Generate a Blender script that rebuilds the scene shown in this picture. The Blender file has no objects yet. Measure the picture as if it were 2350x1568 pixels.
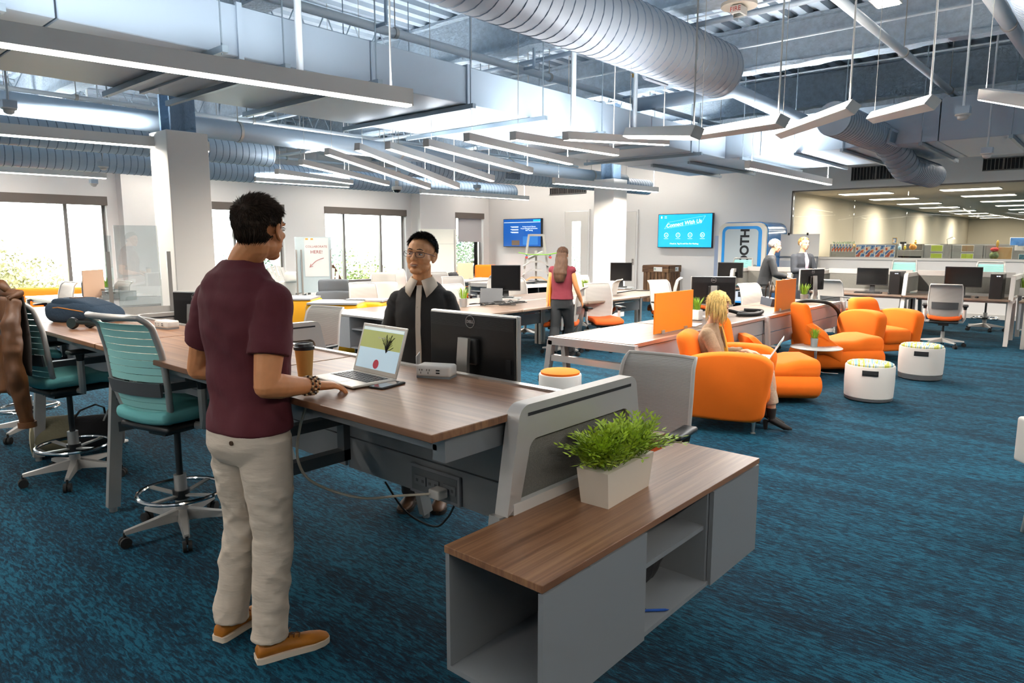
import bpy, math, random
from mathutils import Vector, Matrix, Euler
R = math.radians
random.seed(7)
scene = bpy.context.scene
COL = scene.collection
# ---------------------------------------------------------------- camera
FOC, PITCH, CAMZ, BEAR = 1585.0, R(8.18), 1.65, R(41.3)
cd = bpy.data.cameras.new('camera'); cam = bpy.data.objects.new('camera', cd); COL.objects.link(cam)
cd.sensor_width = 36.0; cd.lens = 36.0*FOC/2350.0; cd.clip_end = 400; cd.clip_start = .05
cam.location = (0, 0, CAMZ); cam.rotation_euler = (R(90)-PITCH, 0, BEAR-R(90))
scene.camera = cam
# ---------------------------------------------------------------- view, world, daylight
vs = scene.view_settings
scene.display_settings.display_device = 'sRGB'
vs.view_transform = 'Standard'; vs.look = 'None'; vs.gamma = 1.0; vs.use_curve_mapping = False
vs.exposure = 0.35
cy = scene.cycles
cy.use_denoising = True; cy.max_bounces = 6; cy.diffuse_bounces = 3; cy.glossy_bounces = 3; cy.use_adaptive_sampling = True; cy.adaptive_threshold = .09; cy.adaptive_min_samples = 16
cy.transmission_bounces = 8; cy.transparent_max_bounces = 12; cy.sample_clamp_indirect = 6.0
cy.caustics_reflective = False; cy.caustics_refractive = False
w = bpy.data.worlds.new('sky'); scene.world = w; w.use_nodes = True
nt = w.node_tree; nt.nodes['Background'].inputs[0].default_value = (.93, .97, 1, 1); nt.nodes['Background'].inputs[1].default_value = 13.0
sun = bpy.data.lights.new('sun', 'SUN'); sun.energy = 3.0; sun.angle = R(3); so = bpy.data.objects.new('sun', sun); COL.objects.link(so)
so.rotation_euler = (R(50), 0, R(-10)); so['label'] = 'sun'

def area(name, loc, size, power, rot, color=(1, 1, 1), spread=180, sy=None):
    l = bpy.data.lights.new(name, 'AREA'); l.shape = 'RECTANGLE'; l.size = size; l.size_y = sy or size
    l.energy = power; l.color = color; l.spread = R(spread)
    o = bpy.data.objects.new(name, l); COL.objects.link(o); o.location = loc; o.rotation_euler = rot
    return o
# daylight entering through the window openings
for x0, x1 in ((.9, 5.72), (7.3, 10.02), (11.3, 14.22), (16.05, 17.72)):
    po = area('window_portal', ((x0+x1)/2, 17.32, 1.56), x1-x0, 1, (R(-90), 0, 0), (1, 1, 1), 180, 2.1); po.data.cycles.is_portal = True

# ---------------------------------------------------------------- placing on known surfaces
def ray(px, py):
    u = (px-1175)/FOC; v = (784-py)/FOC
    f = math.cos(PITCH)+v*math.sin(PITCH); up = -math.sin(PITCH)+v*math.cos(PITCH)
    return (f*math.cos(BEAR)+u*math.sin(BEAR), f*math.sin(BEAR)-u*math.cos(BEAR), up)
def PZ(px, py, z):
    d = ray(px, py); t = (z-CAMZ)/d[2]; return Vector((d[0]*t, d[1]*t, z))
def PX(px, py, x):
    d = ray(px, py); t = x/d[0]; return Vector((x, d[1]*t, CAMZ+d[2]*t))
def PY(px, py, y):
    d = ray(px, py); t = y/d[1]; return Vector((d[0]*t, y, CAMZ+d[2]*t))

# ---------------------------------------------------------------- materials
def lin(c):
    if isinstance(c, str):
        c = [int(c[i:i+2], 16)/255 for i in (0, 2, 4)]
        c = [x/12.92 if x <= .04045 else ((x+.055)/1.055)**2.4 for x in c]
    return (c[0], c[1], c[2], 1)
MATS = {}
def mat(name, col, rough=.6, metal=0., bump=0., bscale=60., var=0., vscale=8., emit=None, estr=0., trans=0., spec=None, coat=0., bstretch=(1, 1, 1), sheen=0., vstretch=(1, 1, 1), alpha=1.):
    if name in MATS: return MATS[name]
    m = bpy.data.materials.new(name); m.use_nodes = True; n = m.node_tree; b = n.nodes['Principled BSDF']
    c = lin(col); b.inputs['Base Color'].default_value = c; b.inputs['Roughness'].default_value = rough
    b.inputs['Metallic'].default_value = metal
    if spec is not None: b.inputs['Specular IOR Level'].default_value = spec
    if coat: b.inputs['Coat Weight'].default_value = coat
    if sheen: b.inputs['Sheen Weight'].default_value = sheen
    if trans: b.inputs['Transmission Weight'].default_value = trans
    if alpha < 1: b.inputs['Alpha'].default_value = alpha
    if emit: b.inputs['Emission Color'].default_value = lin(emit); b.inputs['Emission Strength'].default_value = estr
    tc = n.nodes.new('ShaderNodeTexCoord')
    def noise(scale, stretch, detail=4):
        mp = n.nodes.new('ShaderNodeMapping'); mp.inputs['Scale'].default_value = stretch
        t = n.nodes.new('ShaderNodeTexNoise'); t.inputs['Scale'].default_value = scale; t.inputs['Detail'].default_value = detail
        n.links.new(tc.outputs['Object'], mp.inputs[0]); n.links.new(mp.outputs[0], t.inputs[0]); return t
    if var:
        t = noise(vscale, vstretch); mr = n.nodes.new('ShaderNodeMapRange')
        mr.inputs['From Min'].default_value = .3; mr.inputs['From Max'].default_value = .7
        mr.inputs['To Min'].default_value = 1-var; mr.inputs['To Max'].default_value = 1+var
        n.links.new(t.outputs[0], mr.inputs[0])
        mx = n.nodes.new('ShaderNodeVectorMath'); mx.operation = 'SCALE'; mx.inputs[0].default_value = c[:3]
        n.links.new(mr.outputs[0], mx.inputs['Scale']); n.links.new(mx.outputs[0], b.inputs['Base Color'])
    if bump:
        t = noise(bscale, bstretch); bp = n.nodes.new('ShaderNodeBump'); bp.inputs['Strength'].default_value = bump
        bp.inputs['Distance'].default_value = .02
        n.links.new(t.outputs[0], bp.inputs['Height']); n.links.new(bp.outputs[0], b.inputs['Normal'])
    MATS[name] = m; return m
def ramp(n, fac, stops):
    r = n.nodes.new('ShaderNodeValToRGB'); n.links.new(fac, r.inputs[0]); e = r.color_ramp.elements
    while len(e) < len(stops): e.new(.5)
    for i, (p, c) in enumerate(stops): e[i].position = p; e[i].color = lin(c)
    return r
def wood(name, cols, stretch, rough=.35, scale=3.0, coat=0.):
    m = mat(name, cols[1], rough, coat=coat); n = m.node_tree; b = n.nodes['Principled BSDF']; tc = n.nodes['Texture Coordinate']
    mp = n.nodes.new('ShaderNodeMapping'); mp.inputs['Scale'].default_value = stretch; n.links.new(tc.outputs['Object'], mp.inputs[0])
    t = n.nodes.new('ShaderNodeTexNoise'); t.inputs['Scale'].default_value = scale; t.inputs['Detail'].default_value = 9; t.inputs['Roughness'].default_value = .6; t.inputs['Distortion'].default_value = .5
    n.links.new(mp.outputs[0], t.inputs[0])
    r = ramp(n, t.outputs[0], [(.32, cols[0]), (.5, cols[1]), (.7, cols[2])]); n.links.new(r.outputs[0], b.inputs['Base Color'])
    return m
M = {}
M['wood_x'] = wood('walnut_laminate_along_x', ('6c4a33', '865f44', '9f7755'), (.35, 16, 3))
M['wood_y'] = wood('walnut_laminate_along_y', ('6c4a33', '865f44', '9f7755'), (16, .35, 3))
M['dwood_x'] = wood('dark_laminate_x', ('5a4a3f', '6d5a4c', '7d6b5b'), (.35, 14, 3))
M['dwood_y'] = wood('dark_laminate_y', ('4d3e34', '6d5a4c', '82705f'), (11, .5, 3))
M['crate'] = wood('reclaimed_wood', ('3c281a', '6b4a30', '93704c'), (7, 7, .8), .75, 2.2)
M['crate_h'] = wood('reclaimed_wood_h', ('3c281a', '6b4a30', '93704c'), (.8, .8, 8), .75, 2.2)
M['wall'] = mat('painted_wall', 'e9e6e3', .7, bump=.03, bscale=120)
M['column'] = mat('painted_column', 'e2dcd4', .6, bump=.02, bscale=120)
M['ceil'] = mat('blue_grey_ceiling_paint', 'bccad6', .6, bump=.25, bscale=18, var=.06, vscale=4)
M['fire'] = mat('sprayed_fireproofing', 'bccad6', .9, bump=1.0, bscale=26, var=.12, vscale=14)
M['duct'] = mat('duct_paint', 'a6b5c3', .42, .1, bump=.03, bscale=5)
M['ductg'] = mat('duct_paint_warm_lit', '9ba2ab', .48, .12, bump=.03, bscale=5)  # duct paint with the warm downlight mixed into its colour
M['pipe'] = mat('pipe_paint', 'd3dbe1', .45)
M['lightbody'] = mat('fixture_white', 'dad5ce', .45)
M['lit'] = mat('lit_diffuser', 'ffffff', .5, emit='fffaf2', estr=7.)
M['steel'] = mat('silver_paint', 'b4b1ac', .38, .55)
M['alu'] = mat('aluminium', 'c9c6c1', .3, .85)
M['chrome'] = mat('chrome', 'dddddd', .12, 1.)
M['grey'] = mat('grey_laminate', '7e8184', .5)
M['greylt'] = mat('light_grey_panel', 'a7a8a9', .45, .2)
M['felt'] = mat('grey_felt', '77766f', .95, bump=.5, bscale=260, var=.12, vscale=120)
M['white'] = mat('white_plastic', 'd6d2cc', .4)
M['offwhite'] = mat('off_white_shell', 'c6c2bc', .5)
M['black'] = mat('black_plastic', '1b1b1c', .4)
M['screen'] = mat('dark_screen', '0c0d0f', .18)
M['rubber'] = mat('black_rubber', '141414', .75)
M['orange'] = mat('orange_wool', 'f57207', .9, bump=.18, bscale=300, var=.05, vscale=3)
M['orangep'] = mat('orange_acrylic', 'ec8212', .45)
M['teal'] = mat('teal_fabric', '5fa3a2', .85, bump=.15, bscale=300)
M['teals'] = mat('pale_teal_slats', '8fc9c4', .6)
M['yellow'] = mat('yellow_laminate', 'e5a60f', .5)
def pane_mat(name, tint, gloss=.9, base=0., fr=1.25):
    m = bpy.data.materials.new(name); m.use_nodes = True; n = m.node_tree; n.nodes.clear()
    out = n.nodes.new('ShaderNodeOutputMaterial'); mx = n.nodes.new('ShaderNodeMixShader'); tr = n.nodes.new('ShaderNodeBsdfTransparent'); gl = n.nodes.new('ShaderNodeBsdfGlossy'); fn = n.nodes.new('ShaderNodeFresnel')
    tr.inputs[0].default_value = lin(tint); gl.inputs[0].default_value = (gloss, gloss, gloss, 1); gl.inputs['Roughness'].default_value = .01; fn.inputs[0].default_value = fr
    ad = n.nodes.new('ShaderNodeMath'); ad.operation = 'ADD'; ad.inputs[1].default_value = base; ad.use_clamp = True
    n.links.new(fn.outputs[0], ad.inputs[0]); n.links.new(ad.outputs[0], mx.inputs[0]); n.links.new(tr.outputs[0], mx.inputs[1]); n.links.new(gl.outputs[0], mx.inputs[2]); n.links.new(mx.outputs[0], out.inputs[0]); return m
M['glass'] = pane_mat('clear_glass', 'fbfdfc', fr=1.4)
M['dark'] = mat('dark_recess', '202225', .8)
M['blackcloth'] = mat('black_cloth', '121215', .95, bump=.3, bscale=40)
M['paper'] = mat('paper', 'f1efea', .8)
def mesh_fabric():
    m = mat('chair_mesh', 'c9c5bf', .75); n = m.node_tree; b = n.nodes['Principled BSDF']; tc = n.nodes['Texture Coordinate']
    wv = n.nodes.new('ShaderNodeTexWave'); wv.bands_direction = 'Z'; wv.inputs['Scale'].default_value = 42
    wv.inputs['Distortion'].default_value = .6; wv.inputs['Detail'].default_value = 1
    n.links.new(tc.outputs['Object'], wv.inputs[0])
    r = ramp(n, wv.outputs[0], [(.2, '96928c'), (.8, 'bdb9b3')]); n.links.new(r.outputs[0], b.inputs['Base Color'])
    bp = n.nodes.new('ShaderNodeBump'); bp.inputs['Strength'].default_value = .3; bp.inputs['Distance'].default_value = .004
    n.links.new(wv.outputs[0], bp.inputs['Height']); n.links.new(bp.outputs[0], b.inputs['Normal']); return m
M['mesh'] = mesh_fabric()
def carpet():
    m = mat('teal_blue_carpet', '0b4a63', .95); n = m.node_tree; b = n.nodes['Principled BSDF']; tc = n.nodes['Texture Coordinate']
    def tex(scale, st, detail, dist=0.):
        mp = n.nodes.new('ShaderNodeMapping'); mp.inputs['Scale'].default_value = st; mp.inputs['Rotation'].default_value = (0, 0, R(8))
        t = n.nodes.new('ShaderNodeTexNoise'); t.inputs['Scale'].default_value = scale; t.inputs['Detail'].default_value = detail; t.inputs['Distortion'].default_value = dist
        n.links.new(tc.outputs['Object'], mp.inputs[0]); n.links.new(mp.outputs[0], t.inputs[0]); return t
    a = tex(27, (2.8, .62, 1), 8, .8); c = tex(2.2, (2.4, .3, 1), 3); f = tex(160, (1, 1, 1), 2)
    ad = n.nodes.new('ShaderNodeMath'); ad.operation = 'MULTIPLY_ADD'; ad.inputs[1].default_value = .45
    n.links.new(c.outputs[0], ad.inputs[0]); n.links.new(a.outputs[0], ad.inputs[2])
    ad2 = n.nodes.new('ShaderNodeMath'); ad2.operation = 'MULTIPLY_ADD'; ad2.inputs[1].default_value = .28
    n.links.new(f.outputs[0], ad2.inputs[0]); n.links.new(ad.outputs[0], ad2.inputs[2])
    r = ramp(n, ad2.outputs[0], [(.69, '0b1e2a'), (.80, '0c2a3a'), (.89, '0e3a4c'), (1.0, '165064')])
    n.links.new(r.outputs[0], b.inputs['Base Color'])
    bp = n.nodes.new('ShaderNodeBump'); bp.inputs['Strength'].default_value = .7; bp.inputs['Distance'].default_value = .01
    n.links.new(ad2.outputs[0], bp.inputs['Height']); n.links.new(bp.outputs[0], b.inputs['Normal'])
    b.inputs['Specular IOR Level'].default_value = .15
    return m
M['carpet'] = carpet()

def sp(pts, n=6):          # smooth curve through points
    pts = [Vector(p) for p in pts]; P = []; k = len(pts)
    for i in range(k-1):
        p0, p1, p2, p3 = pts[max(i-1, 0)], pts[i], pts[i+1], pts[min(i+2, k-1)]
        for s in range(n): f = s/n; P.append(.5*((2*p1)+(-p0+p2)*f+(2*p0-5*p1+4*p2-p3)*f*f+(-p0+3*p1-3*p2+p3)*f**3))
    return P+[pts[-1]]
# ---------------------------------------------------------------- mesh building
class MB:
    def __init__(s): s.v = []; s.f = []
    def add(s, vs, fs, T=None):
        b = len(s.v); s.v += [tuple(T @ Vector(v)) if T else tuple(v) for v in vs]; s.f += [tuple(i+b for i in f) for f in fs]; return s
    def box(s, c, d, rz=0., T=None, rot=None):
        x, y, z = d[0]/2, d[1]/2, d[2]/2
        vs = [(-x, -y, -z), (x, -y, -z), (x, y, -z), (-x, y, -z), (-x, -y, z), (x, -y, z), (x, y, z), (-x, y, z)]
        m = Matrix.Translation(c) @ (rot.to_matrix().to_4x4() if rot else Matrix.Rotation(rz, 4, 'Z'))
        if T: m = T @ m
        return s.add(vs, [(0, 3, 2, 1), (4, 5, 6, 7), (0, 1, 5, 4), (1, 2, 6, 5), (2, 3, 7, 6), (3, 0, 4, 7)], m)
    def b6(s, x0, x1, y0, y1, z0, z1): return s.box(((x0+x1)/2, (y0+y1)/2, (z0+z1)/2), (abs(x1-x0), abs(y1-y0), abs(z1-z0)))
    def frame(s, p, q, up=(0, 0, 1)):
        d = (Vector(q)-Vector(p)).normalized(); u = Vector(up)
        if abs(d.dot(u)) > .98: u = Vector((1, 0, 0))
        a = d.cross(u).normalized(); return d, a, a.cross(d).normalized()
    def bar(s, p, q, w, h, up=(0, 0, 1)):
        p, q = Vector(p), Vector(q); d, a, b = s.frame(p, q, up); vs = []
        for o in (p, q):
            for i, j in ((-1, -1), (1, -1), (1, 1), (-1, 1)): vs.append(o+a*w/2*i+b*h/2*j)
        return s.add(vs, [(0, 3, 2, 1), (4, 5, 6, 7), (0, 1, 5, 4), (1, 2, 6, 5), (2, 3, 7, 6), (3, 0, 4, 7)])
    def tube(s, pts, r, n=8, cap=True, flat=1.):
        pts = [Vector(p) for p in pts]; rs = r if isinstance(r, (list, tuple)) else [r]*len(pts); vs = []; k = len(pts)
        ds = [(pts[min(i+1, k-1)]-pts[max(i-1, 0)]).normalized() for i in range(k)]
        u = Vector((0, 0, 1)) if abs(ds[0].z) < .9 else Vector((1, 0, 0)); a = ds[0].cross(u).normalized()
        for i, p in enumerate(pts):
            a = (a-ds[i]*a.dot(ds[i])).normalized(); b = ds[i].cross(a)
            for j in range(n):
                t = 2*math.pi*j/n; vs.append(p+a*rs[i]*math.cos(t)+b*rs[i]*flat*math.sin(t))
        fs = [(i*n+j, i*n+(j+1) % n, (i+1)*n+(j+1) % n, (i+1)*n+j) for i in range(k-1) for j in range(n)]
        if cap: fs += [tuple(range(n-1, -1, -1)), tuple((k-1)*n+j for j in range(n))]
        return s.add(vs, fs)
    def cyl(s, p, q, r, r2=None, n=16): return s.tube([p, q], [r, r if r2 is None else r2], n)
    def lathe(s, prof, c=(0, 0, 0), n=24, sx=1., sy=1.):
        vs = []; fs = []; k = len(prof)
        for r, z in prof:
            for j in range(n): t = 2*math.pi*j/n; vs.append((c[0]+r*sx*math.cos(t), c[1]+r*sy*math.sin(t), c[2]+z))
        fs = [(i*n+j, i*n+(j+1) % n, (i+1)*n+(j+1) % n, (i+1)*n+j) for i in range(k-1) for j in range(n)]
        fs += [tuple(range(n-1, -1, -1)), tuple((k-1)*n+j for j in range(n))]
        return s.add(vs, fs)
    def loft(s, rings, cap=True):      # rings: lists of equal count points
        n = len(rings[0]); vs = [p for r in rings for p in r]; k = len(rings)
        fs = [(i*n+j, i*n+(j+1) % n, (i+1)*n+(j+1) % n, (i+1)*n+j) for i in range(k-1) for j in range(n)]
        if cap: fs += [tuple(range(n-1, -1, -1)), tuple((k-1)*n+j for j in range(n))]
        return s.add(vs, fs)
    def prism(s, poly, axis, a0, a1):  # poly in the plane normal to axis
        def mk(u, v, a): return {'x': (a, u, v), 'y': (u, a, v), 'z': (u, v, a)}[axis]
        n = len(poly); vs = [mk(u, v, a0) for u, v in poly]+[mk(u, v, a1) for u, v in poly]
        fs = [tuple(range(n-1, -1, -1)), tuple(range(n, 2*n))]+[(i, (i+1) % n, n+(i+1) % n, n+i) for i in range(n)]
        return s.add(vs, fs)
    def ell(s, c, r, n=12, T=None):
        vs = []; m = n//2
        for i in range(1, m):
            p = math.pi*i/m
            for j in range(n): t = 2*math.pi*j/n; vs.append((c[0]+r[0]*math.sin(p)*math.cos(t), c[1]+r[1]*math.sin(p)*math.sin(t), c[2]+r[2]*math.cos(p)))
        a = len(vs); vs += [(c[0], c[1], c[2]+r[2]), (c[0], c[1], c[2]-r[2])]
        fs = [(i*n+j, i*n+n+j, i*n+n+(j+1) % n, i*n+(j+1) % n) for i in range(m-2) for j in range(n)]
        fs += [(a, j, (j+1) % n) for j in range(n)]+[(a+1, (m-2)*n+(j+1) % n, (m-2)*n+j) for j in range(n)]
        return s.add(vs, fs, T)
    def rbox(s, c, d, r, n=3, T=None, f=None, flat=4):   # rounded box; f deforms unit point
        r = min(r, min(d)/2*.999); h = [x/2 for x in d]
        def axis(hh):
            o = []
            for i in range(n+1): o.append(-hh+r-r*math.cos(math.pi/2*i/n)*1.0)
            mid = [-(hh-r)+2*(hh-r)*k/flat for k in range(1, flat)] if hh-r > 1e-5 else []
            return o+mid+[-x for x in reversed(o)]
        ax = [axis(x) for x in h]; vs = []; fs = []
        def pt(p):
            q = [max(-(h[i]-r), min(h[i]-r, p[i])) for i in range(3)]; dv = Vector([p[i]-q[i] for i in range(3)])
            if dv.length > 1e-9: dv = dv.normalized()*r
            return Vector(q)+dv
        for i in range(3):
            j, k = (i+1) % 3, (i+2) % 3
            for sg in (-1, 1):
                base = len(vs); A, B = ax[j], ax[k]
                for a in A:
                    for b in B:
                        p = [0, 0, 0]; p[i] = sg*h[i]; p[j] = a; p[k] = b; vs.append(pt(p))
                nb = len(B)
                for u in range(len(A)-1):
                    for v_ in range(nb-1):
                        q = (base+u*nb+v_, base+(u+1)*nb+v_, base+(u+1)*nb+v_+1, base+u*nb+v_+1)
                        fs.append(q if sg > 0 else q[::-1])
        # weld
        key = {}; mp = []; nv = []
        for v in vs:
            kk = (round(v.x, 5), round(v.y, 5), round(v.z, 5))
            if kk not in key: key[kk] = len(nv); nv.append(v)
            mp.append(key[kk])
        ff = []
        for q in fs:
            g = []
            for i in q:
                if mp[i] not in g: g.append(mp[i])
            if len(g) >= 3: ff.append(tuple(g))
        if f: nv = [Vector(f(v)) for v in nv]
        m = Matrix.Translation(c)
        if T: m = T @ m
        return s.add(nv, ff, m)
    def build(s, name, m, parent=None, smooth=35, loc=None, rz=None):
        me = bpy.data.meshes.new(name); me.from_pydata(s.v, [], s.f); me.validate(); me.update()
        if smooth:
            me.shade_smooth()
            if smooth < 180: me.set_sharp_from_angle(angle=R(smooth))
        me.materials.append(m if not isinstance(m, str) else M[m])
        o = bpy.data.objects.new(name, me); COL.objects.link(o)
        if parent: o.parent = parent
        if loc is not None: o.location = loc
        if rz is not None: o.rotation_euler.z = rz
        return o
def bevel(o, w=.004, n=2):
    b = o.modifiers.new('bevel', 'BEVEL'); b.width = w; b.segments = n; b.limit_method = 'ANGLE'; b.angle_limit = R(40); return o
def tag(o, label, cat, group=None, kind=None):
    o['label'] = label; o['category'] = cat
    if group: o['group'] = group
    if kind: o['kind'] = kind
    return o
def thing(name, label, cat, loc=(0, 0, 0), rz=0., group=None):
    o = bpy.data.objects.new(name, None); COL.objects.link(o); o.location = loc; o.rotation_euler.z = rz
    o.empty_display_size = .1
    return tag(o, label, cat, group)
def struct(o): o['kind'] = 'structure'; return o
CH = {}
def copy_tree(o, parent=None):
    c = o.copy(); COL.objects.link(c)
    if parent: c.parent = parent
    for ch in o.children: copy_tree(ch, c)
    return c
def put(o, label, loc, rz=0., group=None):
    o.location = loc; o.rotation_euler.z = rz; o['label'] = label
    if group: o['group'] = group
    return o
PROTO = {}
def use(key, maker, label, loc, rz=0., group=None):
    """first call moves the prototype itself, later calls copy it with all its parts"""
    if key not in PROTO: PROTO[key] = maker(); o = PROTO[key]
    else: o = copy_tree(PROTO[key])
    return put(o, label, loc, rz, group)
def text(body, size, m, parent, loc, rot, name='lettering', ext=.001, align='CENTER', bold=0., shear=0.):
    cu = bpy.data.curves.new(name, 'FONT'); cu.body = body; cu.size = size; cu.extrude = ext; cu.align_x = align; cu.align_y = 'CENTER'; cu.resolution_u = 5 if size > .1 else 2; cu.offset = bold; cu.shear = shear
    tmp = bpy.data.objects.new('tmp', cu); COL.objects.link(tmp); bpy.context.view_layer.update()
    me = bpy.data.meshes.new_from_object(tmp.evaluated_get(bpy.context.evaluated_depsgraph_get())); bpy.data.objects.remove(tmp)
    me.materials.clear(); me.materials.append(m if not isinstance(m, str) else M[m])
    o = bpy.data.objects.new(name, me); COL.objects.link(o); o.location = loc; o.rotation_euler = rot
    if parent: o.parent = parent
    return o
# ================================================================ ROOM SHELL
XB, YW, ZC = 18.0, 16.9, 4.62
o = struct(MB().b6(-5, 34, -7, 17.3, -.12, 0).build('floor', 'carpet', smooth=0))
# window wall: pieces between openings (header 2.62, sill .48)
WIN = [(.9, 5.72), (7.3, 10.02), (11.3, 14.22), (16.05, 17.72)]
SILL, HEAD = .5, 2.62
wb = MB(); xs = [-5]+[v for p in WIN for v in p]+[18.2]
for i in range(0, len(xs), 2): wb.b6(xs[i], xs[i+1], YW, YW+.3, 0, ZC)
for a, b in WIN: wb.b6(a, b, YW, YW+.3, 0, SILL).b6(a, b, YW, YW+.3, HEAD, ZC)
struct(wb.build('wall_left', 'wall', smooth=0))
struct(MB().b6(14.45, 15.95, YW-.42, YW, 0, ZC).build('trim_1', 'wall', smooth=0))
struct(MB().b6(5.95, 7.1, YW-.3, YW, 0, ZC).build('trim_2', 'wall', smooth=0))
# back wall with doors and glazed opening
GY0, GY1, GZ0, GZ1 = -6.5, 6.42, 1.27, 2.93
DY0, DY1 = PX(1350, 600, XB).y, PX(1297, 600, XB).y
bw = MB().b6(XB, XB+.25, 6.42, DY0, 0, ZC).b6(XB, XB+.25, DY1, 17.2, 0, ZC).b6(XB, XB+.25, DY0, DY1, 2.62, ZC).b6(XB, XB+.25, -7, GY1, GZ1, ZC).b6(XB, XB+.25, -7, GY1, 0, GZ0).b6(XB, XB+.25, -7, GY0, GZ0, GZ1)
struct(bw.build('wall_back', 'wall', smooth=0))
struct(MB().b6(XB-.03, XB+.28, GY0, GY1, GZ0-.03, GZ0+.02).build('trim_3', mat('sill_white', 'dcd8d2', .5), smooth=0))
struct(MB().b6(XB-.02, XB, -7, 17, 0, .1).build('baseboard_back', mat('base_grey', 'c9c5bf', .6), smooth=0))
struct(MB().b6(-5, XB, YW-.015, YW, 0, .1).build('baseboard_left', 'base_grey' if False else MATS['base_grey'], smooth=0))
struct(MB().b6(-5, 34, -7.2, -7, 0, ZC).build('wall_right', 'wall', smooth=0))
struct(MB().b6(-5.2, -5, -7, 17.2, 0, ZC).build('wall_front', 'wall', smooth=0))
# projecting wall piece beside the recess behind the second column
struct(MB().b6(17.5, XB, 11.62, 11.78, 0, ZC).build('trim_4', 'wall', smooth=0))
# interior window of the back wall: frame and panes
wo = bpy.data.objects.new('window_5', None); COL.objects.link(wo); wo['kind'] = 'structure'
fm = mat('dark_bronze_frame', '6b6660', .4, .4)
MB().b6(XB+.02, XB+.12, GY1-.03, GY1, GZ0, GZ1).b6(XB+.02, XB+.12, GY0, GY1, GZ1-.03, GZ1).b6(XB+.02, XB+.12, GY0, GY1, GZ0, GZ0+.025).build('window_frame', fm, wo, 0)
gy = [GY1-.03, 4.95, 3.82, 2.6, 1.35, .1, -1.2, -2.5, -4, GY0]
for a, b in zip(gy, gy[1:]): MB().b6(XB+.06, XB+.072, b+.004, a-.004, GZ0+.02, GZ1-.03).build('pane', 'glass', wo, 0)
# outside windows
al = mat('window_aluminium', '8a8783', .35, .6)
bronze = mat('blind_box_bronze', '6a6058', .5)
shade = mat('roller_shade', 'c9c5c4', .9)
MULL = [[4.96], [8.7], [12.02, 13.35], [16.5]]
for i, (a, b) in enumerate(WIN):
    wo = bpy.data.objects.new('window_%d' % (i+1), None); COL.objects.link(wo); wo['kind'] = 'structure'
    f = MB(); y0, y1 = YW+.16, YW+.24
    f.b6(a, a+.05, y0, y1, SILL, HEAD).b6(b-.05, b, y0, y1, SILL, HEAD).b6(a, b, y0, y1, SILL, SILL+.05).b6(a, b, y0, y1, HEAD-.05, HEAD)
    for m_ in MULL[i]: f.b6(m_-.035, m_+.035, y0-.02, y1, SILL, HEAD)
    f.build('window_frame', al, wo, 0)
    ms = [a+.05]+MULL[i]+[b-.05]
    for p, q in zip(ms, ms[1:]): MB().b6(p+.03, q-.03, YW+.2, YW+.208, SILL+.05, HEAD-.05).build('pane', 'glass', wo, 0)
    MB().b6(a-.02, b+.02, YW-.03, YW+.12, HEAD-.17, HEAD+.02).build('blind_box', bronze, wo, 0)
    MB().b6(a, b, YW-.05, YW+.16, SILL-.03, SILL).build('window_sill', 'wall', wo, 0)
    if i == 3:
        MB().b6(a+.04, 16.45, YW+.06, YW+.066, 1.72, HEAD-.1).build('roller_shade', shade, wo, 0)
        MB().b6(16.55, b-.04, YW+.06, YW+.066, 1.66, HEAD-.1).build('roller_shade', shade, wo, 0)
# columns
def column(x, y, s, ztop):
    MB().b6(x, x+s, y, y+s, 0, ztop).build
    o = struct(bevel(MB().b6(x, x+s, y, y+s, 0, ztop).build('trim_5', 'column', smooth=0), .012))
    c = MB(); cx_, cy_ = x+s/2, y+s/2     # steel H column in sprayed fireproofing above the casing
    c.b6(cx_-.15, cx_+.15, cy_-.16, cy_-.12, ztop-.05, ZC).b6(cx_-.15, cx_+.15, cy_+.12, cy_+.16, ztop-.05, ZC).b6(cx_-.03, cx_+.03, cy_-.16, cy_+.16, ztop-.05, ZC)
    c.build('steel_core', mat('dark_blue_grey_fireproofing', '70869b', .9, bump=1., bscale=26), o, 0)
    return o
column(3.62, 8.6, .5, 2.97); column(12.75, 8.3, .52, 3.0)
# doors
def door(n, y0, y1, zt, glass):
    d = bpy.data.objects.new('door_%d' % n, None); COL.objects.link(d); d['kind'] = 'structure'
    x = XB
    MB().b6(x-.05, x, y0-.05, y0, 0, zt+.05).b6(x-.05, x, y1, y1+.05, 0, zt+.05).b6(x-.05, x, y0, y1, zt, zt+.05).build('door_frame', M['wall'], d, 0)
    lf = MB()
    if glass:
        g0, g1 = y0+.28, y1-.28
        lf.b6(x-.045, x-.005, y0+.01, g0, .01, zt-.01).b6(x-.045, x-.005, g1, y1-.01, .01, zt-.01).b6(x-.045, x-.005, g0, g1, .01, .35).b6(x-.045, x-.005, g0, g1, zt-.32, zt-.01)
    else: lf.b6(x-.045, x-.005, y0+.01, y1-.01, .01, zt-.01)
    lf.build('door_leaf', mat('door_white', 'e4e0da', .5), d, 0)
    if glass:   # see-through strip; open sky behind it stands in for a bright foyer
        MB().b6(x-.03, x-.02, g0, g1, .35, zt-.32).build('door_glass', 'glass', d, 0)
    h = MB(); hy = y0+.09 if not glass else y1-.09
    h.b6(x-.06, x-.045, hy-.03, hy+.03, .98, 1.16).cyl((x-.06, hy, 1.05), (x-.11, hy, 1.05), .01).cyl((x-.11, hy, 1.05), (x-.11, hy+.11, 1.05), .009)
    h.build('door_handle', 'chrome', d)
y0 = PX(1350, 600, XB).y; y1 = PX(1297, 600, XB).y; door(1, y0, y1, 2.62, True)
ya = PX(1460, 600, XB).y; door(2, ya, ya+.95, 2.55, False)
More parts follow.
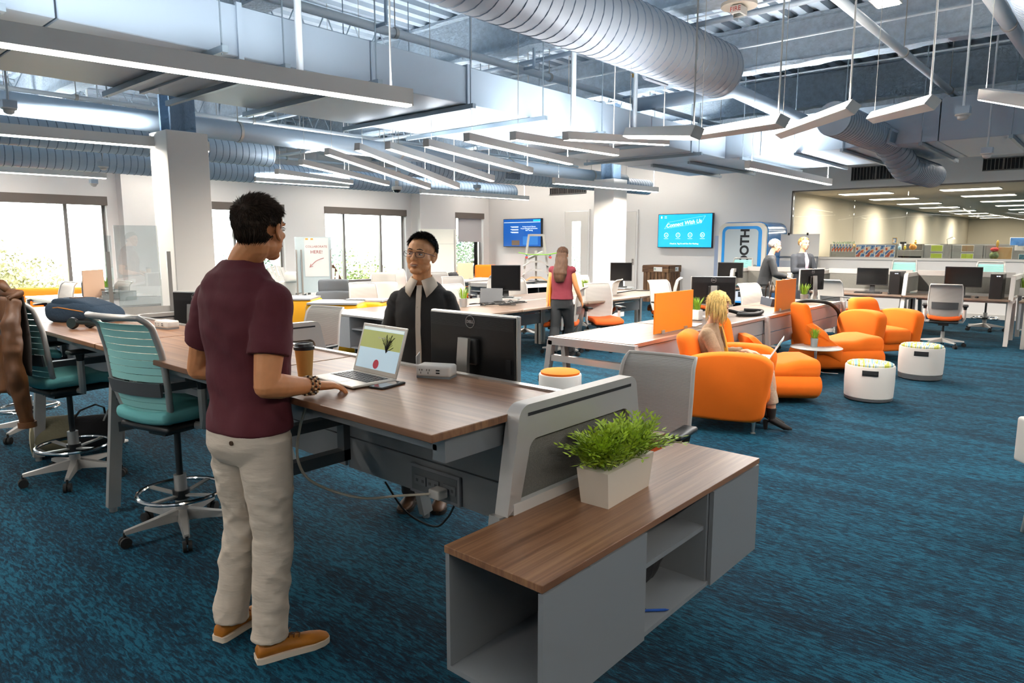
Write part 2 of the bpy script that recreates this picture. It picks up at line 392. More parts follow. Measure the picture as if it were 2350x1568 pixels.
# grilles high on the back wall
def grille(px0, px1, py0, py1, lab):
    a = PX(px0, py0, XB); b = PX(px1, py1, XB); g = thing('wall_grille', lab, 'vent', (XB, (a.y+b.y)/2, (a.z+b.z)/2), 0, 'dark louvred wall grilles')
    wd, h = abs(a.y-b.y), abs(a.z-b.z)
    MB().b6(-.006, 0, -wd/2, wd/2, -h/2, h/2).build('backing', 'dark', g, 0)
    MB().b6(-.03, -.006, -wd/2, wd/2, h/2-.02, h/2).b6(-.03, -.006, -wd/2, wd/2, -h/2, -h/2+.02).b6(-.03, -.006, -.015, .015, -h/2, h/2).build('frame', mat('grille_metal', '77746f', .5, .4), g, 0)
    n = int(wd/.07)
    proto = MB().box((0, 0, 0), (.02, .012, h-.04)).build('louver', MATS['grille_metal'], g, 0); proto.location = (-.018, -wd/2+.03, 0)
    for i in range(1, n):
        c = proto.copy(); COL.objects.link(c); c.parent = g; c.location.y = -wd/2+.03+i*.07
grille(1262, 1346, 432, 443, 'louvred wall grille high above the left wall screen')
grille(1955, 2068, 384, 410, 'louvred wall grille half hidden by the round duct at right')
grille(2257, 2352, 364, 388, 'louvred wall grille cut by the right edge of the photo')
# ================================================================ CEILING
# fluted steel deck
d = MB(); y = -7.; prof = []
while y < 17.2:
    prof += [(y, ZC), (y+.11, ZC), (y+.135, ZC+.07), (y+.235, ZC+.07), (y+.26, ZC)]; y += .26
poly = [(a, b) for a, b in prof]
n = len(poly); vs_ = [(-5, a, b) for a, b in poly]+[(XB+.2, a, b) for a, b in poly]
d.add(vs_, [(i, i+1, n+i+1, n+i) for i in range(n-1)])
d.b6(-5, XB+.2, -7, 17.2, ZC+.09, ZC+.15)
struct(d.build('ceiling', 'ceil', smooth=0))
# beams in sprayed fireproofing
def beam(name, p, q, h, wd, zb):
    m = MB(); p, q = Vector(p), Vector(q); L = (q-p).length; ang = math.atan2((q-p).y, (q-p).x)
    nseg = int(L/.18)
    def strip(dz0, dz1, hw):
        r0 = []
        for i in range(nseg+1):
            t = i/nseg*L; j = lambda: random.uniform(-.012, .012)
            r0.append([(t, -hw+j(), dz0+j()), (t, hw+j(), dz0+j()), (t, hw+j(), dz1+j()), (t, -hw+j(), dz1+j())])
        m.loft(r0)
    strip(0, .045, wd/2); strip(.03, h, .035); strip(h-.04, h, wd/2)
    o = m.build(name, 'fire', smooth=60); o.location = (p.x, p.y, zb); o.rotation_euler.z = ang
    return struct(o)
for i, x in enumerate((.9, 3.9, 6.9, 9.9, 13.1, 16.0)):
    beam('trim_%d' % (6+i), (x, -7, 0), (x, 16.9, 0), .6, .26, 4.02)
beam('trim_12', (-5, 8.86, 0), (18, 8.56, 0), .55, .3, 3.62)
# open web bar joists along X between the beams
# ================================================================ DUCTS
def rect_duct(name, label, x0, x1, y0, y1, z0, z1, along):
    t = thing(name, label, 'duct', ((x0+x1)/2, (y0+y1)/2, z0)); cx_, cy_ = (x0+x1)/2, (y0+y1)/2
    L = (x1-x0) if along == 'x' else (y1-y0); n = round(L/1.22)
    for i in range(n):       # sheet sections with joints between them
        a = -L/2+i*L/n; b = a+L/n-.012
        m = MB()
        if along == 'x': m.b6(a, b, y0-cy_, y1-cy_, 0, z1-z0)
        else: m.b6(x0-cx_, x1-cx_, a, b, 0, z1-z0)
        bevel(m.build('duct_section', 'duct', t, 0), .006, 1)
        f = MB(); a -= .012; e = .018
        if (i % 2) == 0:
            if along == 'x': f.b6(a-.02, a+.02, y0-cy_-e, y1-cy_+e, -e, z1-z0+e)
            else: f.b6(x0-cx_-e, x1-cx_+e, a-.02, a+.02, -e, z1-z0+e)
            f.build('flange', 'duct', t, 0)
    return t
rect_duct('rectangular_duct', 'long flat rectangular air duct crossing the ceiling above the near column', -4.4, 10.98, 5.02, 6.82, 3.0, 3.36, 'x')
rect_duct('rectangular_duct', 'wide blue-grey rectangular duct in front of the back wall, above the glazed opening', 11.0, 13.35, -6.5, 6.9, 3.0, 3.56, 'y')
# trapeze channels carrying the ducts
def strut(x, y0, y1, z, label, along='y', rod0=True, rod1=True):
    t = thing('channel_hanger', label, 'bracket', (x, 0, z) if along == 'y' else (0, x, z), 0, 'slotted channel hangers under the ducts')
    P = (lambda v: (0, v)) if along == 'y' else (lambda v: (v, 0))
    m = MB(); a, b = P(y0), P(y1)
    m.bar((*a, 0), (*b, 0), .045, .045)
    m.build('channel', mat('galvanised_channel', '8b99a3', .4, .6), t, 0)
    for v in (y0+.05, y1-.05):
        p = P(v); MB().cyl((*p, -.03), (*p, ZC-z), .006, n=6).build('threaded_rod', MATS['galvanised_channel'], t)
ORD = ('first', 'second', 'third', 'fourth', 'fifth', 'sixth', 'seventh', 'eighth', 'ninth', 'tenth')
for k, x in enumerate((-.6, 1.2, 2.45, 3.0, 3.78, 5.02, 6.0, 7.3, 8.6, 9.9)):
    strut(x, 4.78 if k % 2 == 0 else 4.9, 7.05, 2.97, '%s slotted channel hanger from the left under the long flat duct' % ORD[k])
for k, y in enumerate((6.3, 5.6, 4.7, 3.9, 3.2, 2.2, 1.2)):
    strut(y, 10.85, 13.6, 2.97, '%s slotted channel hanger from the left under the wide back duct' % ORD[k], 'x')
# spiral ducts
def spiral(label, pts, r, pitch=.11, m='duct', cap=True, regs=(), hang=True):
    pts = [Vector(p) for p in pts]; t = thing('spiral_duct', label, 'duct', pts[0], 0); o = pts[0]
    mb = MB(); L = [p-o for p in pts]
    mb.tube(L, r, 28); mb.build('duct_tube', m, t, 50)
    sm = MB()      # raised lock seams, one ring per pitch
    for a, b in zip(L, L[1:]):
        d = (b-a); n = int(d.length/pitch); dn = d.normalized()
        for i in range(n+1):
            c = a+dn*min(i*pitch+.03, d.length-.006); sm.tube([c-dn*.007, c, c+dn*.007], [r, r+.006, r], 24, cap=False)
    sm.build('lock_seam', mat('seam_paint', '6f7e8e', .5, .1), t, 60)['kind'] = 'stuff'
    for (f, ang) in regs:
        a, b = L[0], L[1]; c = a.lerp(b, f); d = (b-a).normalized(); up = Vector((0, 0, 1)); s = d.cross(up).normalized()
        nrm = (s*math.cos(ang)+up*math.sin(ang)).normalized(); tt = d.cross(nrm); cc = c+nrm*(r+.012); fr = MB(); w_, h_ = .46, r*.85
        Mx = Matrix((d, tt, nrm)).transposed().to_4x4(); Mx.translation = cc
        fr.box((0, -h_/2, 0), (w_, .03, .03), T=Mx).box((0, h_/2, 0), (w_, .03, .03), T=Mx).box((-w_/2, 0, 0), (.03, h_, .03), T=Mx).box((w_/2, 0, 0), (.03, h_, .03), T=Mx)
        rg = fr.build('register', m, t, 0); MB().box((0, 0, -.008), (w_, h_, .01), T=Mx).build('register_throat', 'dark', rg, 0)
        v = MB()
        for k in range(13): v.box((-w_/2+.035*(k+.7), 0, 0), (.012, h_, .018), T=Mx)
        v.build('vane', m, rg, 0)['kind'] = 'stuff'
    if hang:
        a, b = L[0], L[1]
        for f in (.12, .5, .88):
            c = a.lerp(b, f); MB().tube([c, c+Vector((0, 0, ZC-o.z))], .005, 6).build('hanger_wire', 'steel', t)
    return t
a = PZ(1650, 163, 3.6); spiral('big grey spiral duct with a louvred register crossing the top centre', [(a.x, a.y, 3.6), (a.x-6.5, a.y+.05, 3.6)], .3, .13, 'ductg', regs=((.155, R(-25)),))
p = PZ(1395, 410, 3.15); q = PZ(0, 232, 3.15)
mean = (p.y+q.y)/2
def pipe(label, pts, r, m='pipe', group=None, hang=True):
    pts = [Vector(p) for p in pts]; t = thing('ceiling_pipe', label, 'pipe', pts[0], 0, group); o = pts[0]
    MB().tube([p-o for p in pts], r, 12).build('pipe_run', m, t, 60)
    a, b = pts[0]-o, pts[1]-o; n = max(1, int((b-a).length/2.4)); z1 = ZC-o.z
    if hang:
        for i in range(n):
            c = a.lerp(b, (i+.5)/n); MB().tube([c, (c.x, c.y, z1)], .006, 6).build('hanger_rod', 'steel', t)
            d = (b-a).normalized(); MB().tube([c-d*.02, c+d*.02], r+.012, 12).build('clamp', 'steel', t)
    return t
pipe('fat round duct running behind the near column to the second column', [(q.x-1.5, mean, 3.15), (p.x+.6, mean, 3.15)], .13, 'duct')
e = PZ(620, 356, 3.15); spiral('spiral duct ending with a register just right of the near column', [(e.x, e.y, 3.15), (e.x-7.5, e.y+.3, 3.15)], .2, regs=((.07, R(-10)),))
e = PZ(1230, 439, 3.0); s = PZ(0, 360, 3.0); spiral('long spiral duct along the window wall ending near the left wall screen', [(e.x, (e.y+s.y)/2, 3.0), (s.x-1.5, (e.y+s.y)/2+.2, 3.0)], .2, regs=((.03, R(-10)), (.74, R(-10))))
s = PZ(930, 381, 3.1); e = PZ(1440, 425, 3.1); spiral('spiral duct with a round white end cap above the middle of the room', [(s.x, s.y, 3.1), (e.x+1., (e.y), 3.1)], .19, regs=((.34, R(-10)),))
spiral('cranked spiral duct dropping under the wide duct at upper right', [PZ(1912, 272, 3.12), PZ(2035, 322, 3.12), PZ(2078, 385, 2.76), (13.6, PZ(2078, 385, 2.76).y-.05, 2.76)], .2, .1, regs=((.8, R(-10)),), hang=False)
e = PZ(2290, 40, 3.65); spiral('spiral duct cut off by the top right corner', [(e.x+1.4, .62, 3.65), (4.0, .66, 3.65)], .26, .1, 'ductg', hang=False)
# white sprinkler and conduit pipes
PG = 'white pipes under the deck'
pipe('white sprinkler main running above the long flat duct', [(1, 5.0+.9, 3.8), (16.5, 5.9, 3.8)], .045)
pipe('white pipe slanting down the top right of the picture', [(5.2, 2.14, 3.8), (13.2, 2.08, 3.8)], .045)
pipe('thick white pipe near the top right corner', [(6.4, 1.12, 3.8), (11., 1.02, 3.8)], .065)
pipe('blue-grey pipe along the near side of the first beam', [(7.1, -5, 3.93), (7.1, 16, 3.93)], .03, 'duct', hang=False)
pipe('thin conduit along the bright beam at right', [(9.6, -5, 4.3), (9.6, 9, 4.3)], .014, hang=False)
pipe('thin conduit under the deck at right', [(8.6, -5, 4.5), (8.6, 9, 4.5)], .014, hang=False)
pipe('thin conduit between the second and third beams', [(11.8, -5, 4.35), (11.8, 12, 4.35)], .014, hang=False)
pipe('thin sprinkler branch over the left side of the room', [(-3, 10.9, 3.6), (15, 10.9, 3.6)], .03)
pipe('thin sprinkler branch near the window wall', [(-3, 14.2, 3.5), (15, 14.2, 3.5)], .03)
pipe('cross pipe over the swirl of lights', [(8.2, 6.9, 3.5), (8.2, 16, 3.5)], .03)
pipe('elbowed grey pipe above the hanging lights at right', [(9.6, 5.9, 3.75), (9.6, 4.3, 3.75), (10.7, 3.7, 3.4)], .1, 'duct', hang=False)
for k, (px, py0, py1, zt, lab) in enumerate(((683, 25, 165, 3.8, 'white drop pipe beside the long duct, left of centre'), (1317, 180, 300, 3.75, 'white drop pipe in front of the long duct, right of centre'), (1460, 150, 300, 3.75, 'white drop pipe with a bend at its top, above the lights'))):
    a = PY(px, py0, 4.93); b = PY(px, py1, 4.93)
    pipe(lab, [(a.x, 4.93, 3.85), (a.x, 4.93, 2.96), (a.x, 5.3, 2.94)], .028, hang=False)
for k, x in enumerate((2.2, 4.6, 6.9, 9.2)):   # upright sprinkler heads on short stubs
    t = thing('sprinkler_head', '%s upright brass sprinkler head from the left along the long flat duct' % ORD[k], 'sprinkler', (x, 5.7, 3.8), 0, 'upright sprinkler heads')
    MB().cyl((0, .2, 0), (0, 0, 0), .018).cyl((0, 0, 0), (0, 0, .26), .018).build('stub', 'duct', t)
    MB().cyl((0, 0, .26), (0, 0, .31), .012).cyl((0, 0, .31), (0, 0, .315), .025).build('deflector', mat('brass', 'b8893f', .3, .9), t)
# bar joists
def joist(y, x0, x1, i=0, j=0):
    t = thing('bar_joist', 'bar joist under the deck, %s bay from the camera, %s row' % (ORD[i], ORD[j]), 'joist', (x0, y, 4.1), 0, 'open web bar joists between the beams')
    L = x1-x0
    MB().b6(0, L, -.03, .03, .42, .46).b6(.2, L-.2, -.03, .03, 0, .035).build('chord', 'ceil', t, 0)
    w_ = MB(); n = int(L/.45)
    for i in range(n): a = .2+(L-.4)*i/n; b = .2+(L-.4)*(i+1)/n; m_ = (a+b)/2; w_.tube([(a, 0, .44), (m_, 0, .02), (b, 0, .44)], .012, 5)
    w_.build('web', 'ceil', t)
for i, (x0, x1) in enumerate(((.9, 3.9), (3.9, 6.9), (6.9, 9.9), (9.9, 13.1), (13.1, 16.0))):
    for j, y in enumerate((10.6, 12.2, 13.8, 15.4)): joist(y, x0+.05, x1-.05, i, j)
for x0, x1 in ((.9, 3.9), (3.9, 6.9), (9.9, 13.1), (13.1, 16.0)): joist(7.9, x0+.05, x1-.05, int(x0/3), 4)
# ================================================================ LINEAR LIGHTS
def linear_light(label, A, B, group='suspended linear lights', roll=0., w_=.075, h_=.085, cord=2, power=None, up=True):
    A, B = Vector(A), Vector(B); t = thing('linear_light', label, 'light', (A+B)/2, 0, group)
    d = (B-A); L = d.length; d.normalize(); s = d.cross(Vector((0, 0, 1))).normalized(); u = s.cross(d).normalized()
    Rm = Matrix.Rotation(roll, 3, d); s = Rm @ s; u = Rm @ u
    T = Matrix((d, s, u)).transposed().to_4x4()
    MB().box((0, 0, h_*.06), (L, w_, h_*.9), T=T).build('housing', 'lightbody', t, 0)
    MB().box((0, 0, -h_*.44), (L-.012, w_*.82, h_*.14), T=T).build('diffuser', 'lit', t, 0)
    MB().box((L/2, 0, h_*.02), (.012, w_, h_*.98), T=T).build('end_cap', 'lightbody', t, 0); MB().box((-L/2, 0, h_*.02), (.012, w_, h_*.98), T=T).build('end_cap', 'lightbody', t, 0)
    for k, f in enumerate((-.46, .46)):
        p = d*L*f+Vector((0, 0, h_*.4)); top = ZC-t.location.z
        if k == 1: MB().tube([p, p+Vector((0, 0, .3)), p+Vector((.02, .01, (top-p.z)*.6)), (p.x, p.y, top)], .007, 6).build('power_cord', 'white', t)
        else: MB().tube([p, (p.x, p.y, top)], .003, 5).build('suspension_wire', 'steel', t)
    q = area('lamp_tube', t.location-u*(h_*.55), L*.96, power if power is not None else 26*L, (0, 0, 0), (1, .92, .82), 168, .06)
    q.rotation_euler = T.to_euler()
    if up:
        q2 = area('lamp_tube_up', t.location+u*(h_*.6), L*.96, (power if power is not None else 26*L)*.7, (0, 0, 0), (.93, .97, 1), 165, .06)
        q2.rotation_euler = (T @ Matrix.Rotation(math.pi, 4, 'X')).to_euler()
    return t
def along(pa, pb, za, L, far, zb=None):
    A = PZ(*pa, za); d = Vector(ray(*pb)); O = Vector((0, 0, CAMZ))   # |O+d t-A|=L
    if zb is not None: return A, PZ(*pb, zb)
    b = d.dot(O-A); c = (O-A).length_squared-L*L; D = b*b-d.length_squared*c
    if D < 0: t = -b/d.length_squared
    else: t = (-b+(math.sqrt(D) if far else -math.sqrt(D)))/d.length_squared
    return A, O+d*t
a, b = PZ(0, 78, 2.78), PZ(940, 226, 2.78); dd = (b-a).normalized()
linear_light('large white linear light hanging in the foreground at upper left', b-dd*4.2, b, w_=.09, h_=.13, power=60)
a, b = PZ(0, 297, 2.85), PZ(478, 338, 2.85); dd = (b-a).normalized()
linear_light('linear light passing behind the near column', b-dd*5.4, b, h_=.13, power=120)
a, b = PZ(0, 388, 2.85), PZ(243, 403, 2.85); dd = (b-a).normalized()
linear_light('lowest linear light by the window wall at far left', b-dd*5, b, h_=.12, power=260)
SW = 'linear lights fanned out in a swirl'
fan = [((635, 394), (807, 418), 2.8, 2.4, 1, None, 0, 'front short light at the left tip of the swirl'),
       ((690, 372), (890, 421), 2.8, 2.4, 1, None, 0, 'second light from the left tip of the swirl'),
       ((750, 348), (984, 428), 2.8, 2.4, 1, None, 0, 'third light of the swirl, the steepest of the left group'),
       ((820, 337), (1050, 427), 2.75, 2.4, 1, None, 0, 'fourth light of the swirl, slanting steeply down to the right'),
       ((890, 334), (1130, 410), 2.72, 2.4, 1, None, 0, 'fifth light of the swirl, above the man in the dark shirt'),
       ((978, 328), (1218, 392), 2.7, 2.4, 1, None, 0, 'sixth light of the swirl, above the nearest monitor'),
       ((1071, 315), (1310, 371), 2.7, 2.4, 1, None, 0, 'seventh light of the swirl, left of the second column'),
       ((1177, 312), (1415, 350), 2.7, 2.2, 1, None, 0, 'eighth light of the swirl, ending above the second column'),
       ((1298, 312), (1530, 326), 2.7, 2.1, 1, None, 0, 'ninth light of the swirl, nearly level in the photo'),
       ((1440, 306), (1600, 305), 2.7, 2.0, 0, None, R(-20), 'tenth light of the swirl, level and meeting its neighbour end to end'),
       ((1604, 308), (1796, 277), 2.7, 1.9, 0, None, R(-115), 'eleventh light of the swirl, rising gently to the right'),
       ((1790, 306), (1958, 245), 2.72, 1.9, 0, None, R(-125), 'twelfth light of the swirl, rising steeply in front of the duct cap'),
       ((2002, 270), (2141, 234), 2.8, 1.7, 0, None, R(-125), 'thirteenth light of the swirl, second from the right edge'),
       ((2257, 217), (2420, 240), 2.8, 1.5, 0, None, 0, 'last light of the swirl, cut by the right edge'),
       ((585, 412), (800, 426), 2.85, 2.0, 0, 2.85, 0, 'flat light behind the head of the man in maroon')]
for pa, pb, z, L, far, zb, roll, lab in fan:
    A, B = along(pa, pb, z, L, far, zb); linear_light(lab, A, B, SW, roll, power=34 if '585' not in str(pa) else 110, up=True)
linear_light('long linear light above the left wall screen', PZ(965, 439, 2.8), PZ(1212, 455, 2.8), h_=.11, power=220)
linear_light('long linear light passing behind the second column', PZ(1271, 415, 2.75), PZ(1508, 436, 2.75), h_=.11, power=300)
linear_light('linear light below the wide duct in front of the back wall', PZ(1715, 378, 2.72), PZ(1905, 418, 2.72), h_=.11, power=330)
# unseen fill lights added behind and beside the camera
for i, (x, y) in enumerate(((0.5, -1.2), (5.2, -1.5), (9.5, -2.6), (-2.5, 2.0), (-2.5, 5.2), (13.5, -1.4), (16, -3.4))): linear_light('%s added fill light out of view, beside the camera' % ORD[i], (x-1.5, y, 2.9), (x+1.5, y, 2.9), 'added fill lights beside and behind the camera', h_=.12, power=(45, 60, 100, 40, 60, 120, 120)[i])
# unseen lights added to brighten the outer walls, hung high behind the ducts
for i, (a, b, pw) in enumerate((((15.1, .6, 3.4), (15.1, 3.4, 3.4), 260), ((15.1, 3.7, 3.4), (15.1, 6.5, 3.4), 300), ((16.75, 8.0, 4.25), (16.75, 10.8, 4.25), 260), ((16.75, 11.2, 4.25), (16.75, 14.0, 4.25), 260), ((16.75, 14.2, 4.25), (16.75, 16.4, 4.25), 160),
                    ((1.2, 15.7, 3.5), (4.4, 15.7, 3.5), 260), ((5.6, 15.7, 3.5), (8.8, 15.7, 3.5), 260), ((10.2, 15.7, 3.5), (13.2, 15.7, 3.5), 260))):
    linear_light('%s of the added wall-wash lights hidden high along the outer walls' % ORD[i], a, b, 'added wall-washing lights', power=pw*(.20 if i < 5 else .15), up=False)
# square lamp panels high under the deck
for px, py in ((2032, 5), (1622, 202)):
    p = PZ(px, py, 4.05); t = thing('high_lamp', 'square lit lamp under the deck %s' % ('at the top right' if px > 2000 else 'under the end of the big spiral duct'), 'light', p)
    MB().b6(-.16, .16, -.12, .12, 0, .05).build('housing', 'lightbody', t, 0); MB().b6(-.14, .14, -.1, .1, -.01, 0).build('diffuser', 'lit', t, 0)
    MB().tube([(0, 0, .05), (0, 0, ZC-p.z)], .008, 6).build('stem', 'white', t)
# ceiling devices hanging on stems
def device(kind, px, py, z, label, r=.09):
    p = PZ(px, py, z); t = thing(kind, label, 'camera' if 'camera' in kind else 'sensor', p)
    if kind == 'dome_camera':
        MB().lathe([(r, .0), (r*1.05, .03), (r, .06), (r*.4, .07)], n=20).build('housing', 'white', t)
        MB().ell((0, 0, 0), (r*.8, r*.8, r*.6), 16).build('dome', 'screen', t)
        MB().lathe([(.03, .06), (.035, .16), (.02, .17)], n=12).build('mount', 'white', t)
    else:
        MB().b6(-.06, .06, -.06, .06, 0, .07).build('junction_box', 'duct', t, 0)
        MB().lathe([(.02, -.06), (.045, -.045), (.05, -.02), (.07, -.012), (.07, 0)], n=16).build('sensor_head', 'white', t)
    MB().tube([(0, 0, .06), (0, 0, ZC-p.z)], .011, 8).build('stem', 'pipe', t)
device('dome_camera', 911, 436, 2.6, 'white dome camera hanging under the middle of the swirl of lights')
device('ceiling_sensor', 20, 248, 2.95, 'boxed sensor hanging at the far left edge', .09)
device('ceiling_sensor', 237, 382, 2.8, 'boxed sensor hanging below the spiral duct register at left')
device('ceiling_sensor', 215, 421, 2.75, 'small blue sensor above the large left window')
device('ceiling_sensor', 2210, 262, 2.9, 'boxed sensor hanging on a long stem at upper right')
device('ceiling_sensor', 2265, 352, 2.75, 'boxed sensor lowest on its stem above the glazed wall')
device('ceiling_sensor', 1095, 432, 2.8, 'small white sensor left of the left wall screen')
p = PZ(1696, 16, 3.9); t = thing('fire_strobe', 'round fire alarm strobe lettered FIRE at the top edge', 'alarm', p)
MB().lathe([(.0, .02), (.17, .0), (.17, .03), (.05, .06)], n=24).build('plate', mat('beige_plastic', 'cbbfae', .5), t)
MB().b6(-.08, .08, -.05, .05, -.07, 0).build('strobe_box', 'white', t, 0); MB().b6(-.05, .05, -.03, .03, -.12, -.07).build('lens', 'glass', t, 0)
text('FIRE', .06, mat('red_print', 'b53a2c', .5), t, (-.081, 0, -.035), (R(90), 0, R(-90)))
MB().tube([(0, 0, .05), (0, 0, ZC-p.z)], .012, 8).build('stem', 'pipe', t)
# ================================================================ CHAIRS  (local: faces +X, origin on the floor)
def caster_leg(t, ang, r, m='steel'):
    c, s = math.cos(ang), math.sin(ang); b = MB()
    b.loft([[(c*q-s*w2, s*q+c*w2, z0), (c*q+s*w2, s*q-c*w2, z0), (c*q+s*w2*.7, s*q-c*w2*.7, z1), (c*q-s*w2*.7, s*q+c*w2*.7, z1)] for q, w2, z0, z1 in ((.03, .03, .075, .14), (r*.5, .024, .078, .118), (r, .016, .075, .095))])
    leg = b.build('base_leg', m, t)
    k = MB()
    for o in (-.014, .014): k.cyl((c*r-s*(o-.009), s*r+c*(o-.009), .03), (c*r-s*(o+.009), s*r+c*(o+.009), .03), .03, n=12)
    k.cyl((c*r, s*r, .04), (c*r, s*r, .085), .008, n=8); k.build('caster', 'rubber', leg)
def surf(rows, th):       # rows of points -> thin solid panel, thickness along -x
    n = len(rows[0]); k = len(rows); m = MB(); vs = [p for r in rows for p in r]+[(p[0]-th, p[1], p[2]) for r in rows for p in r]; N = n*k; fs = []
    for i in range(k-1):
        for j in range(n-1):
            a = i*n+j; fs += [(a, a+1, a+n+1, a+n), (N+a, N+a+n, N+a+n+1, N+a+1)]
    for i in range(k-1): fs += [(i*n, i*n+n, N+i*n+n, N+i*n), (i*n+n-1, N+i*n+n-1, N+i*n+2*n-1, i*n+2*n-1)]
    for j in range(n-1): fs += [(j, N+j, N+j+1, j+1), ((k-1)*n+j, (k-1)*n+j+1, N+(k-1)*n+j+1, N+(k-1)*n+j)]
    return m.add(vs, fs)
def lerp_tab(tab, z):
    for (a, *pa), (b, *pb) in zip(tab, tab[1:]):
        if z <= b: f = (z-a)/(b-a); return [x+(y-x)*f for x, y in zip(pa, pb)]
    return tab[-1][1:]
def arms(t, sh, zt, span=.27):
    for sg in (-1, 1):
        post = MB().tube([(-.02, sg*.12, sh-.06), (-.02, sg*(span-.02), sh-.055), (-.03, sg*span, sh), (-.03, sg*span, zt-.06)], [.02, .022, .022, .024], 8).build('armrest_post', 'steel' if sh > .6 else 'offwhite', t)
        MB().tube([(-.03, sg*span, zt-.07), (-.03, sg*span, zt-.01)], [.02, .03], 8).build('arm_bracket', 'black', post)
        MB().rbox((.02, sg*span, zt), (.25, .085, .03), .014, 2).build('armrest_pad', 'black', post)
def seat(t, z, m, shell='black'):
    MB().rbox((.02, 0, z), (.48, .48, .075), .035, 3, f=lambda v: (v.x, v.y*(1-.12*max(0, -v.x)/.24), v.z+.02*(abs(v.y)/.24)**2-.03*max(0, v.x-.12)/.12)).build('seat', m, t, 60)
    MB().rbox((0, 0, z-.055), (.4, .4, .04), .018, 2).build('seat_shell', shell, t)
    MB().box((-.02, 0, z-.09), (.2, .14, .05)).bar((-.02, .07, z-.09), (.05, .25, z-.085), .015, .02).build('tilt_mechanism', 'black', t, 0)
BT = [(0., -.17, .165), (.08, -.205, .2), (.2, -.235, .225), (.38, -.255, .225), (.52, -.29, .215), (.56, -.325, .21), (.575, -.35, .205)]
def back_shape(t, z0, scale, frame_m, slats, lum='black'):
    P = lambda dz, y: (lerp_tab(BT, dz)[0]-.03*(1-(y/.22)**2)*0+.035*(y/.22)**2, y, z0+dz*scale)
    zs = [i*.575/22 for i in range(23)]
    edge = [P(z, -(lerp_tab(BT, z)[1])) for z in zs]; edge2 = [P(z, lerp_tab(BT, z)[1]) for z in reversed(zs)]
    w_ = .017 if slats else .011
    MB().tube(edge+[P(.575, y) for y in (-.13, -.05, .05, .13)]+edge2+[(-.15, .1, z0-.02), (-.14, 0, z0-.03), (-.15, -.1, z0-.02)]+edge[:1], w_, 8, cap=False).build('back_frame', frame_m, t, 60)
    if slats:
        for k in range(13):
            z = .05+k*.039
            if 3 <= k <= 4: continue
            h = .022; rows = [[P(zz, y*lerp_tab(BT, zz)[1]) for y in (-.97, -.6, -.2, .2, .6, .97)] for zz in (z-.0178, z, z+.0178)]
            surf(rows, .006).build('back_slat', slats, t, 60)
        rows = [[(P(zz, y*lerp_tab(BT, zz)[1])[0]-.02, P(zz, y*lerp_tab(BT, zz)[1])[1], z0+zz*scale) for y in (-.95, -.5, 0, .5, .95)] for zz in (.15, .225)]
        surf(rows, .012).build('lumbar_band', mat('charcoal_band', '4a4b4c', .5), t, 60)
    else:
        rows = [[P(zz, y*lerp_tab(BT, zz)[1]) for y in (-.98, -.7, -.35, 0, .35, .7, .98)] for zz in zs]
        surf(rows, .006).build('back_mesh', 'mesh', t, 60)
        rows = [[(P(zz, y*lerp_tab(BT, zz)[1])[0]-.016, y*lerp_tab(BT, zz)[1]*.8, z0+zz*scale) for y in (-1, -.5, 0, .5, 1)] for zz in (.18, .29)]
        surf(rows, .014).build('lumbar_pad', mat('charcoal_band', '4a4b4c', .5), t, 60)
def drafting_stool():
    t = thing('drafting_stool', '', 'stool'); g = 'drafting stools at the standing bench'; t['group'] = g
    for k in range(5): caster_leg(t, R(72*k+20), .31)
    MB().cyl((0, 0, .06), (0, 0, .34), .034).build('column', 'steel', t)
    MB().cyl((0, 0, .33), (0, 0, .66), .018).build('gas_lift', 'black', t)
    ring = MB(); pts = [(.225*math.cos(R(a)), .225*math.sin(R(a)), .24) for a in range(0, 360, 12)]
    ring.tube(pts+pts[:2], .012, 8, cap=False)
    fr = ring.build('foot_ring', 'chrome', t)
    for k in range(4): a = R(90*k+10); MB().bar((.03*math.cos(a), .03*math.sin(a), .22), (.22*math.cos(a), .22*math.sin(a), .24), .03, .01).build('spoke', 'steel', fr, 0)
    MB().cyl((0, 0, .2), (0, 0, .25), .045).build('ring_hub', 'black', fr)
    seat(t, .715, 'teal'); arms(t, .715, .93); back_shape(t, .7, 1.0, 'steel', M['teals'])
    return t
def office_chair():
    t = thing('office_chair', '', 'chair')
    for k in range(5): caster_leg(t, R(72*k), .31)
    MB().cyl((0, 0, .06), (0, 0, .24), .028).build('column', 'steel', t)
    MB().cyl((0, 0, .2), (0, 0, .4), .016).build('gas_lift', 'black', t)
    seat(t, .46, mat('rust_orange_seat', 'd3550f', .9, bump=.15, bscale=300)); arms(t, .46, .66); back_shape(t, .44, .98, 'offwhite', None)
    return t
def stool(label, x, y, rz, scale=1.0): return use('stool', drafting_stool, label, (x, y, 0), R(rz), 'teal drafting stools')
def chair(label, x, y, rz, g='white mesh office chairs'): return use('chair', office_chair, label, (x, y, 0), R(rz), g)
stool('teal slat-backed drafting stool directly left of the man in maroon', 1.6, 3.93, 14)
stool('teal drafting stool with the brown leather jacket over its back', 1.5, 5.42, 8)
stool('teal drafting stool at the far left edge, behind the jacket', 1.62, 6.98, -10)
stool('teal slat-backed stool behind the middle divider, near the glazed wall', 15.9, 3.35, 188)
stool('teal slat-backed stool behind the right monitor, near the glazed wall', 15.6, 1.85, 184)
stool('teal slat-backed stool in front of the blue phone booth', 15.7, 6.7, 190)
def ch(px, py, z, rz, label): p = PZ(px, py, z); return chair(label, p.x, p.y, rz)
chair('large grey mesh chair behind the near bench, beside the planter', 3.22, 1.92, 186)
ch(705, 838, .46, 195, 'white mesh chair behind the paper coffee cup')
chair('white mesh chair with orange seat between the near monitor and the walking woman', 8.15, 6.15, 118)
ch(1385, 735, .46, 236, 'white mesh chair directly left of the near orange screen')
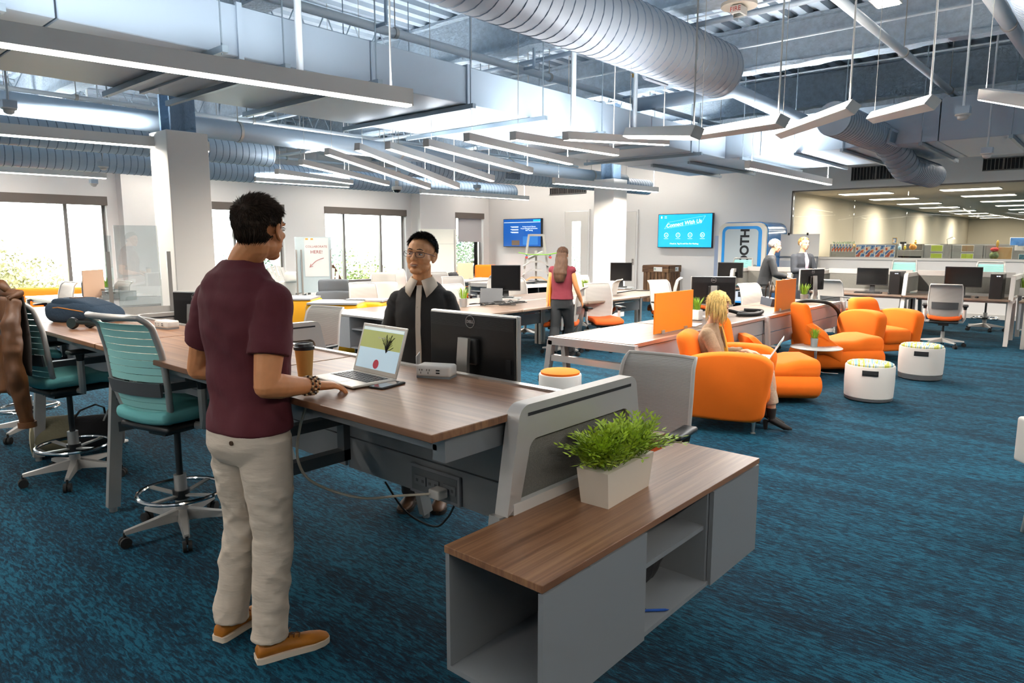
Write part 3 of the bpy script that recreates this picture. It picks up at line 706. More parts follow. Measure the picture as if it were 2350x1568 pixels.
ch(1380, 712, .46, 110, 'white mesh chair with orange seat just right of the walking woman')
chair('white mesh chair with orange seat and arms in front of the wooden crate', 11.35, 6.3, 120)
ch(1535, 720, .46, 250, 'white mesh chair with low back showing right over the near orange screen')
ch(845, 733, .46, 248, 'white mesh chair behind the white storage unit, left of the dark-shirted man')
ch(1062, 738, .46, 262, 'white mesh chair just right of the dark-shirted man')
ch(1205, 712, .46, 260, 'white mesh chair behind the black monitor in the middle')
ch(925, 672, .46, 262, 'white mesh chair left of the head of the dark-shirted man')
ch(1018, 684, .46, 250, 'white mesh chair right of the shoulder of the dark-shirted man')
ch(1112, 690, .46, 100, 'white mesh chair in front of the orange lounge seat')
ch(1052, 704, .46, 248, 'white mesh chair near the middle, above the small plant')
ch(1336, 700, .46, 235, 'white mesh chair half hidden behind the walking woman')
chair('grey mesh chair facing the right-hand monitor at the back desks', 12.75, 2.05, 8)
chair('grey mesh chair facing the middle monitor at the back desks', 12.9, 3.72, -12)
chair('white mesh chair half pushed under the back desks near the right edge', 15.3, 1.0, 150)
ch(1635, 705, .46, 20, 'white mesh chair at the left end of the back desks')
ch(1748, 735, .46, 250, 'white mesh chair with the dark handbag hung on it')
ch(122, 728, .46, 190, 'white mesh chair against the large window, behind the backpack')
ch(250, 725, .46, 190, 'white mesh chair near the black bottle by the large window')
# ================================================================ DESKS
def leg_frame(t, y, D, h, side):  # open end frame with two slanted legs, in the plane x = side
    pass
def desk(label, L, D, h, wood_m, x, y, rz, legs=(0, 1), panel=True, cat='desk', drop=.34, edge=None, group='desks in long rows'):
    """local: length along X, user side at -Y, panel at +Y"""
    t = thing('bench_desk', label, cat, (x, y, 0), R(rz), group)
    bevel(MB().b6(-L/2+.006, L/2-.006, -D/2, D/2, h-.028, h).build('desktop', wood_m, t, 0), .003)
    for k in legs:
        s = (-1, 1)[k]*(L/2-.02); m = MB()
        m.bar((s, -D/2+.12, h-.05), (s, -D/2+.22, .02), .045, .065, (1, 0, 0)).b6(s-.02, s+.02, -D/2+.1, D/2, h-.085, h-.03)
        o = m.build('leg', 'steel', t, 0)
        MB().cyl((s, -D/2+.22, 0), (s, -D/2+.22, .025), .022).build('foot', 'alu', o)
        m = MB().bar((s, D/2+.02, h-.05), (s, D/2+.02, .02), .045, .065, (1, 0, 0)).build('leg', 'steel', t, 0)
    if panel:
        z = h-.04; a = drop/2
        MB().b6(-L/2+.02, L/2-.02, D/2+.012, D/2+.032, z-a+.006, z).build('modesty_panel', 'greylt', t, 0)
        MB().b6(-L/2+.02, L/2-.02, D/2+.012, D/2+.032, z-drop, z-a-.004).build('modesty_panel', 'greylt', t, 0)
    MB().b6(-L/2, L/2, D/2, D/2+.05, h-.03, h+.004).build('rail', 'alu', t, 0)
    MB().b6(-L/2+.1, L/2-.1, D/2-.18, D/2-.02, h-.1, h-.03).build('cable_tray', 'steel', t, 0)
    return t
def storage(label, L, D, h, zb, x, y, rz, wood_m, body, group=None):
    """local: length X, front at -Y; closed box, open niche with shelf, closed box"""
    t = thing('storage_credenza', label, 'cabinet', (x, y, 0), R(rz), group)
    bevel(MB().b6(-L/2, L/2, -D/2, D/2, h-.024, h).build('top', wood_m, t, 0), .002)
    z1 = h-.024; th = .018; a, b = -L/2+L*.37, -L/2+L*.705
    MB().b6(-L/2+.003, L/2-.003, -D/2+.01, D/2-.003, zb, zb+th).build('bottom_panel', body, t, 0)
    MB().b6(-L/2+.003, L/2-.003, D/2-.02, D/2-.003, zb+th, z1).build('back_panel', body, t, 0)
    for xx in (a, b, L/2-.003): MB().b6(xx-th, xx, -D/2+.02, D/2-.02, zb+th, z1).build('side_panel', body, t, 0)
    MB().b6(a, b-th, -D/2+.03, D/2-.02, (zb+z1)/2+.035, (zb+z1)/2+.053).build('shelf', body, t, 0)
    MB().b6(-L/2+.003, a, -D/2, -D/2+.018, zb, z1-.006).build('door', body, t, 0)
    MB().b6(b, L/2-.003, -D/2, -D/2+.018, zb, z1-.006).build('door', body, t, 0)
    m = MB()
    for sx in (-.3, .3): MB().b6(L*sx-.02, L*sx+.02, D/2-.09, D/2-.05, 0, zb).build('leg', 'dark', t, 0)
    return t
# ---- near standing bench
YS = [1.57, 3.03, 4.55, 6.07, 7.6]
LABS = ['walnut standing desk holding the open laptop', 'walnut standing desk behind the man in maroon', 'walnut standing desk with the navy backpack on it', 'walnut standing desk at the far left end of the near bench']
for i in range(4):
    a, b = YS[i], YS[i+1]; L = b-a; cyy = (a+b)/2
    t = thing('standing_desk', LABS[i], 'desk', (1.8, cyy, 0), R(90), 'standing desks of the near bench')   # local X -> world Y, local -Y -> +X
    bevel(MB().b6(-L/2+.008, L/2-.008, -.36, .385, 1.022, 1.05).build('desktop', 'wood_x', t, 0), .003)
    for z0, z1 in ((.63, .80), (.455, .622)): MB().b6(-L/2+.02, L/2-.01, -.33, -.31, z0, z1).build('modesty_panel', 'grey', t, 0)
    MB().b6(-L/2, L/2, -.4, -.36, 1.035, 1.058).build('rail', 'alu', t, 0)
    MB().b6(-L/2+.02, L/2-.02, -.37, -.34, .84, 1.03).build('privacy_screen', 'felt', t, 0)
    MB().b6(-L/2, L/2, -.36, -.3, .80, .835).build('beam', 'steel', t, 0)
    MB().b6(-L/2+.08, L/2-.5, -.3, .3, .965, .985).b6(-L/2+.04, -L/2+.1, -.32, .3, .93, 1.02).build('height_mechanism', mat('mechanism_grey', '8b8f92', .4, .5), t, 0)
    MB().b6(L/2-.13, L/2-.07, -.32, .3, .93, 1.02).build('lift_arm', 'mechanism_grey' if False else MATS['mechanism_grey'], t, 0)
    # open cantilever frame at the left end of each desk, leg standing outward
    x = L/2
    f = MB().b6(x-.03, x+.03, -.33, .3, .70, .75).b6(x-.03, x+.03, -.33, .3, .5, .56).b6(x-.03, x+.03, -.33, -.27, .5, .75)
    f.build('frame', mat('dark_grey_frame', '5d6062', .4, .5), t, 0)
    lg = MB().bar((x, .26, 1.02), (x, .36, .03), .07, .045, (1, 0, 0)).build('leg', 'steel', t, 0)
    MB().cyl((x, .36, 0), (x, .36, .03), .022).build('foot', 'alu', lg)
    lg = MB().bar((x, -.7, .72), (x, -.86, .03), .07, .045, (1, 0, 0)).build('leg', 'steel', t, 0)
    MB().cyl((x, -.86, 0), (x, -.86, .03), .022).build('foot', 'alu', lg)
    MB().b6(x-.03, x+.03, -.75, -.33, .66, .71).build('cross_arm', 'steel', t, 0)
    # lower desk on the other side of the spine
    t2 = thing('bench_desk', ['low desk behind the spine, carrying the near monitor', 'low desk behind the spine beside the dark-shirted man', 'low desk behind the spine with a rounded divider', 'low desk behind the spine at far left'][i], 'desk', (2.56, cyy, 0), R(90), 'low desks on the far side of the near bench')
    bevel(MB().b6(-L/2+.008, L/2-.008, -.36, .34, .712, .74).build('desktop', 'wood_x', t2, 0), .003)
    MB().b6(-L/2+.1, L/2-.1, -.2, .3, .67, .712).build('tray', 'steel', t2, 0)
def end_screen(label, x0, x1, y, zt, zb, lt='steel', foot=False):
    t = thing('end_screen', label, 'screen', ((x0+x1)/2, y, 0), 0, 'rounded end screens of the near bench'); W_ = (x1-x0)/2
    def outline(w, z1, z0, r, sl):
        pts = [(-w-sl, z0)]
        for a in range(180, 89, -15): pts.append((-w+r+r*math.cos(R(a)), z1-r+r*math.sin(R(a))))
        for a in range(90, -1, -15): pts.append((w-r+r*math.cos(R(a)), z1-r+r*math.sin(R(a))))
        pts.append((w+sl, z0)); return pts
    o_, i_ = outline(W_, zt, zb, .055, .06), outline(W_-.055, zt-.13, zb+.04, .05, .045)
    n = len(o_); vs = [(u, -.03, v) for u, v in o_]+[(u, -.03, v) for u, v in i_]+[(u, .03, v) for u, v in o_]+[(u, .03, v) for u, v in i_]
    fs = []
    for i in range(n-1): fs += [(i, i+1, n+i+1, n+i), (2*n+i, 3*n+i, 3*n+i+1, 2*n+i+1), (i, 2*n+i, 2*n+i+1, i+1), (n+i, n+i+1, 3*n+i+1, 3*n+i)]
    fs += [(0, n, 3*n, 2*n), (n-1, 3*n-1, 4*n-1, 2*n-1)]
    MB().add(vs, fs).build('frame', mat('frame_silver', 'bdb9b4', .4, .35), t, 30)
    MB().prism([(u, v) for u, v in outline(W_-.05, zt-.125, zb+.03, .05, .045)], 'y', -.008, .008).build('felt_panel', 'felt', t, 0)
    MB().b6(-W_-.03, W_+.03, -.034, .034, zb-.01, zb+.04).build('bottom_rail', 'white', t, 0)
    MB().b6(-W_+.05, W_-.05, -.0315, -.03, zt-.042, zt-.03).build('slot', 'dark', t, 0)
    if foot:
        for s in (-1, 1): MB().bar((s*(W_+.06), 0.01, zb), (s*(W_+.14), 0.02, .02), .05, .05).build('leg', 'steel', t, 0)
    return t
end_screen('rounded silver end screen with grey felt between desk and planter', 1.77, 2.55, 1.553, 1.085, .70, foot=True)
end_screen('rounded divider on the far side of the bench, nearer one, left of the maroon shirt', 2.2, 2.95, 4.55, 1.06, .76)
end_screen('rounded divider on the far side of the bench, farther one, behind the backpack', 2.2, 2.95, 6.07, 1.06, .76)
# power box recessed in the panel under the near desk
t = thing('outlet_box', 'grey recessed outlet box on the panel under the near desk', 'outlet', (2.1, 2.32, .53))
MB().b6(-.012, 0, -.17, .17, -.07, .07).build('plate', 'grey', t, 0)
MB().b6(-.014, -.012, -.155, .155, -.055, .055).build('recess', mat('recess_grey', '5f6265', .5), t, 0)
for y in (-.11, .0, .09):
    o = MB().b6(-.02, -.014, y-.04, y+.04, -.022, .022).build('socket', mat('socket_grey', '6c6f72', .5), t, 0)
    m = MB()
    for s in (-.02, .02): m.b6(-.021, -.02, y+s-.006, y+s-.003, -.008, .006).b6(-.021, -.02, y+s+.003, y+s+.006, -.008, .006)
    m.build('slot', 'dark', o, 0)
t = thing('charger_cable', 'white charger cable hanging from the desk edge to the outlet', 'cable', (2.07, 2.24, .52))
MB().rbox((-.03, 0, 0), (.06, .07, .045), .008, 2).build('charger_brick', 'white', t)
pts = [(-.06, .02, 0), (-.14, .12, -.01), (-.3, .22, .0), (-.48, .3, .1), (-.55, .3, .22), (-.56, .26, .36), (-.58, .18, .46), (-.58, .16, .5)]
MB().tube(sp(pts), .006, 8).build('cord', mat('cream_cord', 'd9cdb8', .5), t)
t = thing('power_cable', 'black power cable drooping under the near desk panel', 'cable', (2.1, 2.2, .45))
MB().tube(sp([(0, 0, 0), (.05, .1, -.1), (.1, .25, -.2), (.05, .4, -.15), (0, .5, 0)]), .005, 6).build('cord', 'rubber', t)
# foreground credenza
cr = storage('long grey storage unit with a walnut top in the right foreground', 1.54, .40, .70, .275, 2.185, 1.33, 0, 'wood_x', M['grey'])
t = thing('pen', 'blue ballpoint pen lying in the open niche', 'pen', (2.14, 1.19, .299), R(-45))
MB().tube([(-.07, 0, 0), (-.06, 0, 0), (.05, 0, 0), (.065, 0, 0)], [.003, .005, .005, .001], 8).build('barrel', mat('blue_pen', '1f4fa0', .3), t)
MB().box((-.04, 0, .006), (.035, .003, .002)).build('clip', 'chrome', t, 0)
t = thing('black_bag', 'crumpled black cloth bag inside the niche of the storage unit', 'bag', (2.27, 1.33, .294)); t.scale = (1.25, 1.1, 1.5)
m = MB()
for k in range(9): m.ell((random.uniform(-.1, .12), random.uniform(-.05, .05), .05+random.uniform(0, .06)), (random.uniform(.05, .09), .05, random.uniform(.04, .06)), 10)
o = m.build('cloth', 'blackcloth', t, 180); rm = o.modifiers.new('remesh', 'REMESH'); rm.mode = 'VOXEL'; rm.voxel_size = .01; rm.use_smooth_shade = True
# ---- lounge-side bench B
for i, x in enumerate((6.07, 7.61, 9.13, 10.66)):
    desk(['grey-brown desk carrying the near orange screen', 'grey-brown desk behind the seated blonde woman', 'grey-brown desk carrying the far orange screen', 'grey-brown desk at the right end of the lounge-side row'][i], 1.52, .86, .74, 'dwood_x', x, 3.70, 180, legs=(1,) if i == 0 else (0,) if i == 3 else (), group='desks of the lounge-side row')
t = thing('desk_end_support', 'open silver end frame at the left end of the lounge-side row', 'frame', (5.3, 3.7, 0))
m = MB().b6(-.03, .03, -.52, .46, .66, .735).b6(-.03, .03, -.46, .42, .5, .56)
m.build('cross_bar', 'frame_silver' if False else MATS['frame_silver'], t, 0)
for s, e in ((-.5, -.58), (.44, .54)): MB().bar((0, s, .7), (0, e, .0), .06, .06, (1, 0, 0)).build('leg', MATS['frame_silver'], t, 0)
for x in (8.37, 11.44):
    t = thing('desk_support', 'slanted silver leg of the lounge-side row, %s' % ('in its middle' if x < 10 else 'at its right end'), 'leg frame', (x, 3.2, 0))
    MB().bar((0, 0, .74), (0, -.06, 0), .05, .05, (1, 0, 0)).build('post', MATS['frame_silver'], t, 0); MB().bar((0, .1, .0), (0, .55, .7), .04, .04, (1, 0, 0)).build('strut', 'steel', t, 0)
def acrylic(label, p, L, h, rz, m='orangep'):
    t = thing('desk_screen', label, 'screen', p, R(rz), 'orange desk screens')
    bevel(MB().b6(-L/2, L/2, -.008, .008, .0, h).build('sheet', m, t, 0), .002)
    for s in (-.3, .3): MB().b6(L*s-.03, L*s+.03, -.02, .02, -.004, .03).build('clamp', 'alu', t, 0)
acrylic('near orange desk screen to the left of the blonde woman', (6.42, 3.42, .745), .80, .405, 0)
acrylic('far orange desk screen above the orange chaise', (9.45, 3.38, .745), .72, .41, 0)
acrylic('orange desk screen behind the walking woman', (*PZ(1275, 700, .74)[:2], .745), .55, .42, 20)
acrylic('pale peach screen standing by the large window', (*PZ(218, 685, .74)[:2], .745), .55, .46, 40, mat('peach_acrylic', 'eec2a0', .4))
acrylic('small peach screen near the free-standing whiteboard', (*PZ(1068, 641, .745)[:2], .745), .4, .4, -30, MATS['peach_acrylic'])
# ---- bench C
for i in range(4):
    x = 6.36+1.53*i
    desk(['grey-brown desk right of the dark-shirted man, front row', 'grey-brown desk behind the walking woman, front row', 'grey-brown desk with trailing cables, front row', 'grey-brown desk at the right end, front row'][i], 1.52, .88, .74, 'dwood_x', x, 6.5, 0, legs=(0,) if i % 2 == 0 else (1,), group='desks of the middle row')
    desk(['grey-brown desk by the white storage unit, rear row', 'grey-brown desk carrying the middle monitor, rear row', 'grey-brown desk near the second column, rear row', 'grey-brown desk carrying the monitor by the crate, rear row'][i], 1.52, .88, .74, 'dwood_x', x, 7.5, 180, legs=(1,) if i % 2 == 0 else (0,), panel=False, group='desks of the middle row')
storage('white storage unit with open shelves at the left end of the middle desks', 1.95, .42, .745, .32, 5.36, 7.0, -90, mat('pale_grey_top', 'b3aea9', .3), mat('pale_grey_body', 'a9a9ab', .5))
# ---- back bench F
FY = [1.28, 2.8, 4.32, 5.95]
for i in range(3):
    a, b = FY[i], FY[i+1]; L = b-a
    desk(['dark walnut desk with the right-hand monitor and tower', 'dark walnut desk with the middle monitor and tower', 'dark walnut desk at the left end of the back row'][i], L, .78, .74, 'dwood_x', 13.76, (a+b)/2, -90, legs=(0, 1), panel=False, group='desks of the back row')
    desk(['far-side desk behind the right back screen', 'far-side desk behind the middle back screen', 'far-side desk behind the left back screen'][i], L, .72, .74, 'dwood_x', 14.75, (a+b)/2, 90, legs=(), panel=False, group='far-side desks of the back row')
    t = thing('privacy_screen', ['right grey felt privacy screen of the back desks', 'middle grey felt privacy screen of the back desks', 'left grey felt privacy screen of the back desks'][i], 'screen', (14.25, (a+b)/2, .76), 0, 'grey felt privacy screens')
    MB().b6(-.012, .012, -L/2+.06, L/2-.06, .02, .3).build('felt_panel', 'felt', t, 0); MB().b6(-.02, .02, -L/2+.04, L/2-.04, .3, .39).build('top_rail', MATS['frame_silver'], t, 0)
    MB().b6(-.015, .015, -L/2+.06, L/2-.06, -.02, .02).build('lower_rail', 'steel', t, 0)
for i, y in enumerate(FY):
    t = thing('desk_divider', ['silver divider frame at the right end of the back row', 'silver divider frame between the right and middle back desks', 'silver divider frame between the middle and left back desks', 'silver divider frame at the left end of the back row'][i], 'frame', (14.0, y, 0), 0, 'silver divider frames')
    m = MB().b6(-.42, .75, -.03, .03, 1.05, 1.12).bar((-.42, 0, 1.09), (-.66, 0, 0), .06, .06, (0, 1, 0)).bar((.75, 0, 1.09), (.95, 0, 0), .06, .06, (0, 1, 0))
    m.build('frame', MATS['frame_silver'], t, 0); MB().b6(-.4, .74, -.01, .01, .78, 1.05).build('felt_panel', 'felt', t, 0)
t = thing('bench_desk', 'grey-sided desk end just inside the right edge', 'desk', (13.6, .45, 0))
MB().b6(-.4, .4, -.7, .7, .712, .74).build('desktop', 'dwood_y', t, 0); MB().b6(-.39, .39, .66, .69, .3, .71).build('side_panel', 'grey', t, 0)
for s in (-1, 1): MB().bar((s*.36, .6, .7), (s*.4, .6, 0), .05, .05).build('leg', 'steel', t, 0)
MB().b6(-.4, .4, -.7, -.67, 0, .71).build('end_panel', 'grey', t, 0)
# ---- bright desks by the large window
wt = mat('bright_grey_top', 'a9a6a4', .22)
for i, (x, y) in enumerate(((4.15, 13.2), (4.15, 11.6))):
    desk(['pale glossy desk by the large window, farther one', 'pale glossy desk by the large window, nearer one'][i], 1.52, 1.5, .74, wt, x, y, 90, legs=(0, 1), panel=False, group='pale desks by the window')
for i, (px, py) in enumerate(((1090, 641), (1160, 646))):
    p = PZ(px, py, .74); desk(['pale glossy desk under the free-standing whiteboard', 'pale glossy desk left of the display ladder'][i], 1.7, .8, .74, wt, p.x, p.y, 8, legs=(0, 1), group='pale desks at the far end')
p = PZ(1215, 655, .74); t = thing('storage_credenza', 'dark open-fronted storage unit under the display ladder', 'cabinet', (p.x, p.y, 0), R(-10))
MB().b6(-.9, .9, -.3, .3, .71, .74).build('top', 'bright_grey_top' if False else wt, t, 0); MB().b6(-.88, .88, .2, .28, 0, .71).build('back_panel', 'dark', t, 0)
for s in (-.88, 0, .86): MB().b6(s, s+.03, -.28, .28, 0, .71).build('side_panel', 'black', t, 0)
# ================================================================ LOUNGE  (local: seats face +X)
def armchair(label, x, y, rz):
    t = thing('armchair', label, 'armchair', (x, y, 0), R(rz), 'orange wool armchairs')
    # side panels: outline in XZ, wide at top, narrowing to the feet, arched arm
    prof = [(-.36, .14), (-.41, .35), (-.42, .5), (-.38, .6), (-.25, .665), (-.05, .70), (.15, .705), (.3, .69), (.385, .64), (.40, .55), (.36, .3), (.32, .13), (.1, .105), (-.2, .11)]
    for s in (-1, 1):
        c = (sum(p[0] for p in prof)/len(prof), sum(p[1] for p in prof)/len(prof)); rings = []
        n = len(prof)
        for yy, k in ((0, .90), (.008, .955), (.025, .99), (.05, 1.), (.12, 1.), (.145, .99), (.162, .955), (.17, .90)):
            ring = []
            for i in range(n):       # subdivide outline smoothly
                for f in (0, .34, .67):
                    p0, p1, p2, p3 = prof[i-1], prof[i], prof[(i+1) % n], prof[(i+2) % n]
                    h = [.5*((2*p1[q])+(-p0[q]+p2[q])*f+(2*p0[q]-5*p1[q]+4*p2[q]-p3[q])*f*f+(-p0[q]+3*p1[q]-3*p2[q]+p3[q])*f**3) for q in (0, 1)]
                    ring.append((c[0]+(h[0]-c[0])*k, s*(.23+yy), c[1]+(h[1]-c[1])*k))
            rings.append(ring if s > 0 else ring[::-1])
        MB().loft(rings).build('arm', 'orange', t, 70)
    MB().rbox((.03, 0, .33), (.70, .47, .2), .075, 4, f=lambda v: (v.x, v.y, v.z+.03*math.cos(v.x*3)*math.cos(v.y*4) if v.z > 0 else v.z)).build('seat_cushion', 'orange', t, 70)
    MB().rbox((.0, 0, .19), (.66, .47, .12), .03, 2).build('seat_base', 'orange', t, 70)
    def bk(v):
        z = v.z; return (v.x-.2*z-.03*(z/.28)**2, v.y*(1-.16*max(0, z)/.3), z)
    MB().rbox((-.30, 0, .56), (.19, .52, .56), .09, 4, f=bk).build('backrest', 'orange', t, 70)
    for sx in (-.28, .26):
        for sy in (-.3, .3): MB().tube([(sx, sy, 0), (sx, sy, .008), (sx, sy, .01), (sx, sy, .14)], [.022, .022, .012, .022], 12).build('leg', 'alu', t)
    return t
armchair('orange armchair in which the blonde woman sits', 5.98, 2.62, -72)
armchair('empty orange armchair facing the two round stools', 10.95, 2.55, -124)
def chaise(label, x, y, rz):
    t = thing('chaise_lounge', label, 'lounge chair', (x, y, 0), R(rz), 'orange low lounge chairs'); t.scale = (.8, .95, 1)
    MB().rbox((.05, 0, .18), (1.5, .74, .27), .13, 4, f=lambda v: (v.x, v.y*(1-.22*max(0, -v.x)/.75), v.z)).build('base_shell', 'orange', t, 70)
    MB().rbox((.18, 0, .33), (1.16, .66, .17), .08, 4, f=lambda v: (v.x, v.y, v.z+(.05*math.sin(max(0, v.x)*4) if v.z > 0 else 0))).build('seat_cushion', 'orange', t, 70)
    MB().rbox((-.55, 0, .55), (.16, .46, .66), .07, 4, f=lambda v: (v.x-.28*(v.z+.2), v.y*(1-.2*max(0, v.z)/.33), v.z)).build('backrest', 'orange', t, 70)
    for s in (-1, 1): MB().rbox((-.32, s*.3, .36), (.5, .12, .22), .055, 3, f=lambda v: (v.x, v.y, v.z-.14*max(0, v.x+.05)/.3)).build('side_wing', 'orange', t, 70)
    return t
p = PZ(1795, 900, 0); c1 = chaise('orange low lounge chair hidden partly behind the seated woman', 7.24, 2.78, -52); c1.scale.x = .66
c2 = chaise('orange low lounge chair behind the round glass table', 9.45, 2.74, -42); c2.scale.x = .70
def cushion(label, x, y, z, rz, tilt):
    t = thing('cushion', label, 'cushion', (x, y, z), R(rz), 'orange throw cushions')
    m = MB(); n = 10; vs = []; fs = []
    for side in (1, -1):
        for i in range(n+1):
            for j in range(n+1):
                u, v = i/n*2-1, j/n*2-1; th = .075*(max(0, (1-u**4)*(1-v**4)))**.6
                q = 1-.10*(1-u*u)*0-.08*((1-abs(u))*abs(v)**3+(1-abs(v))*abs(u)**3)
                vs.append(Matrix.Rotation(tilt, 3, 'Y') @ Vector((side*th, u*.21*q, v*.17*q)))
    N = (n+1)**2
    for s in (0, 1):
        for i in range(n):
            for j in range(n):
                a = s*N+i*(n+1)+j; q = (a, a+n+1, a+n+2, a+1); fs.append(q if s == 0 else q[::-1])
    m.add(vs, fs).build('cover', 'orange', t, 180); return t
a = PZ(1728, 797, .48); cushion('orange cushion on the lounge chair by the laptop screen', a.x, a.y, .5, -50, -.8)
a = PZ(1870, 765, .5); cushion('orange cushion leaning on the far lounge chair back', a.x, a.y, .52, -60, -.95)
# glass table
tp = PZ(1873, 797, .36); t = thing('glass_table', 'round frosted glass side table on a chrome pole', 'table', (tp.x, tp.y, 0))
MB().lathe([(.30, .352), (.305, .358), (.30, .364)], n=40).build('tabletop', mat('table_glass', 'e3ebe8', .12, alpha=.62, spec=.8), t, 60)
MB().cyl((0, 0, .02), (0, 0, .352), .016).cyl((0, 0, .34), (0, 0, .352), .05).build('pole', 'chrome', t)
for k in range(3): a = R(120*k-35); MB().tube([(0, 0, .06), (.12*math.cos(a), .12*math.sin(a), .03), (.34*math.cos(a), .34*math.sin(a), .008)], [.014, .011, .007], 8).build('foot', 'chrome', t)
# round stools
def stripe():
    m = mat('striped_fabric', 'd8dcb0', .9); n = m.node_tree; b = n.nodes['Principled BSDF']; tc = n.nodes['Texture Coordinate']
    mp = n.nodes.new('ShaderNodeMapping'); mp.inputs['Scale'].default_value = (1.5, 34, 1); mp.inputs['Rotation'].default_value = (0, 0, R(60)); n.links.new(tc.outputs['Object'], mp.inputs[0])
    t = n.nodes.new('ShaderNodeTexNoise'); t.inputs['Scale'].default_value = 1.; t.inputs['Detail'].default_value = 2; n.links.new(mp.outputs[0], t.inputs[0])
    r = ramp(n, t.outputs[0], [(.38, '7fa9b4'), (.45, 'e6e3cf'), (.52, 'b9bd4c'), (.6, 'e6e3cf'), (.68, '6f9fae')]); r.color_ramp.interpolation = 'CONSTANT'
    n.links.new(r.outputs[0], b.inputs['Base Color']); return m
M['stripe'] = stripe()
def drum(label, x, y, h, top, skirt=.0, rz=0., r=.235):
    t = thing('drum_stool', label, 'stool', (x, y, 0), R(rz), 'round drum stools'); z0 = .012+skirt
    MB().lathe([(r-.03, 0), (r-.005, .012), (r-.002, z0)], n=40).build('base', mat('base_dark_grey', '595b5d', .5), t, 40)
    MB().lathe([(r-.012, z0), (r, z0+.012), (r+.006, h*.5), (r+.004, h-.04), (r, h-.03), (r-.01, h-.028)], n=40).build('shell', 'white', t, 40)
    MB().lathe([(r-.015, h-.03), (r-.012, h-.01), (r-.03, h), (.02, h+.006)], n=40).build('seat_pad', top, t, 60)
    MB().b6(r-.012, r+.009, -.075, .075, h-.115, h-.06).build('handle_recess', 'dark', t, 0)
    MB().b6(r-.0, r+.012, -.06, .06, h-.107, h-.093).build('grip', 'black', t, 0)
    return t
drum('white drum stool with a striped seat, nearer one', 7.9, 1.9, .40, 'stripe', .02, -165)
drum('white drum stool with a striped seat, on a raised dark base', 9.56, 1.74, .42, 'stripe', .05, -170, .24)
a = PZ(1280, 900, 0); drum('white drum stool with a plain orange seat behind the near desk', 4.92, 3.74, .50, 'orange', .02, 90, .19)
# potted grass
def grass(label, p, r, h, pot, n=60, hgt=.13, cat='plant', spread=.6, col='7da021'):
    t = thing('potted_grass', label, cat, p, 0, 'small potted grasses')
    if pot == 'tin': MB().lathe([(r*.8, 0), (r*.82, .004), (r, h*.96), (r*1.06, h), (r*.95, h)], n=24).build('pot', mat('galvanised_tin', 'b5b7b8', .35, .8), t, 40)
    else: MB().rbox((0, 0, h/2), (2*r, 2*r, h), .01, 2).build('pot', pot, t)
    m = MB()
    for k in range(n):
        a, q = random.uniform(0, 6.28), random.random()**.5*r*.75; x, y = q*math.cos(a), q*math.sin(a); H_ = hgt*random.uniform(.7, 1.1); l = spread*q/r*H_+random.uniform(0, .02)
        dx, dy = math.cos(a)*l, math.sin(a)*l; w_ = .004; px_, py_ = -math.sin(a)*w_, math.cos(a)*w_
        m.add([(x-px_, y-py_, h-.01), (x+px_, y+py_, h-.01), (x+dx*.4-px_, y+dy*.4-py_, h+H_*.6), (x+dx*.4+px_, y+dy*.4+py_, h+H_*.6), (x+dx, y+dy, h+H_)], [(0, 1, 3, 2), (2, 3, 4)])
    m.build('grass_blades', mat('grass_'+col, col, .6, var=.25, vscale=40), t, 0)['kind'] = 'stuff'
    return t
grass('grass in a tin pot on the round glass table', (tp.x-.02, tp.y+.02, .364), .045, .11, 'tin')
grass('grass in a tin pot right of the far orange screen', (*PZ(1845, 694, .74)[:2], .744), .06, .12, 'tin', hgt=.16)
grass('grass in a tin pot beside the walking woman', (*PZ(1342, 677, .74)[:2], .744), .06, .13, 'tin', hgt=.15)
grass('grass in a pot behind the low mesh chair, right of the dark-shirted man', (*PZ(1063, 705, .74)[:2], .744), .06, .12, 'tin', hgt=.16)
grass('grass in a small pot behind the head of the blonde woman', (*PZ(1598, 735, .74)[:2], .744), .055, .12, 'white', hgt=.16)
grass('grass in a square grey pot by the large window', (*PZ(247, 675, .74)[:2], .744), .08, .12, M['grey'], hgt=.18)
grass('grass plant at the right edge of the photo', (*PZ(2352, 680, .74)[:2], .744), .1, .14, 'white', hgt=.25)
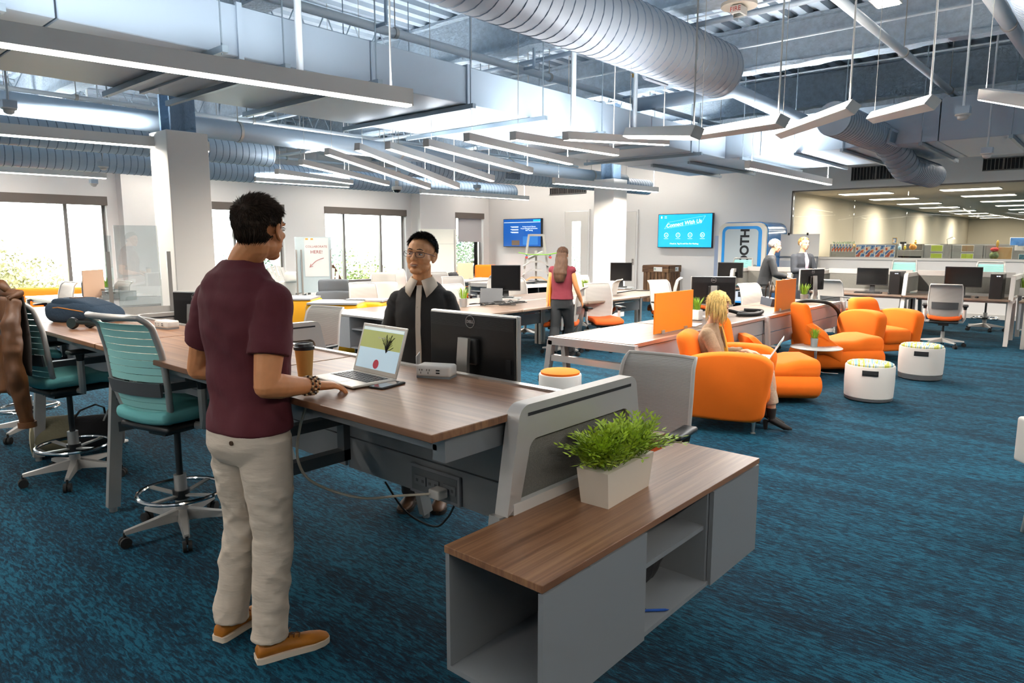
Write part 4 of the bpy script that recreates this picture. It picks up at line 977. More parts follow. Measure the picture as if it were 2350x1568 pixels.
# big planter on the credenza
t = thing('planter', 'cream ribbed planter box full of feathery green plant', 'plant', (2.16, 1.37, .70), R(3)); t.scale = (.88, .88, .88)
def pl(z0, z1, k0, k1): return [[(x*k, y*k*1., z) for x, y in ((-.20, -.075), (.20, -.075), (.20, .075), (-.20, .075))] for z, k in ((z0, k0), (z1, k1))]
m = MB().loft(pl(0, .155, .88, 1.0)); m.build('planter_box', mat('cream_ceramic', 'd9cfbf', .5), t, 0)
rb = MB()
for k in range(9): y = -.062+k*.0155; rb.tube([(-.178, y*.88, .004), (-.2015, y, .154)], .005, 6)
MB().b6(-.18, .18, -.06, .06, .13, .15).build('soil', mat('soil', '3a2a1c', 1.), t, 0)
st = MB(); lv = MB()
for k in range(230):
    x, y = random.uniform(-.17, .17), random.uniform(-.055, .055); a = random.uniform(0, 6.28); ln = random.uniform(.10, .19)
    out = random.uniform(.2, .95); ox = math.cos(a)*out+x*2.2; oy = math.sin(a)*out; P_ = []
    for s in range(7):
        f = s/6; P_.append(Vector((x+ox*ln*f, y+oy*ln*f*1.1, .15+ln*(1.05*f-.55*f*f*out*1.2))))
    st.tube(P_, .0016, 4)
    for s in range(1, 7):
        for sg in (-1, 1):
            d = (P_[s]-P_[s-1]).normalized(); sd = d.cross(Vector((0, 0, 1)))
            if sd.length < .1: continue
            sd = sd.normalized()*sg; L_ = random.uniform(.028, .045); tip = P_[s]+(d*.8+sd*.75+Vector((0, 0, random.uniform(-.2, .35)))).normalized()*L_
            mid = (P_[s]+tip)/2; wv = d.cross((tip-P_[s]).normalized()); wv = ((tip-P_[s]).normalized().cross(wv)).normalized()*.0062
            lv.add([P_[s], mid+wv, tip, mid-wv], [(0, 1, 2, 3)])
st.build('stems', mat('stem_green', '6f8c22', .6), t, 60)['kind'] = 'stuff'
lv.build('leaves', mat('leaf_green', 'aac634', .5, var=.35, vscale=25), t, 0)['kind'] = 'stuff'
# ================================================================ PEOPLE
import mathutils.noise as mnoise
V = Vector
SKIN = {'tan': mat('skin_tan', 'd68f5c', .5, var=.05, vscale=30), 'light': mat('skin_light', 'dca070', .5, var=.05, vscale=30), 'fair': mat('skin_fair', 'cf9e80', .5, var=.05, vscale=30)}
for m_ in SKIN.values():
    b_ = m_.node_tree.nodes['Principled BSDF']; b_.inputs['Subsurface Weight'].default_value = .08; b_.inputs['Subsurface Radius'].default_value = (.02, .01, .005)
eye_white = mat('eye_white', 'e8e2da', .2); iris = mat('iris', '20150e', .2); lipm = mat('lip', 'b87a62', .5); teeth = mat('teeth', 'e9e4d8', .3)
clouds = bpy.data.textures.new('folds', 'CLOUDS'); clouds.noise_scale = .11; clouds.noise_depth = 1
def frame_of(az, pitch=0., roll=0.):
    m = Matrix.Rotation(R(az), 3, 'Z') @ Matrix.Rotation(-R(pitch), 3, 'Y') @ Matrix.Rotation(R(roll), 3, 'X'); return m  # columns: fwd, left, up
def ring(c, f, dx, dy, n=20, up=None, p=2.4):
    c = V(c); fw, lf = f.col[0], f.col[1]; o = []
    for i in range(n):
        t = 2*math.pi*i/n; a, b = math.cos(t), math.sin(t)
        r = (abs(a)**p+abs(b)**p)**(-1/p); o.append(c+fw*(a*r*dx)+lf*(b*r*dy))
    return o
def limb(mb, pts, n=14):
    P = []; r = []     # smooth interpolation through joints
    pts = [(V(p), q) for p, q in pts]; k = len(pts)
    for i in range(k-1):
        p0, p1, p2, p3 = pts[max(i-1, 0)], pts[i], pts[i+1], pts[min(i+2, k-1)]
        for s in range(5):
            f = s/5; a = .5*((2*p1[0])+(-p0[0]+p2[0])*f+(2*p0[0]-5*p1[0]+4*p2[0]-p3[0])*f*f+(-p0[0]+3*p1[0]-3*p2[0]+p3[0])*f**3)
            P.append(a); r.append(p1[1]+(p2[1]-p1[1])*f)
    P.append(pts[-1][0]); r.append(pts[-1][1]); mb.tube(P, r, n)
    mb.ell(pts[0][0], (r[0],)*3, 12); mb.ell(pts[-1][0], (r[-1],)*3, 12)
def remesh(o, v, smooth=4, folds=0.):
    a = o.modifiers.new('remesh', 'REMESH'); a.mode = 'VOXEL'; a.voxel_size = v; a.use_smooth_shade = True
    if smooth: s = o.modifiers.new('smooth', 'SMOOTH'); s.iterations = smooth; s.factor = .5
    if folds:
        d = o.modifiers.new('folds', 'DISPLACE'); d.texture = clouds; d.strength = folds; d.mid_level = .5; d.texture_coords = 'GLOBAL' if False else 'LOCAL'
def hand(mb, wr, fd, up, side, curl=.35, s=1., spread=1.):
    wr, fd, up, side = V(wr), V(fd).normalized(), V(up).normalized(), V(side).normalized()
    side = (side-fd*side.dot(fd)).normalized(); up = (up-fd*up.dot(fd)-side*up.dot(side)).normalized()
    rings = []
    for q, w_, h in ((-.02, .028, .022), (.01, .03, .021), (.04, .040, .018), (.075, .042, .015), (.092, .040, .011)):
        c = wr+fd*q*s; rings.append([c+side*(w_*s*math.cos(2*math.pi*i/14))+up*(h*s*math.sin(2*math.pi*i/14)) for i in range(14)])
    mb.loft(rings)
    for i, L in enumerate((.07, .079, .073, .056)):
        p = wr+fd*(.082-.005*abs(i-1))*s+side*(.031-.0205*i)*s*spread; a = curl*.5; d0 = (fd+side*(.10-.065*i)*spread).normalized(); P = [p-fd*.02*s, p]; rr = [.0085*s, .0095*s]
        for k, fl in enumerate((.45, .3, .25)):
            d = (d0*math.cos(a)-up*math.sin(a)).normalized(); p = p+d*L*fl*s; a += curl*(1.1, .8, .6)[k]; P.append(p); rr.append((.0088, .0078, .0062)[k]*s)
        mb.tube(P, rr, 8); mb.ell(P[-1], (.0063*s,)*3, 8)
    p = wr+fd*.018*s+side*.026*s; d = (fd*.72+side*.7-up*.25).normalized(); P = [p, p+d*.036*s, p+d*.062*s+fd*.012*s, p+d*.075*s+fd*.03*s]
    mb.tube(P, [.014*s, .0125*s, .0105*s, .008*s], 8); mb.ell(P[-1], (.008*s,)*3, 8)
def head_mesh(mb, c, F, s=1., jaw=1.):
    T = lambda p: V(c)+F @ (V(p)*s)
    def E(p, r, n=16): mb.ell((0, 0, 0), tuple(x*s for x in r), n, T=Matrix.Translation(T(p)) @ F.to_4x4())
    E((-.014, 0, .04), (.094, .074, .078), 20); E((.028, 0, .04), (.058, .064, .06)); E((.03, 0, -.015), (.056, .061*jaw, .058)); E((.022, 0, -.056), (.054, .053*jaw, .042))
    E((.054, 0, -.084), (.024, .030*jaw, .022)); E((.0, 0, -.05), (.05, .056*jaw, .04))
    for q in (-1, 1):
        E((.056, q*.034, -.014), (.026, .022, .018)); E((.078, q*.026, .026), (.014, .024, .008)); E((.030, q*.027*jaw, -.045), (.036, .027, .036))
        E((-.004, q*.073, -.004), (.012, .008, .026)); E((-.010, q*.079, .002), (.014, .004, .022)); E((.0, q*.076, -.026), (.007, .006, .009)); mb.tube([T((.004, q*.077, .018)), T((-.008, q*.084, .029)), T((-.024, q*.088, .020)), T((-.026, q*.087, .002)), T((-.016, q*.083, -.018)), T((-.002, q*.078, -.028))], [.0045*s, .005*s, .0052*s, .005*s, .0048*s, .006*s], 8)
        E((.097, q*.011, -.024), (.009, .009, .008))
    mb.tube([T((.082, 0, .022)), T((.094, 0, .0)), T((.104, 0, -.02))], [.008*s, .009*s, .012*s], 10); E((.103, 0, -.024), (.011, .010, .009))
    E((.086, 0, -.05), (.011, .024, .0075)); E((.083, 0, -.062), (.011, .020, .0075))
def face_bits(t, c, F, s=1., smile=False, brow=iris, eyes=True):
    T = lambda p: V(c)+F @ (V(p)*s); A = F.to_4x4()
    for q in (-1, 1):
        e = MB(); e.ell((0, 0, 0), (.011*s, .0132*s, .0050*s), 12, T=Matrix.Translation(T((.0785, q*.031, .006))) @ A); eo = e.build('eye', eye_white, t, 180)
        MB().ell((0, 0, 0), (.003*s, .0052*s, .0046*s), 10, T=Matrix.Translation(T((.0885, q*.030, .006))) @ A).build('iris', iris, eo, 180)
        MB().tube([T((.089, q*.017, .013)), T((.0915, q*.031, .0145)), T((.084, q*.045, .0095))], [.0012*s, .0018*s, .001*s], 6).build('eyelid', brow, t)
        MB().tube([T((.0935, q*.014, .0310)), T((.092, q*.03, .0345)), T((.080, q*.047, .0295))], [.0035*s, .0050*s, .0024*s], 6, flat=.6).build('eyebrow', brow, t)
    MB().tube([T((.086, -.025, -.051 if smile else -.054)), T((.0965, -.01, -.050)), T((.098, 0, -.0515)), T((.0965, .01, -.050)), T((.086, .025, -.051 if smile else -.054))], [.001*s, .003*s, .003*s, .003*s, .001*s], 8).build('upper_lip', lipm, t)
    MB().tube([T((.086, -.024, -.053)), T((.094, -.01, -.063)), T((.096, 0, -.0645)), T((.094, .01, -.063)), T((.086, .024, -.053))], [.001*s, .003*s, .0038*s, .003*s, .001*s], 8).build('lower_lip', lipm, t)
    if smile: MB().tube([T((.088, -.017, -.055)), T((.0955, 0, -.0575)), T((.088, .017, -.055))], [.003*s, .0042*s, .003*s], 8, flat=.6).build('teeth', teeth, t)
def hair_cap(t, c, F, s, m, hairline, n=1800, ln=.03, lift=.35, comb=(-1, 0, -.3), wid=.0016, thick=.008, seed=3, rad=(.098, .078, .083), col=None):
    """cap follows the skull where hairline(dir) is true; short tapered locks grow from it"""
    rnd = random.Random(seed); cen = V((-.014, 0, .04)); T = lambda p: V(c)+F @ (V(p)*s)
    cap = MB(); na, nb = 40, 24; idx = {}; vs = []
    def pt(i, j, k):
        th = math.pi*(j/nb)*.78; ph = 2*math.pi*i/na; d = V((math.sin(th)*math.cos(ph), math.sin(th)*math.sin(ph), math.cos(th)))
        return d, cen+V((d.x*(rad[0]+k), d.y*(rad[1]+k), d.z*(rad[2]+k)))
    fs = []
    for j in range(nb):
        for i in range(na):
            ds = [pt(i+a, j+b, 0)[0] for a, b in ((0, 0), (1, 0), (1, 1), (0, 1))]
            if all(hairline(d) for d in ds):
                q = []
                for a, b in ((0, 0), (0, 1), (1, 1), (1, 0)):
                    key = ((i+a) % na, j+b)
                    if key not in idx: d, p = pt(i+a, j+b, thick*rnd.uniform(.5, 1.)); idx[key] = len(vs); vs.append(T(p))
                    q.append(idx[key])
                if len(set(q)) >= 3: fs.append(tuple(dict.fromkeys(q)))
    o = cap.add(vs, fs).build('hair', m, t, 180)
    k = MB(); cnt = 0
    while cnt < n:
        d = V((rnd.gauss(0, 1), rnd.gauss(0, 1), rnd.gauss(0, 1))).normalized()
        if not hairline(d): continue
        cnt += 1; p = cen+V((d.x*(rad[0]+thick*.4), d.y*(rad[1]+thick*.4), d.z*(rad[2]+thick*.4)))
        cb = V(comb(d) if callable(comb) else comb); cb = (cb-d*cb.dot(d)); cb = cb.normalized() if cb.length > .05 else V((0, 0, 1)).cross(d).normalized()
        L = ln(d) if callable(ln) else ln; L *= rnd.uniform(.7, 1.2); lf = lift(d) if callable(lift) else lift
        cb = (cb+V((rnd.gauss(0, .16), rnd.gauss(0, .16), rnd.gauss(0, .16)))).normalized(); side = d.cross(cb).normalized()*wid*rnd.uniform(.8, 1.5)
        p1 = p+(cb+d*lf).normalized()*L*.5; p2 = p1+(cb+d*lf*.3).normalized()*L*.5; nn = d*wid
        k.add([T(p-side), T(p+side), T(p+nn), T(p1-side*.8), T(p1+side*.8), T(p1+nn), T(p2)], [(0, 1, 4, 3), (1, 2, 5, 4), (2, 0, 3, 5), (3, 4, 6), (4, 5, 6), (5, 3, 6)])
    lk = k.build('hair_locks', m, o, 180); lk['kind'] = 'stuff'
    return o
def hair_mat(n, c, v=.35): return mat(n, c, .6, spec=.25, var=v, vscale=60, vstretch=(1, 1, .3))
def shoe(t, heel, toe, up_m, sole_m, s=1., laces=False):
    heel, toe = V(heel), V(toe); d = (toe-heel); L = d.length; d.normalize(); sd = V((-d.y, d.x, 0)); rings = []; so_ = []
    for f, w_, h in ((0, .024, .05), (.04, .033, .066), (.2, .036, .072), (.38, .037, .068), (.55, .041, .055), (.75, .046, .042), (.9, .038, .032), (.98, .022, .022), (1., .01, .014)):
        c = heel+d*L*f; r = []
        for a in range(16):
            t_ = 2*math.pi*a/16; z = .012+h/2+h/2*math.sin(t_); k = 1 if math.sin(t_) < .2 else 1-.35*(math.sin(t_)-.2)/.8*(1 if f < .6 else .3)
            r.append(c+sd*(w_*math.cos(t_)*k)+V((0, 0, z)))
        rings.append(r); so_.append([c+sd*(w_+.004)+V((0, 0, 0)), c+sd*(w_+.005)+V((0, 0, .024)), c-sd*(w_+.005)+V((0, 0, .024)), c-sd*(w_+.004)])
    sh = MB().loft(rings).build('shoe', up_m, t, 60); so_[0] = [p-d*.004 for p in so_[0]]
    MB().loft(so_).build('sole', sole_m, sh, 60)
    if laces:
        for k in range(3):
            c = heel+d*L*(.42+.07*k)+V((0, 0, .075-.006*k)); MB().tube([c-sd*.022, c+V((0, 0, .006))+d*.01, c+sd*.022], .0025, 6).build('lace', laces, sh)
        c = heel+d*L*.42+V((0, 0, .085)); MB().tube([c, c+sd*.03+V((0, 0, .008)), c+sd*.03+d*.02, c, c-sd*.03+V((0, 0, .008)), c-sd*.028+d*.02, c], .002, 6).build('bow', laces, sh)
    return sh
def person(label, J, look, group=None, skin='tan', vox=.0045, head_s=1., jaw=1., body_az=0.):
    t = thing('person', label, 'person', (J['base'][0], J['base'][1], 0)); t.location = (0, 0, 0)
    return t
# ---------------- man in maroon t-shirt
t = person('man in maroon t-shirt and pale trousers standing at the near desk', {'base': (1.3, 2.5)}, 0)
Fb = frame_of(8); hc = PD_ = V((1.372, 2.478, 1.688)); Fh = frame_of(24, 2)
def torso(mb, rows, F, folds=0., seed=1):
    if not folds: mb.loft([ring(r[0], r[3] if len(r) > 3 else F, r[1], r[2]) for r in rows]); return
    out = []; k = len(rows); N = 56; rnd = random.Random(seed); waves = [(rnd.uniform(14, 44), rnd.choice((-3, -2, 2, 3, 4)), rnd.uniform(0, 6.3), rnd.uniform(.35, 1)) for _ in range(7)]
    cs = sp([r[0] for r in rows], 8)
    for i, c in enumerate(cs):
        j = min(i//8, k-2); f = i/8-j; a, b_ = rows[j], rows[j+1]; f2 = f*f*(3-2*f)*.5+f*.5; dx, dy = a[1]+(b_[1]-a[1])*f2, a[2]+(b_[2]-a[2])*f2
        FF = F if len(b_) < 4 or f < .5 else b_[3]
        rg = ring(c, FF, dx, dy, N); o = []
        for q, p in enumerate(rg):
            t_ = 2*math.pi*q/N; h = sum(w_*max(0, math.sin(fr*p.z+m_*t_+ph))**3 for fr, m_, ph, w_ in waves)/2.2-.35
            env = max(.1, min(1, i/6, (len(cs)-1-i)/14))
            o.append(p+(p-c).normalized()*folds*h*env)
        out.append(o)
    mb.loft(out)
def sleeve(mb, pts, n=40, folds=.006, seed=2, k_=1.):
    """tube through (point, radius) pairs with creases that run slantwise round it"""
    P = sp([p for p, r in pts], 12); rr_ = []
    for i in range(len(P)): j = min(i//12, len(pts)-2); f = i/12-j; rr_.append(pts[j][1]+(pts[j+1][1]-pts[j][1])*f)
    rnd = random.Random(seed); L = sum((P[i+1]-P[i]).length for i in range(len(P)-1)); waves = [(rnd.uniform(38, 120)*k_, rnd.choice((-2, -1, 1, 2, 1)), rnd.uniform(0, 6.3), rnd.uniform(.4, 1)) for _ in range(6)]
    b0 = len(mb.v); mb.tube(P, rr_, n); s_ = 0
    for i in range(len(P)):
        if i: s_ += (P[i]-P[i-1]).length
        for q in range(n):
            v = V(mb.v[b0+i*n+q]); t_ = 2*math.pi*q/n; h = sum(w_*max(0, math.sin(fr*s_+m_*t_*1.+ph+2.2*math.sin(t_+ph)))**2 for fr, m_, ph, w_ in waves)/2-.3
            g = .25+1.5*max(0, mnoise.noise((v.x*7+seed, v.y*7, v.z*5))+.25); mb.v[b0+i*n+q] = tuple(v+(v-P[i]).normalized()*folds*h*g)
P0 = V((1.308, 2.53, 0)); rel = lambda x, y, z: P0+Fb.col[0]*x+Fb.col[1]*y+V((0, 0, z))
b = MB()
torso(b, [(rel(0, 0, .84), .10, .14), (rel(0, 0, .95), .115, .165), (rel(.01, 0, 1.06), .105, .15), (rel(.015, 0, 1.18), .11, .155), (rel(.01, 0, 1.32), .122, .18), (rel(0, 0, 1.42), .11, .185), (rel(-.005, 0, 1.50), .08, .13), (rel(.0, 0, 1.56), .06, .07)], Fb)
limb(b, [(rel(.0, 0, 1.49), .066), (rel(.015, 0, 1.57), .061), (hc+V((-.035, -.012, -.05)), .058)])
head_mesh(b, hc, Fh, 1.05)
RS, RE, RW = rel(.0, -.185, 1.435), V((1.262, 2.30, 1.13)), V((1.475, 2.335, 1.095))
LS, LE, LW = rel(.0, .185, 1.435), V((1.26, 2.84, 1.13)), V((1.45, 2.68, 1.10))
for S_, E_, W_ in ((RS, RE, RW), (LS, LE, LW)):
    limb(b, [(S_, .062), (S_.lerp(E_, .35), .060), (S_.lerp(E_, .7), .052), (E_, .044)]); limb(b, [(E_, .045), (E_.lerp(W_, .3), .048), (E_.lerp(W_, .7), .036), (W_, .028)])
hand(b, RW, V((1., -.22, -.10)), (0, 0, 1), (.2, 1, 0), .38, 1.02); hand(b, LW, V((1., -.12, -.1)), (0, 0, 1), (-.1, -1, 0), .5, 1.)
legs = {'R': (rel(.0, -.09, .90), V((1.33, 2.43, .50)), V((1.29, 2.425, .09))), 'L': (rel(.0, .09, .90), V((1.32, 2.64, .50)), V((1.262, 2.69, .09)))}
for H_, K_, A_ in legs.values(): limb(b, [(H_, .08), (H_.lerp(K_, .5), .07), (K_, .052), (K_.lerp(A_, .35), .05), (A_, .034)])
o = b.build('body', SKIN['tan'], t, 180); remesh(o, .0042, 3)
face_bits(t, hc, Fh, 1.05)
dh = hair_mat('dark_brown_hair', '35271d')
def hl(d):   # front hairline high on the forehead, full back down to the nape, sideburns
    if d.x > .62: return d.z > .62
    if d.x > .0: return d.z > .12+.55*d.x or (abs(d.y) > .9 and d.x < .25 and d.z > -.35)
    return d.z > -.68 and not (abs(d.y) > .80 and d.z < -.1 and d.x > -.45)
hair_cap(t, hc, Fh, 1.05, dh, hl, 6500, lambda d: .017+.022*max(0, d.z) if d.z > -.25 or d.x > -.1 else .05, lambda d: .06+.35*max(0, d.z+.2*d.x), lambda d: (.9*d.z-.1, .25*d.y, -1+1.0*max(0, d.z)), .0013, .007)
shirt = mat('maroon_jersey', '571c24', .85, bump=.3, bscale=14, bstretch=(1, 1, .35))
b = MB()
torso(b, [(rel(-.0, 0, .925), .135, .185), (rel(0, 0, .95), .134, .184), (rel(.01, 0, 1.06), .124, .170), (rel(.015, 0, 1.18), .126, .173), (rel(.01, 0, 1.32), .137, .198), (rel(0, 0, 1.42), .125, .200), (rel(-.005, 0, 1.48), .105, .185), (rel(-.01, 0, 1.525), .088, .145), (rel(-.0, 0, 1.56), .074, .095), (rel(.01, 0, 1.585), .068, .070)], Fb, .011)
for S_, E_ in ((RS, RE), (LS, LE)): sleeve(b, [(S_.lerp(P0+V((0, 0, S_.z)), .3)+V((0, 0, .025)), .06), (S_, .068), (S_.lerp(E_, .2), .072), (S_.lerp(E_, .45), .073), (S_.lerp(E_, .64), .075)], folds=.005, k_=.7); b.ell(S_, (.066,)*3, 14)
o = b.build('t_shirt', shirt, t, 180); remesh(o, .0055, 5, .008)
pants = mat('stone_chinos', 'c9baa8', .85, bump=.35, bscale=10, bstretch=(.6, .6, 2.4))
b = MB()
torso(b, [(rel(0, 0, .80), .10, .155), (rel(-.01, 0, .87), .127, .178), (rel(-.005, 0, .95), .124, .176), (rel(0, 0, .99), .118, .170)], Fb, .006, 4)
for i_, (H_, K_, A_) in enumerate(legs.values()): sleeve(b, [(H_, .103), (H_.lerp(K_, .4), .096), (H_.lerp(K_, .75), .083), (K_, .077), (K_.lerp(A_, .3), .075), (K_.lerp(A_, .7), .068), (A_+V((0, 0, -.01)), .068)], 44, .0085, 5+i_, .6)
o = b.build('trousers', pants, t, 180); remesh(o, .006, 3, .006)
x = MB().cyl((0, 0, 0), (-.006, 0, 0), .009, n=14).build('button', mat('horn_button', '4a3422', .3), t); x.location = rel(-.128, -.07, .905); x.rotation_euler.z = R(20)
tanl = mat('tan_leather', 'a5640f', .6, var=.12, vscale=20, bump=.1); sole = mat('cream_sole', 'd9c9b4', .6); lace = mat('brown_lace', '6e3f14', .7)
shoe(t, (1.235, 2.435, 0), (1.515, 2.355, 0), tanl, sole, laces=lace); shoe(t, (1.20, 2.685, 0), (1.47, 2.765, 0), tanl, sole, laces=lace)
# beaded bracelets on the right wrist (worn: part of the person)
br = MB(); ax = (RW-RE).normalized(); u = ax.cross(V((0, 0, 1))).normalized(); v = u.cross(ax)
br1 = [mat('bead_light', 'd8b98c', .4), mat('bead_dark', '3a2a1e', .4)]
for mi in (0, 1):
    m = MB()
    for row, off in enumerate((-.03, -.012, .006)):
        for k in range(20):
            if (k+row) % 2 != mi: continue
            a = 2*math.pi*k/20; m.ell(RW+ax*(off+.004*math.sin(a))+(u*math.cos(a)+v*math.sin(a))*(.0345-.03*off), (.0052,)*3, 8)
    x = m.build('bracelet_beads', br1[mi], t, 180); x['kind'] = 'stuff'
# ---------------- man in dark shirt with glasses
t = person('smiling man with glasses in a black shirt with a pale collar', {'base': (2.85, 3.2)}, 0)
base = V((*PZ(972, 700, 1.2)[:2], 0)).normalized()*4.32; base.z = 0
q = ray(968, 590); k_ = 4.22/(q[0]*math.cos(BEAR)+q[1]*math.sin(BEAR)); base = V((q[0]*k_, q[1]*k_, 0))
Fb = frame_of(216); rel = lambda x, y, z, F=Fb, B=base: B+F.col[0]*x+F.col[1]*y+V((0, 0, z))
hs = 1.07; hc = rel(.03, 0, 1.565); Fh = frame_of(206, 6, -4)
b = MB()
torso(b, [(rel(0, 0, .78), .10, .14), (rel(0, 0, .9), .105, .15), (rel(.01, 0, 1.02), .10, .135), (rel(.01, 0, 1.2), .105, .14), (rel(0, 0, 1.28), .095, .145), (rel(-.01, 0, 1.34), .065, .10), (rel(0, 0, 1.38), .052, .055)], Fb)
limb(b, [(rel(-.01, 0, 1.33), .056), (rel(.0, 0, 1.42), .056), (rel(.01, 0, 1.50), .056)]); head_mesh(b, hc, Fh, hs, 1.17)
arms_ = {}
for sg in (-1, 1):
    S_, E_, W_ = rel(0, sg*.150, 1.30), rel(-.02, sg*.225, 1.05), rel(.10, sg*.22, .84); arms_[sg] = (S_, E_, W_)
    limb(b, [(S_, .05), (E_, .038), (W_, .027)]); hand(b, W_, (.35*Fb.col[0].x, .35*Fb.col[0].y, -1), Fb.col[0]*1., -Fb.col[1]*0+Fb.col[1]*(-sg), .4)
for sg in (-1, 1): limb(b, [(rel(0, sg*.085, .84), .08), (rel(.01, sg*.09, .45), .052), (rel(0, sg*.09, .08), .035)])
o = b.build('body', SKIN['light'], t, 180); remesh(o, .0045, 3)
face_bits(t, hc, Fh, hs, True)
bh = hair_mat('black_hair', '120f0e', .2)
def hl2(d):
    if d.x > .5: return d.z > .66
    if d.x > 0: return d.z > .18+.75*d.x
    return d.z > -.5 and not (abs(d.y) > .82 and d.z < -.05 and d.x > -.4)
hair_cap(t, hc, Fh, hs, bh, hl2, 3600, lambda d: .018+.012*max(0, d.z)**2, lambda d: .2+.8*max(0, d.z), lambda d: (.5*d.z-.1, 0, -1+1.1*max(0, d.z)), .0016, .009, 8)
g = MB(); T2 = lambda p: hc+Fh @ (V(p)*hs); gl = mat('gunmetal_wire', '34303a', .3, .8)
for sg in (-1, 1):
    pts = [T2((.098-abs(y)*.12, sg*(.034+y), .004+z)) for y, z in ((-.024, .012), (0, .015), (.024, .013), (.028, 0), (.022, -.012), (0, -.016), (-.02, -.012), (-.026, 0), (-.024, .012))]
    g.tube(sp(pts, 4), .0012*hs, 6); g.tube([T2((.091, sg*.06, .014)), T2((.04, sg*.078, .012)), T2((-.01, sg*.083, .006))], .0017*hs, 6)
g.tube([T2((.1, -.01, .012)), T2((.104, 0, .014)), T2((.1, .01, .012))], .0014*hs, 6); gg = g.build('glasses', gl, t)
for sg in (-1, 1):
    m = MB(); m.add([T2((.097-abs(y)*.12, sg*(.034+y), .004+z)) for y, z in ((-.024, .012), (.0, .015), (.024, .013), (.028, 0), (.022, -.012), (0, -.016), (-.02, -.012), (-.026, 0))], [tuple(range(8))]).build('lens', mat('thin_lens', 'ffffff', .05, alpha=.08, spec=1.), gg, 0)
dk = mat('black_shirt', '211f1e', .85, bump=.3, bscale=14, bstretch=(1, 1, .5)); cl = mat('pale_collar', 'cbbdac', .8)
b = MB(); torso(b, [(rel(0, 0, .74), .135, .18), (rel(0, 0, .9), .125, .17), (rel(.01, 0, 1.02), .12, .158), (rel(.01, 0, 1.2), .125, .162), (rel(0, 0, 1.29), .113, .172), (rel(-.006, 0, 1.355), .092, .145), (rel(-.008, 0, 1.405), .070, .085, frame_of(216, -16))], Fb, .008, 7)
for sg in (-1, 1):
    S_, E_, W_ = arms_[sg]; sleeve(b, [(S_, .060), (S_.lerp(E_, .5), .062), (E_, .058), (E_.lerp(W_, .45), .057)], 40, .006, 11+sg); b.ell(S_, (.060,)*3, 14)
o = b.build('shirt', dk, t, 180); remesh(o, .0055, 6, .006)
# collar wings and placket
for sg in (-1, 1):
    nk = [(-.06, 0), (-.035, .055), (.02, .064), (.062, .036), (.078, .012)]
    top = [rel(x_, sg*y_, 1.462-.010*i) for i, (x_, y_) in enumerate(nk)]; bot = [rel(x_*1.35, sg*(y_*1.45+.006), 1.405-.008*i) for i, (x_, y_) in enumerate(nk)]; bot[-1] = rel(.118, sg*.050, 1.325); bot[-2] = rel(.10, sg*.080, 1.355)
    m = MB(); vs = top+bot; m.add(vs, [(i, i+1, 6+i, 5+i) for i in range(4)]); c_ = m.build('collar', cl, t, 60); sm_ = c_.modifiers.new('solid', 'SOLIDIFY'); sm_.thickness = .006; sm_.offset = 0
m = MB(); rows = []
for z, x_ in ((1.395, .078), (1.34, .105), (1.25, .128), (1.15, .139), (1.02, .135), (.9, .136), (.78, .142)): rows.append([rel(x_-.012, -.017, z), rel(x_+.003, -.015, z), rel(x_+.003, .015, z), rel(x_-.012, .017, z)])
m.loft(rows).build('placket', cl, t, 60)
for k in range(5): MB().ell(rel(.146-.002*k, 0, 1.27-.1*k), (.004, .004, .004), 8).build('button', cl, t, 180)
tr = mat('charcoal_trousers', '232326', .85, bump=.3, bscale=12)
b = MB(); torso(b, [(rel(0, 0, .76), .11, .15), (rel(0, 0, .93), .11, .155)], Fb)
for sg in (-1, 1): b.tube([rel(0, sg*.085, .84), rel(.01, sg*.09, .45), rel(0, sg*.09, .07)], [.09, .072, .07], 18)
o = b.build('trousers', tr, t, 180); remesh(o, .01, 3, .015)
for sg in (-1, 1): shoe(t, rel(-.07, sg*.09, 0), rel(.19, sg*.11, 0), mat('brown_leather', '5a3a22', .5), mat('dark_sole', '221c18', .7))
# conference badge hanging at the belt
t2 = thing('name_card', 'white name card standing behind the spine by the monitor', 'sign', (2.30, 2.66, .99), R(-48))
MB().b6(-.002, .002, -.075, .075, 0, .095).build('card', 'paper', t2, 0); MB().b6(-.02, .02, -.08, .08, -.25, 0).build('card_holder', 'glass', t2, 0)
text('Shuo Feng', .026, 'black', t2, (-.0045, 0, .04), (R(90), 0, R(-90)))
# ---------------- seated blonde woman
t = person('blonde woman in tan blazer sitting in the near orange armchair', {'base': (5.9, 2.7)}, 0)
AZ = -72; Fb = frame_of(AZ); B0 = V((5.94, 2.72, .035)); rel = lambda x, y, z, F=Fb, B=B0: B+F.col[0]*x+F.col[1]*y+V((0, 0, z))
Fh = frame_of(-62, -24); hc = rel(.0, -.02, 1.04)
b = MB(); Ft = frame_of(AZ, 14)
torso(b, [(rel(.0, 0, .44), .11, .15), (rel(-.03, 0, .56), .10, .125), (rel(-.055, 0, .68), .10, .13), (rel(-.07, 0, .80), .085, .15), (rel(-.065, 0, .86), .055, .08)], Ft)
limb(b, [(rel(-.065, 0, .84), .05), (rel(-.035, -.005, .92), .046), (rel(-.02, -.01, .98), .046)]); head_mesh(b, hc, Fh, .95, .95)
for sg in (-1, 1):
    S_, E_, W_ = rel(-.07, sg*.155, .80), rel(.05, sg*.21, .585), rel(.26, sg*.10, .625)
    limb(b, [(S_, .045), (E_, .034), (W_, .024)]); hand(b, W_, Fb.col[0]+V((0, 0, -.1)), (0, 0, 1), -Fb.col[1]*sg, .4, .9)
    H_, K_, A_ = rel(.02, sg*.085, .47), rel(.43, sg*.09, .50), rel(.47+(.03 if sg < 0 else -.04), sg*.10, .09); limb(b, [(H_, .075), (K_, .055), (A_, .036)])
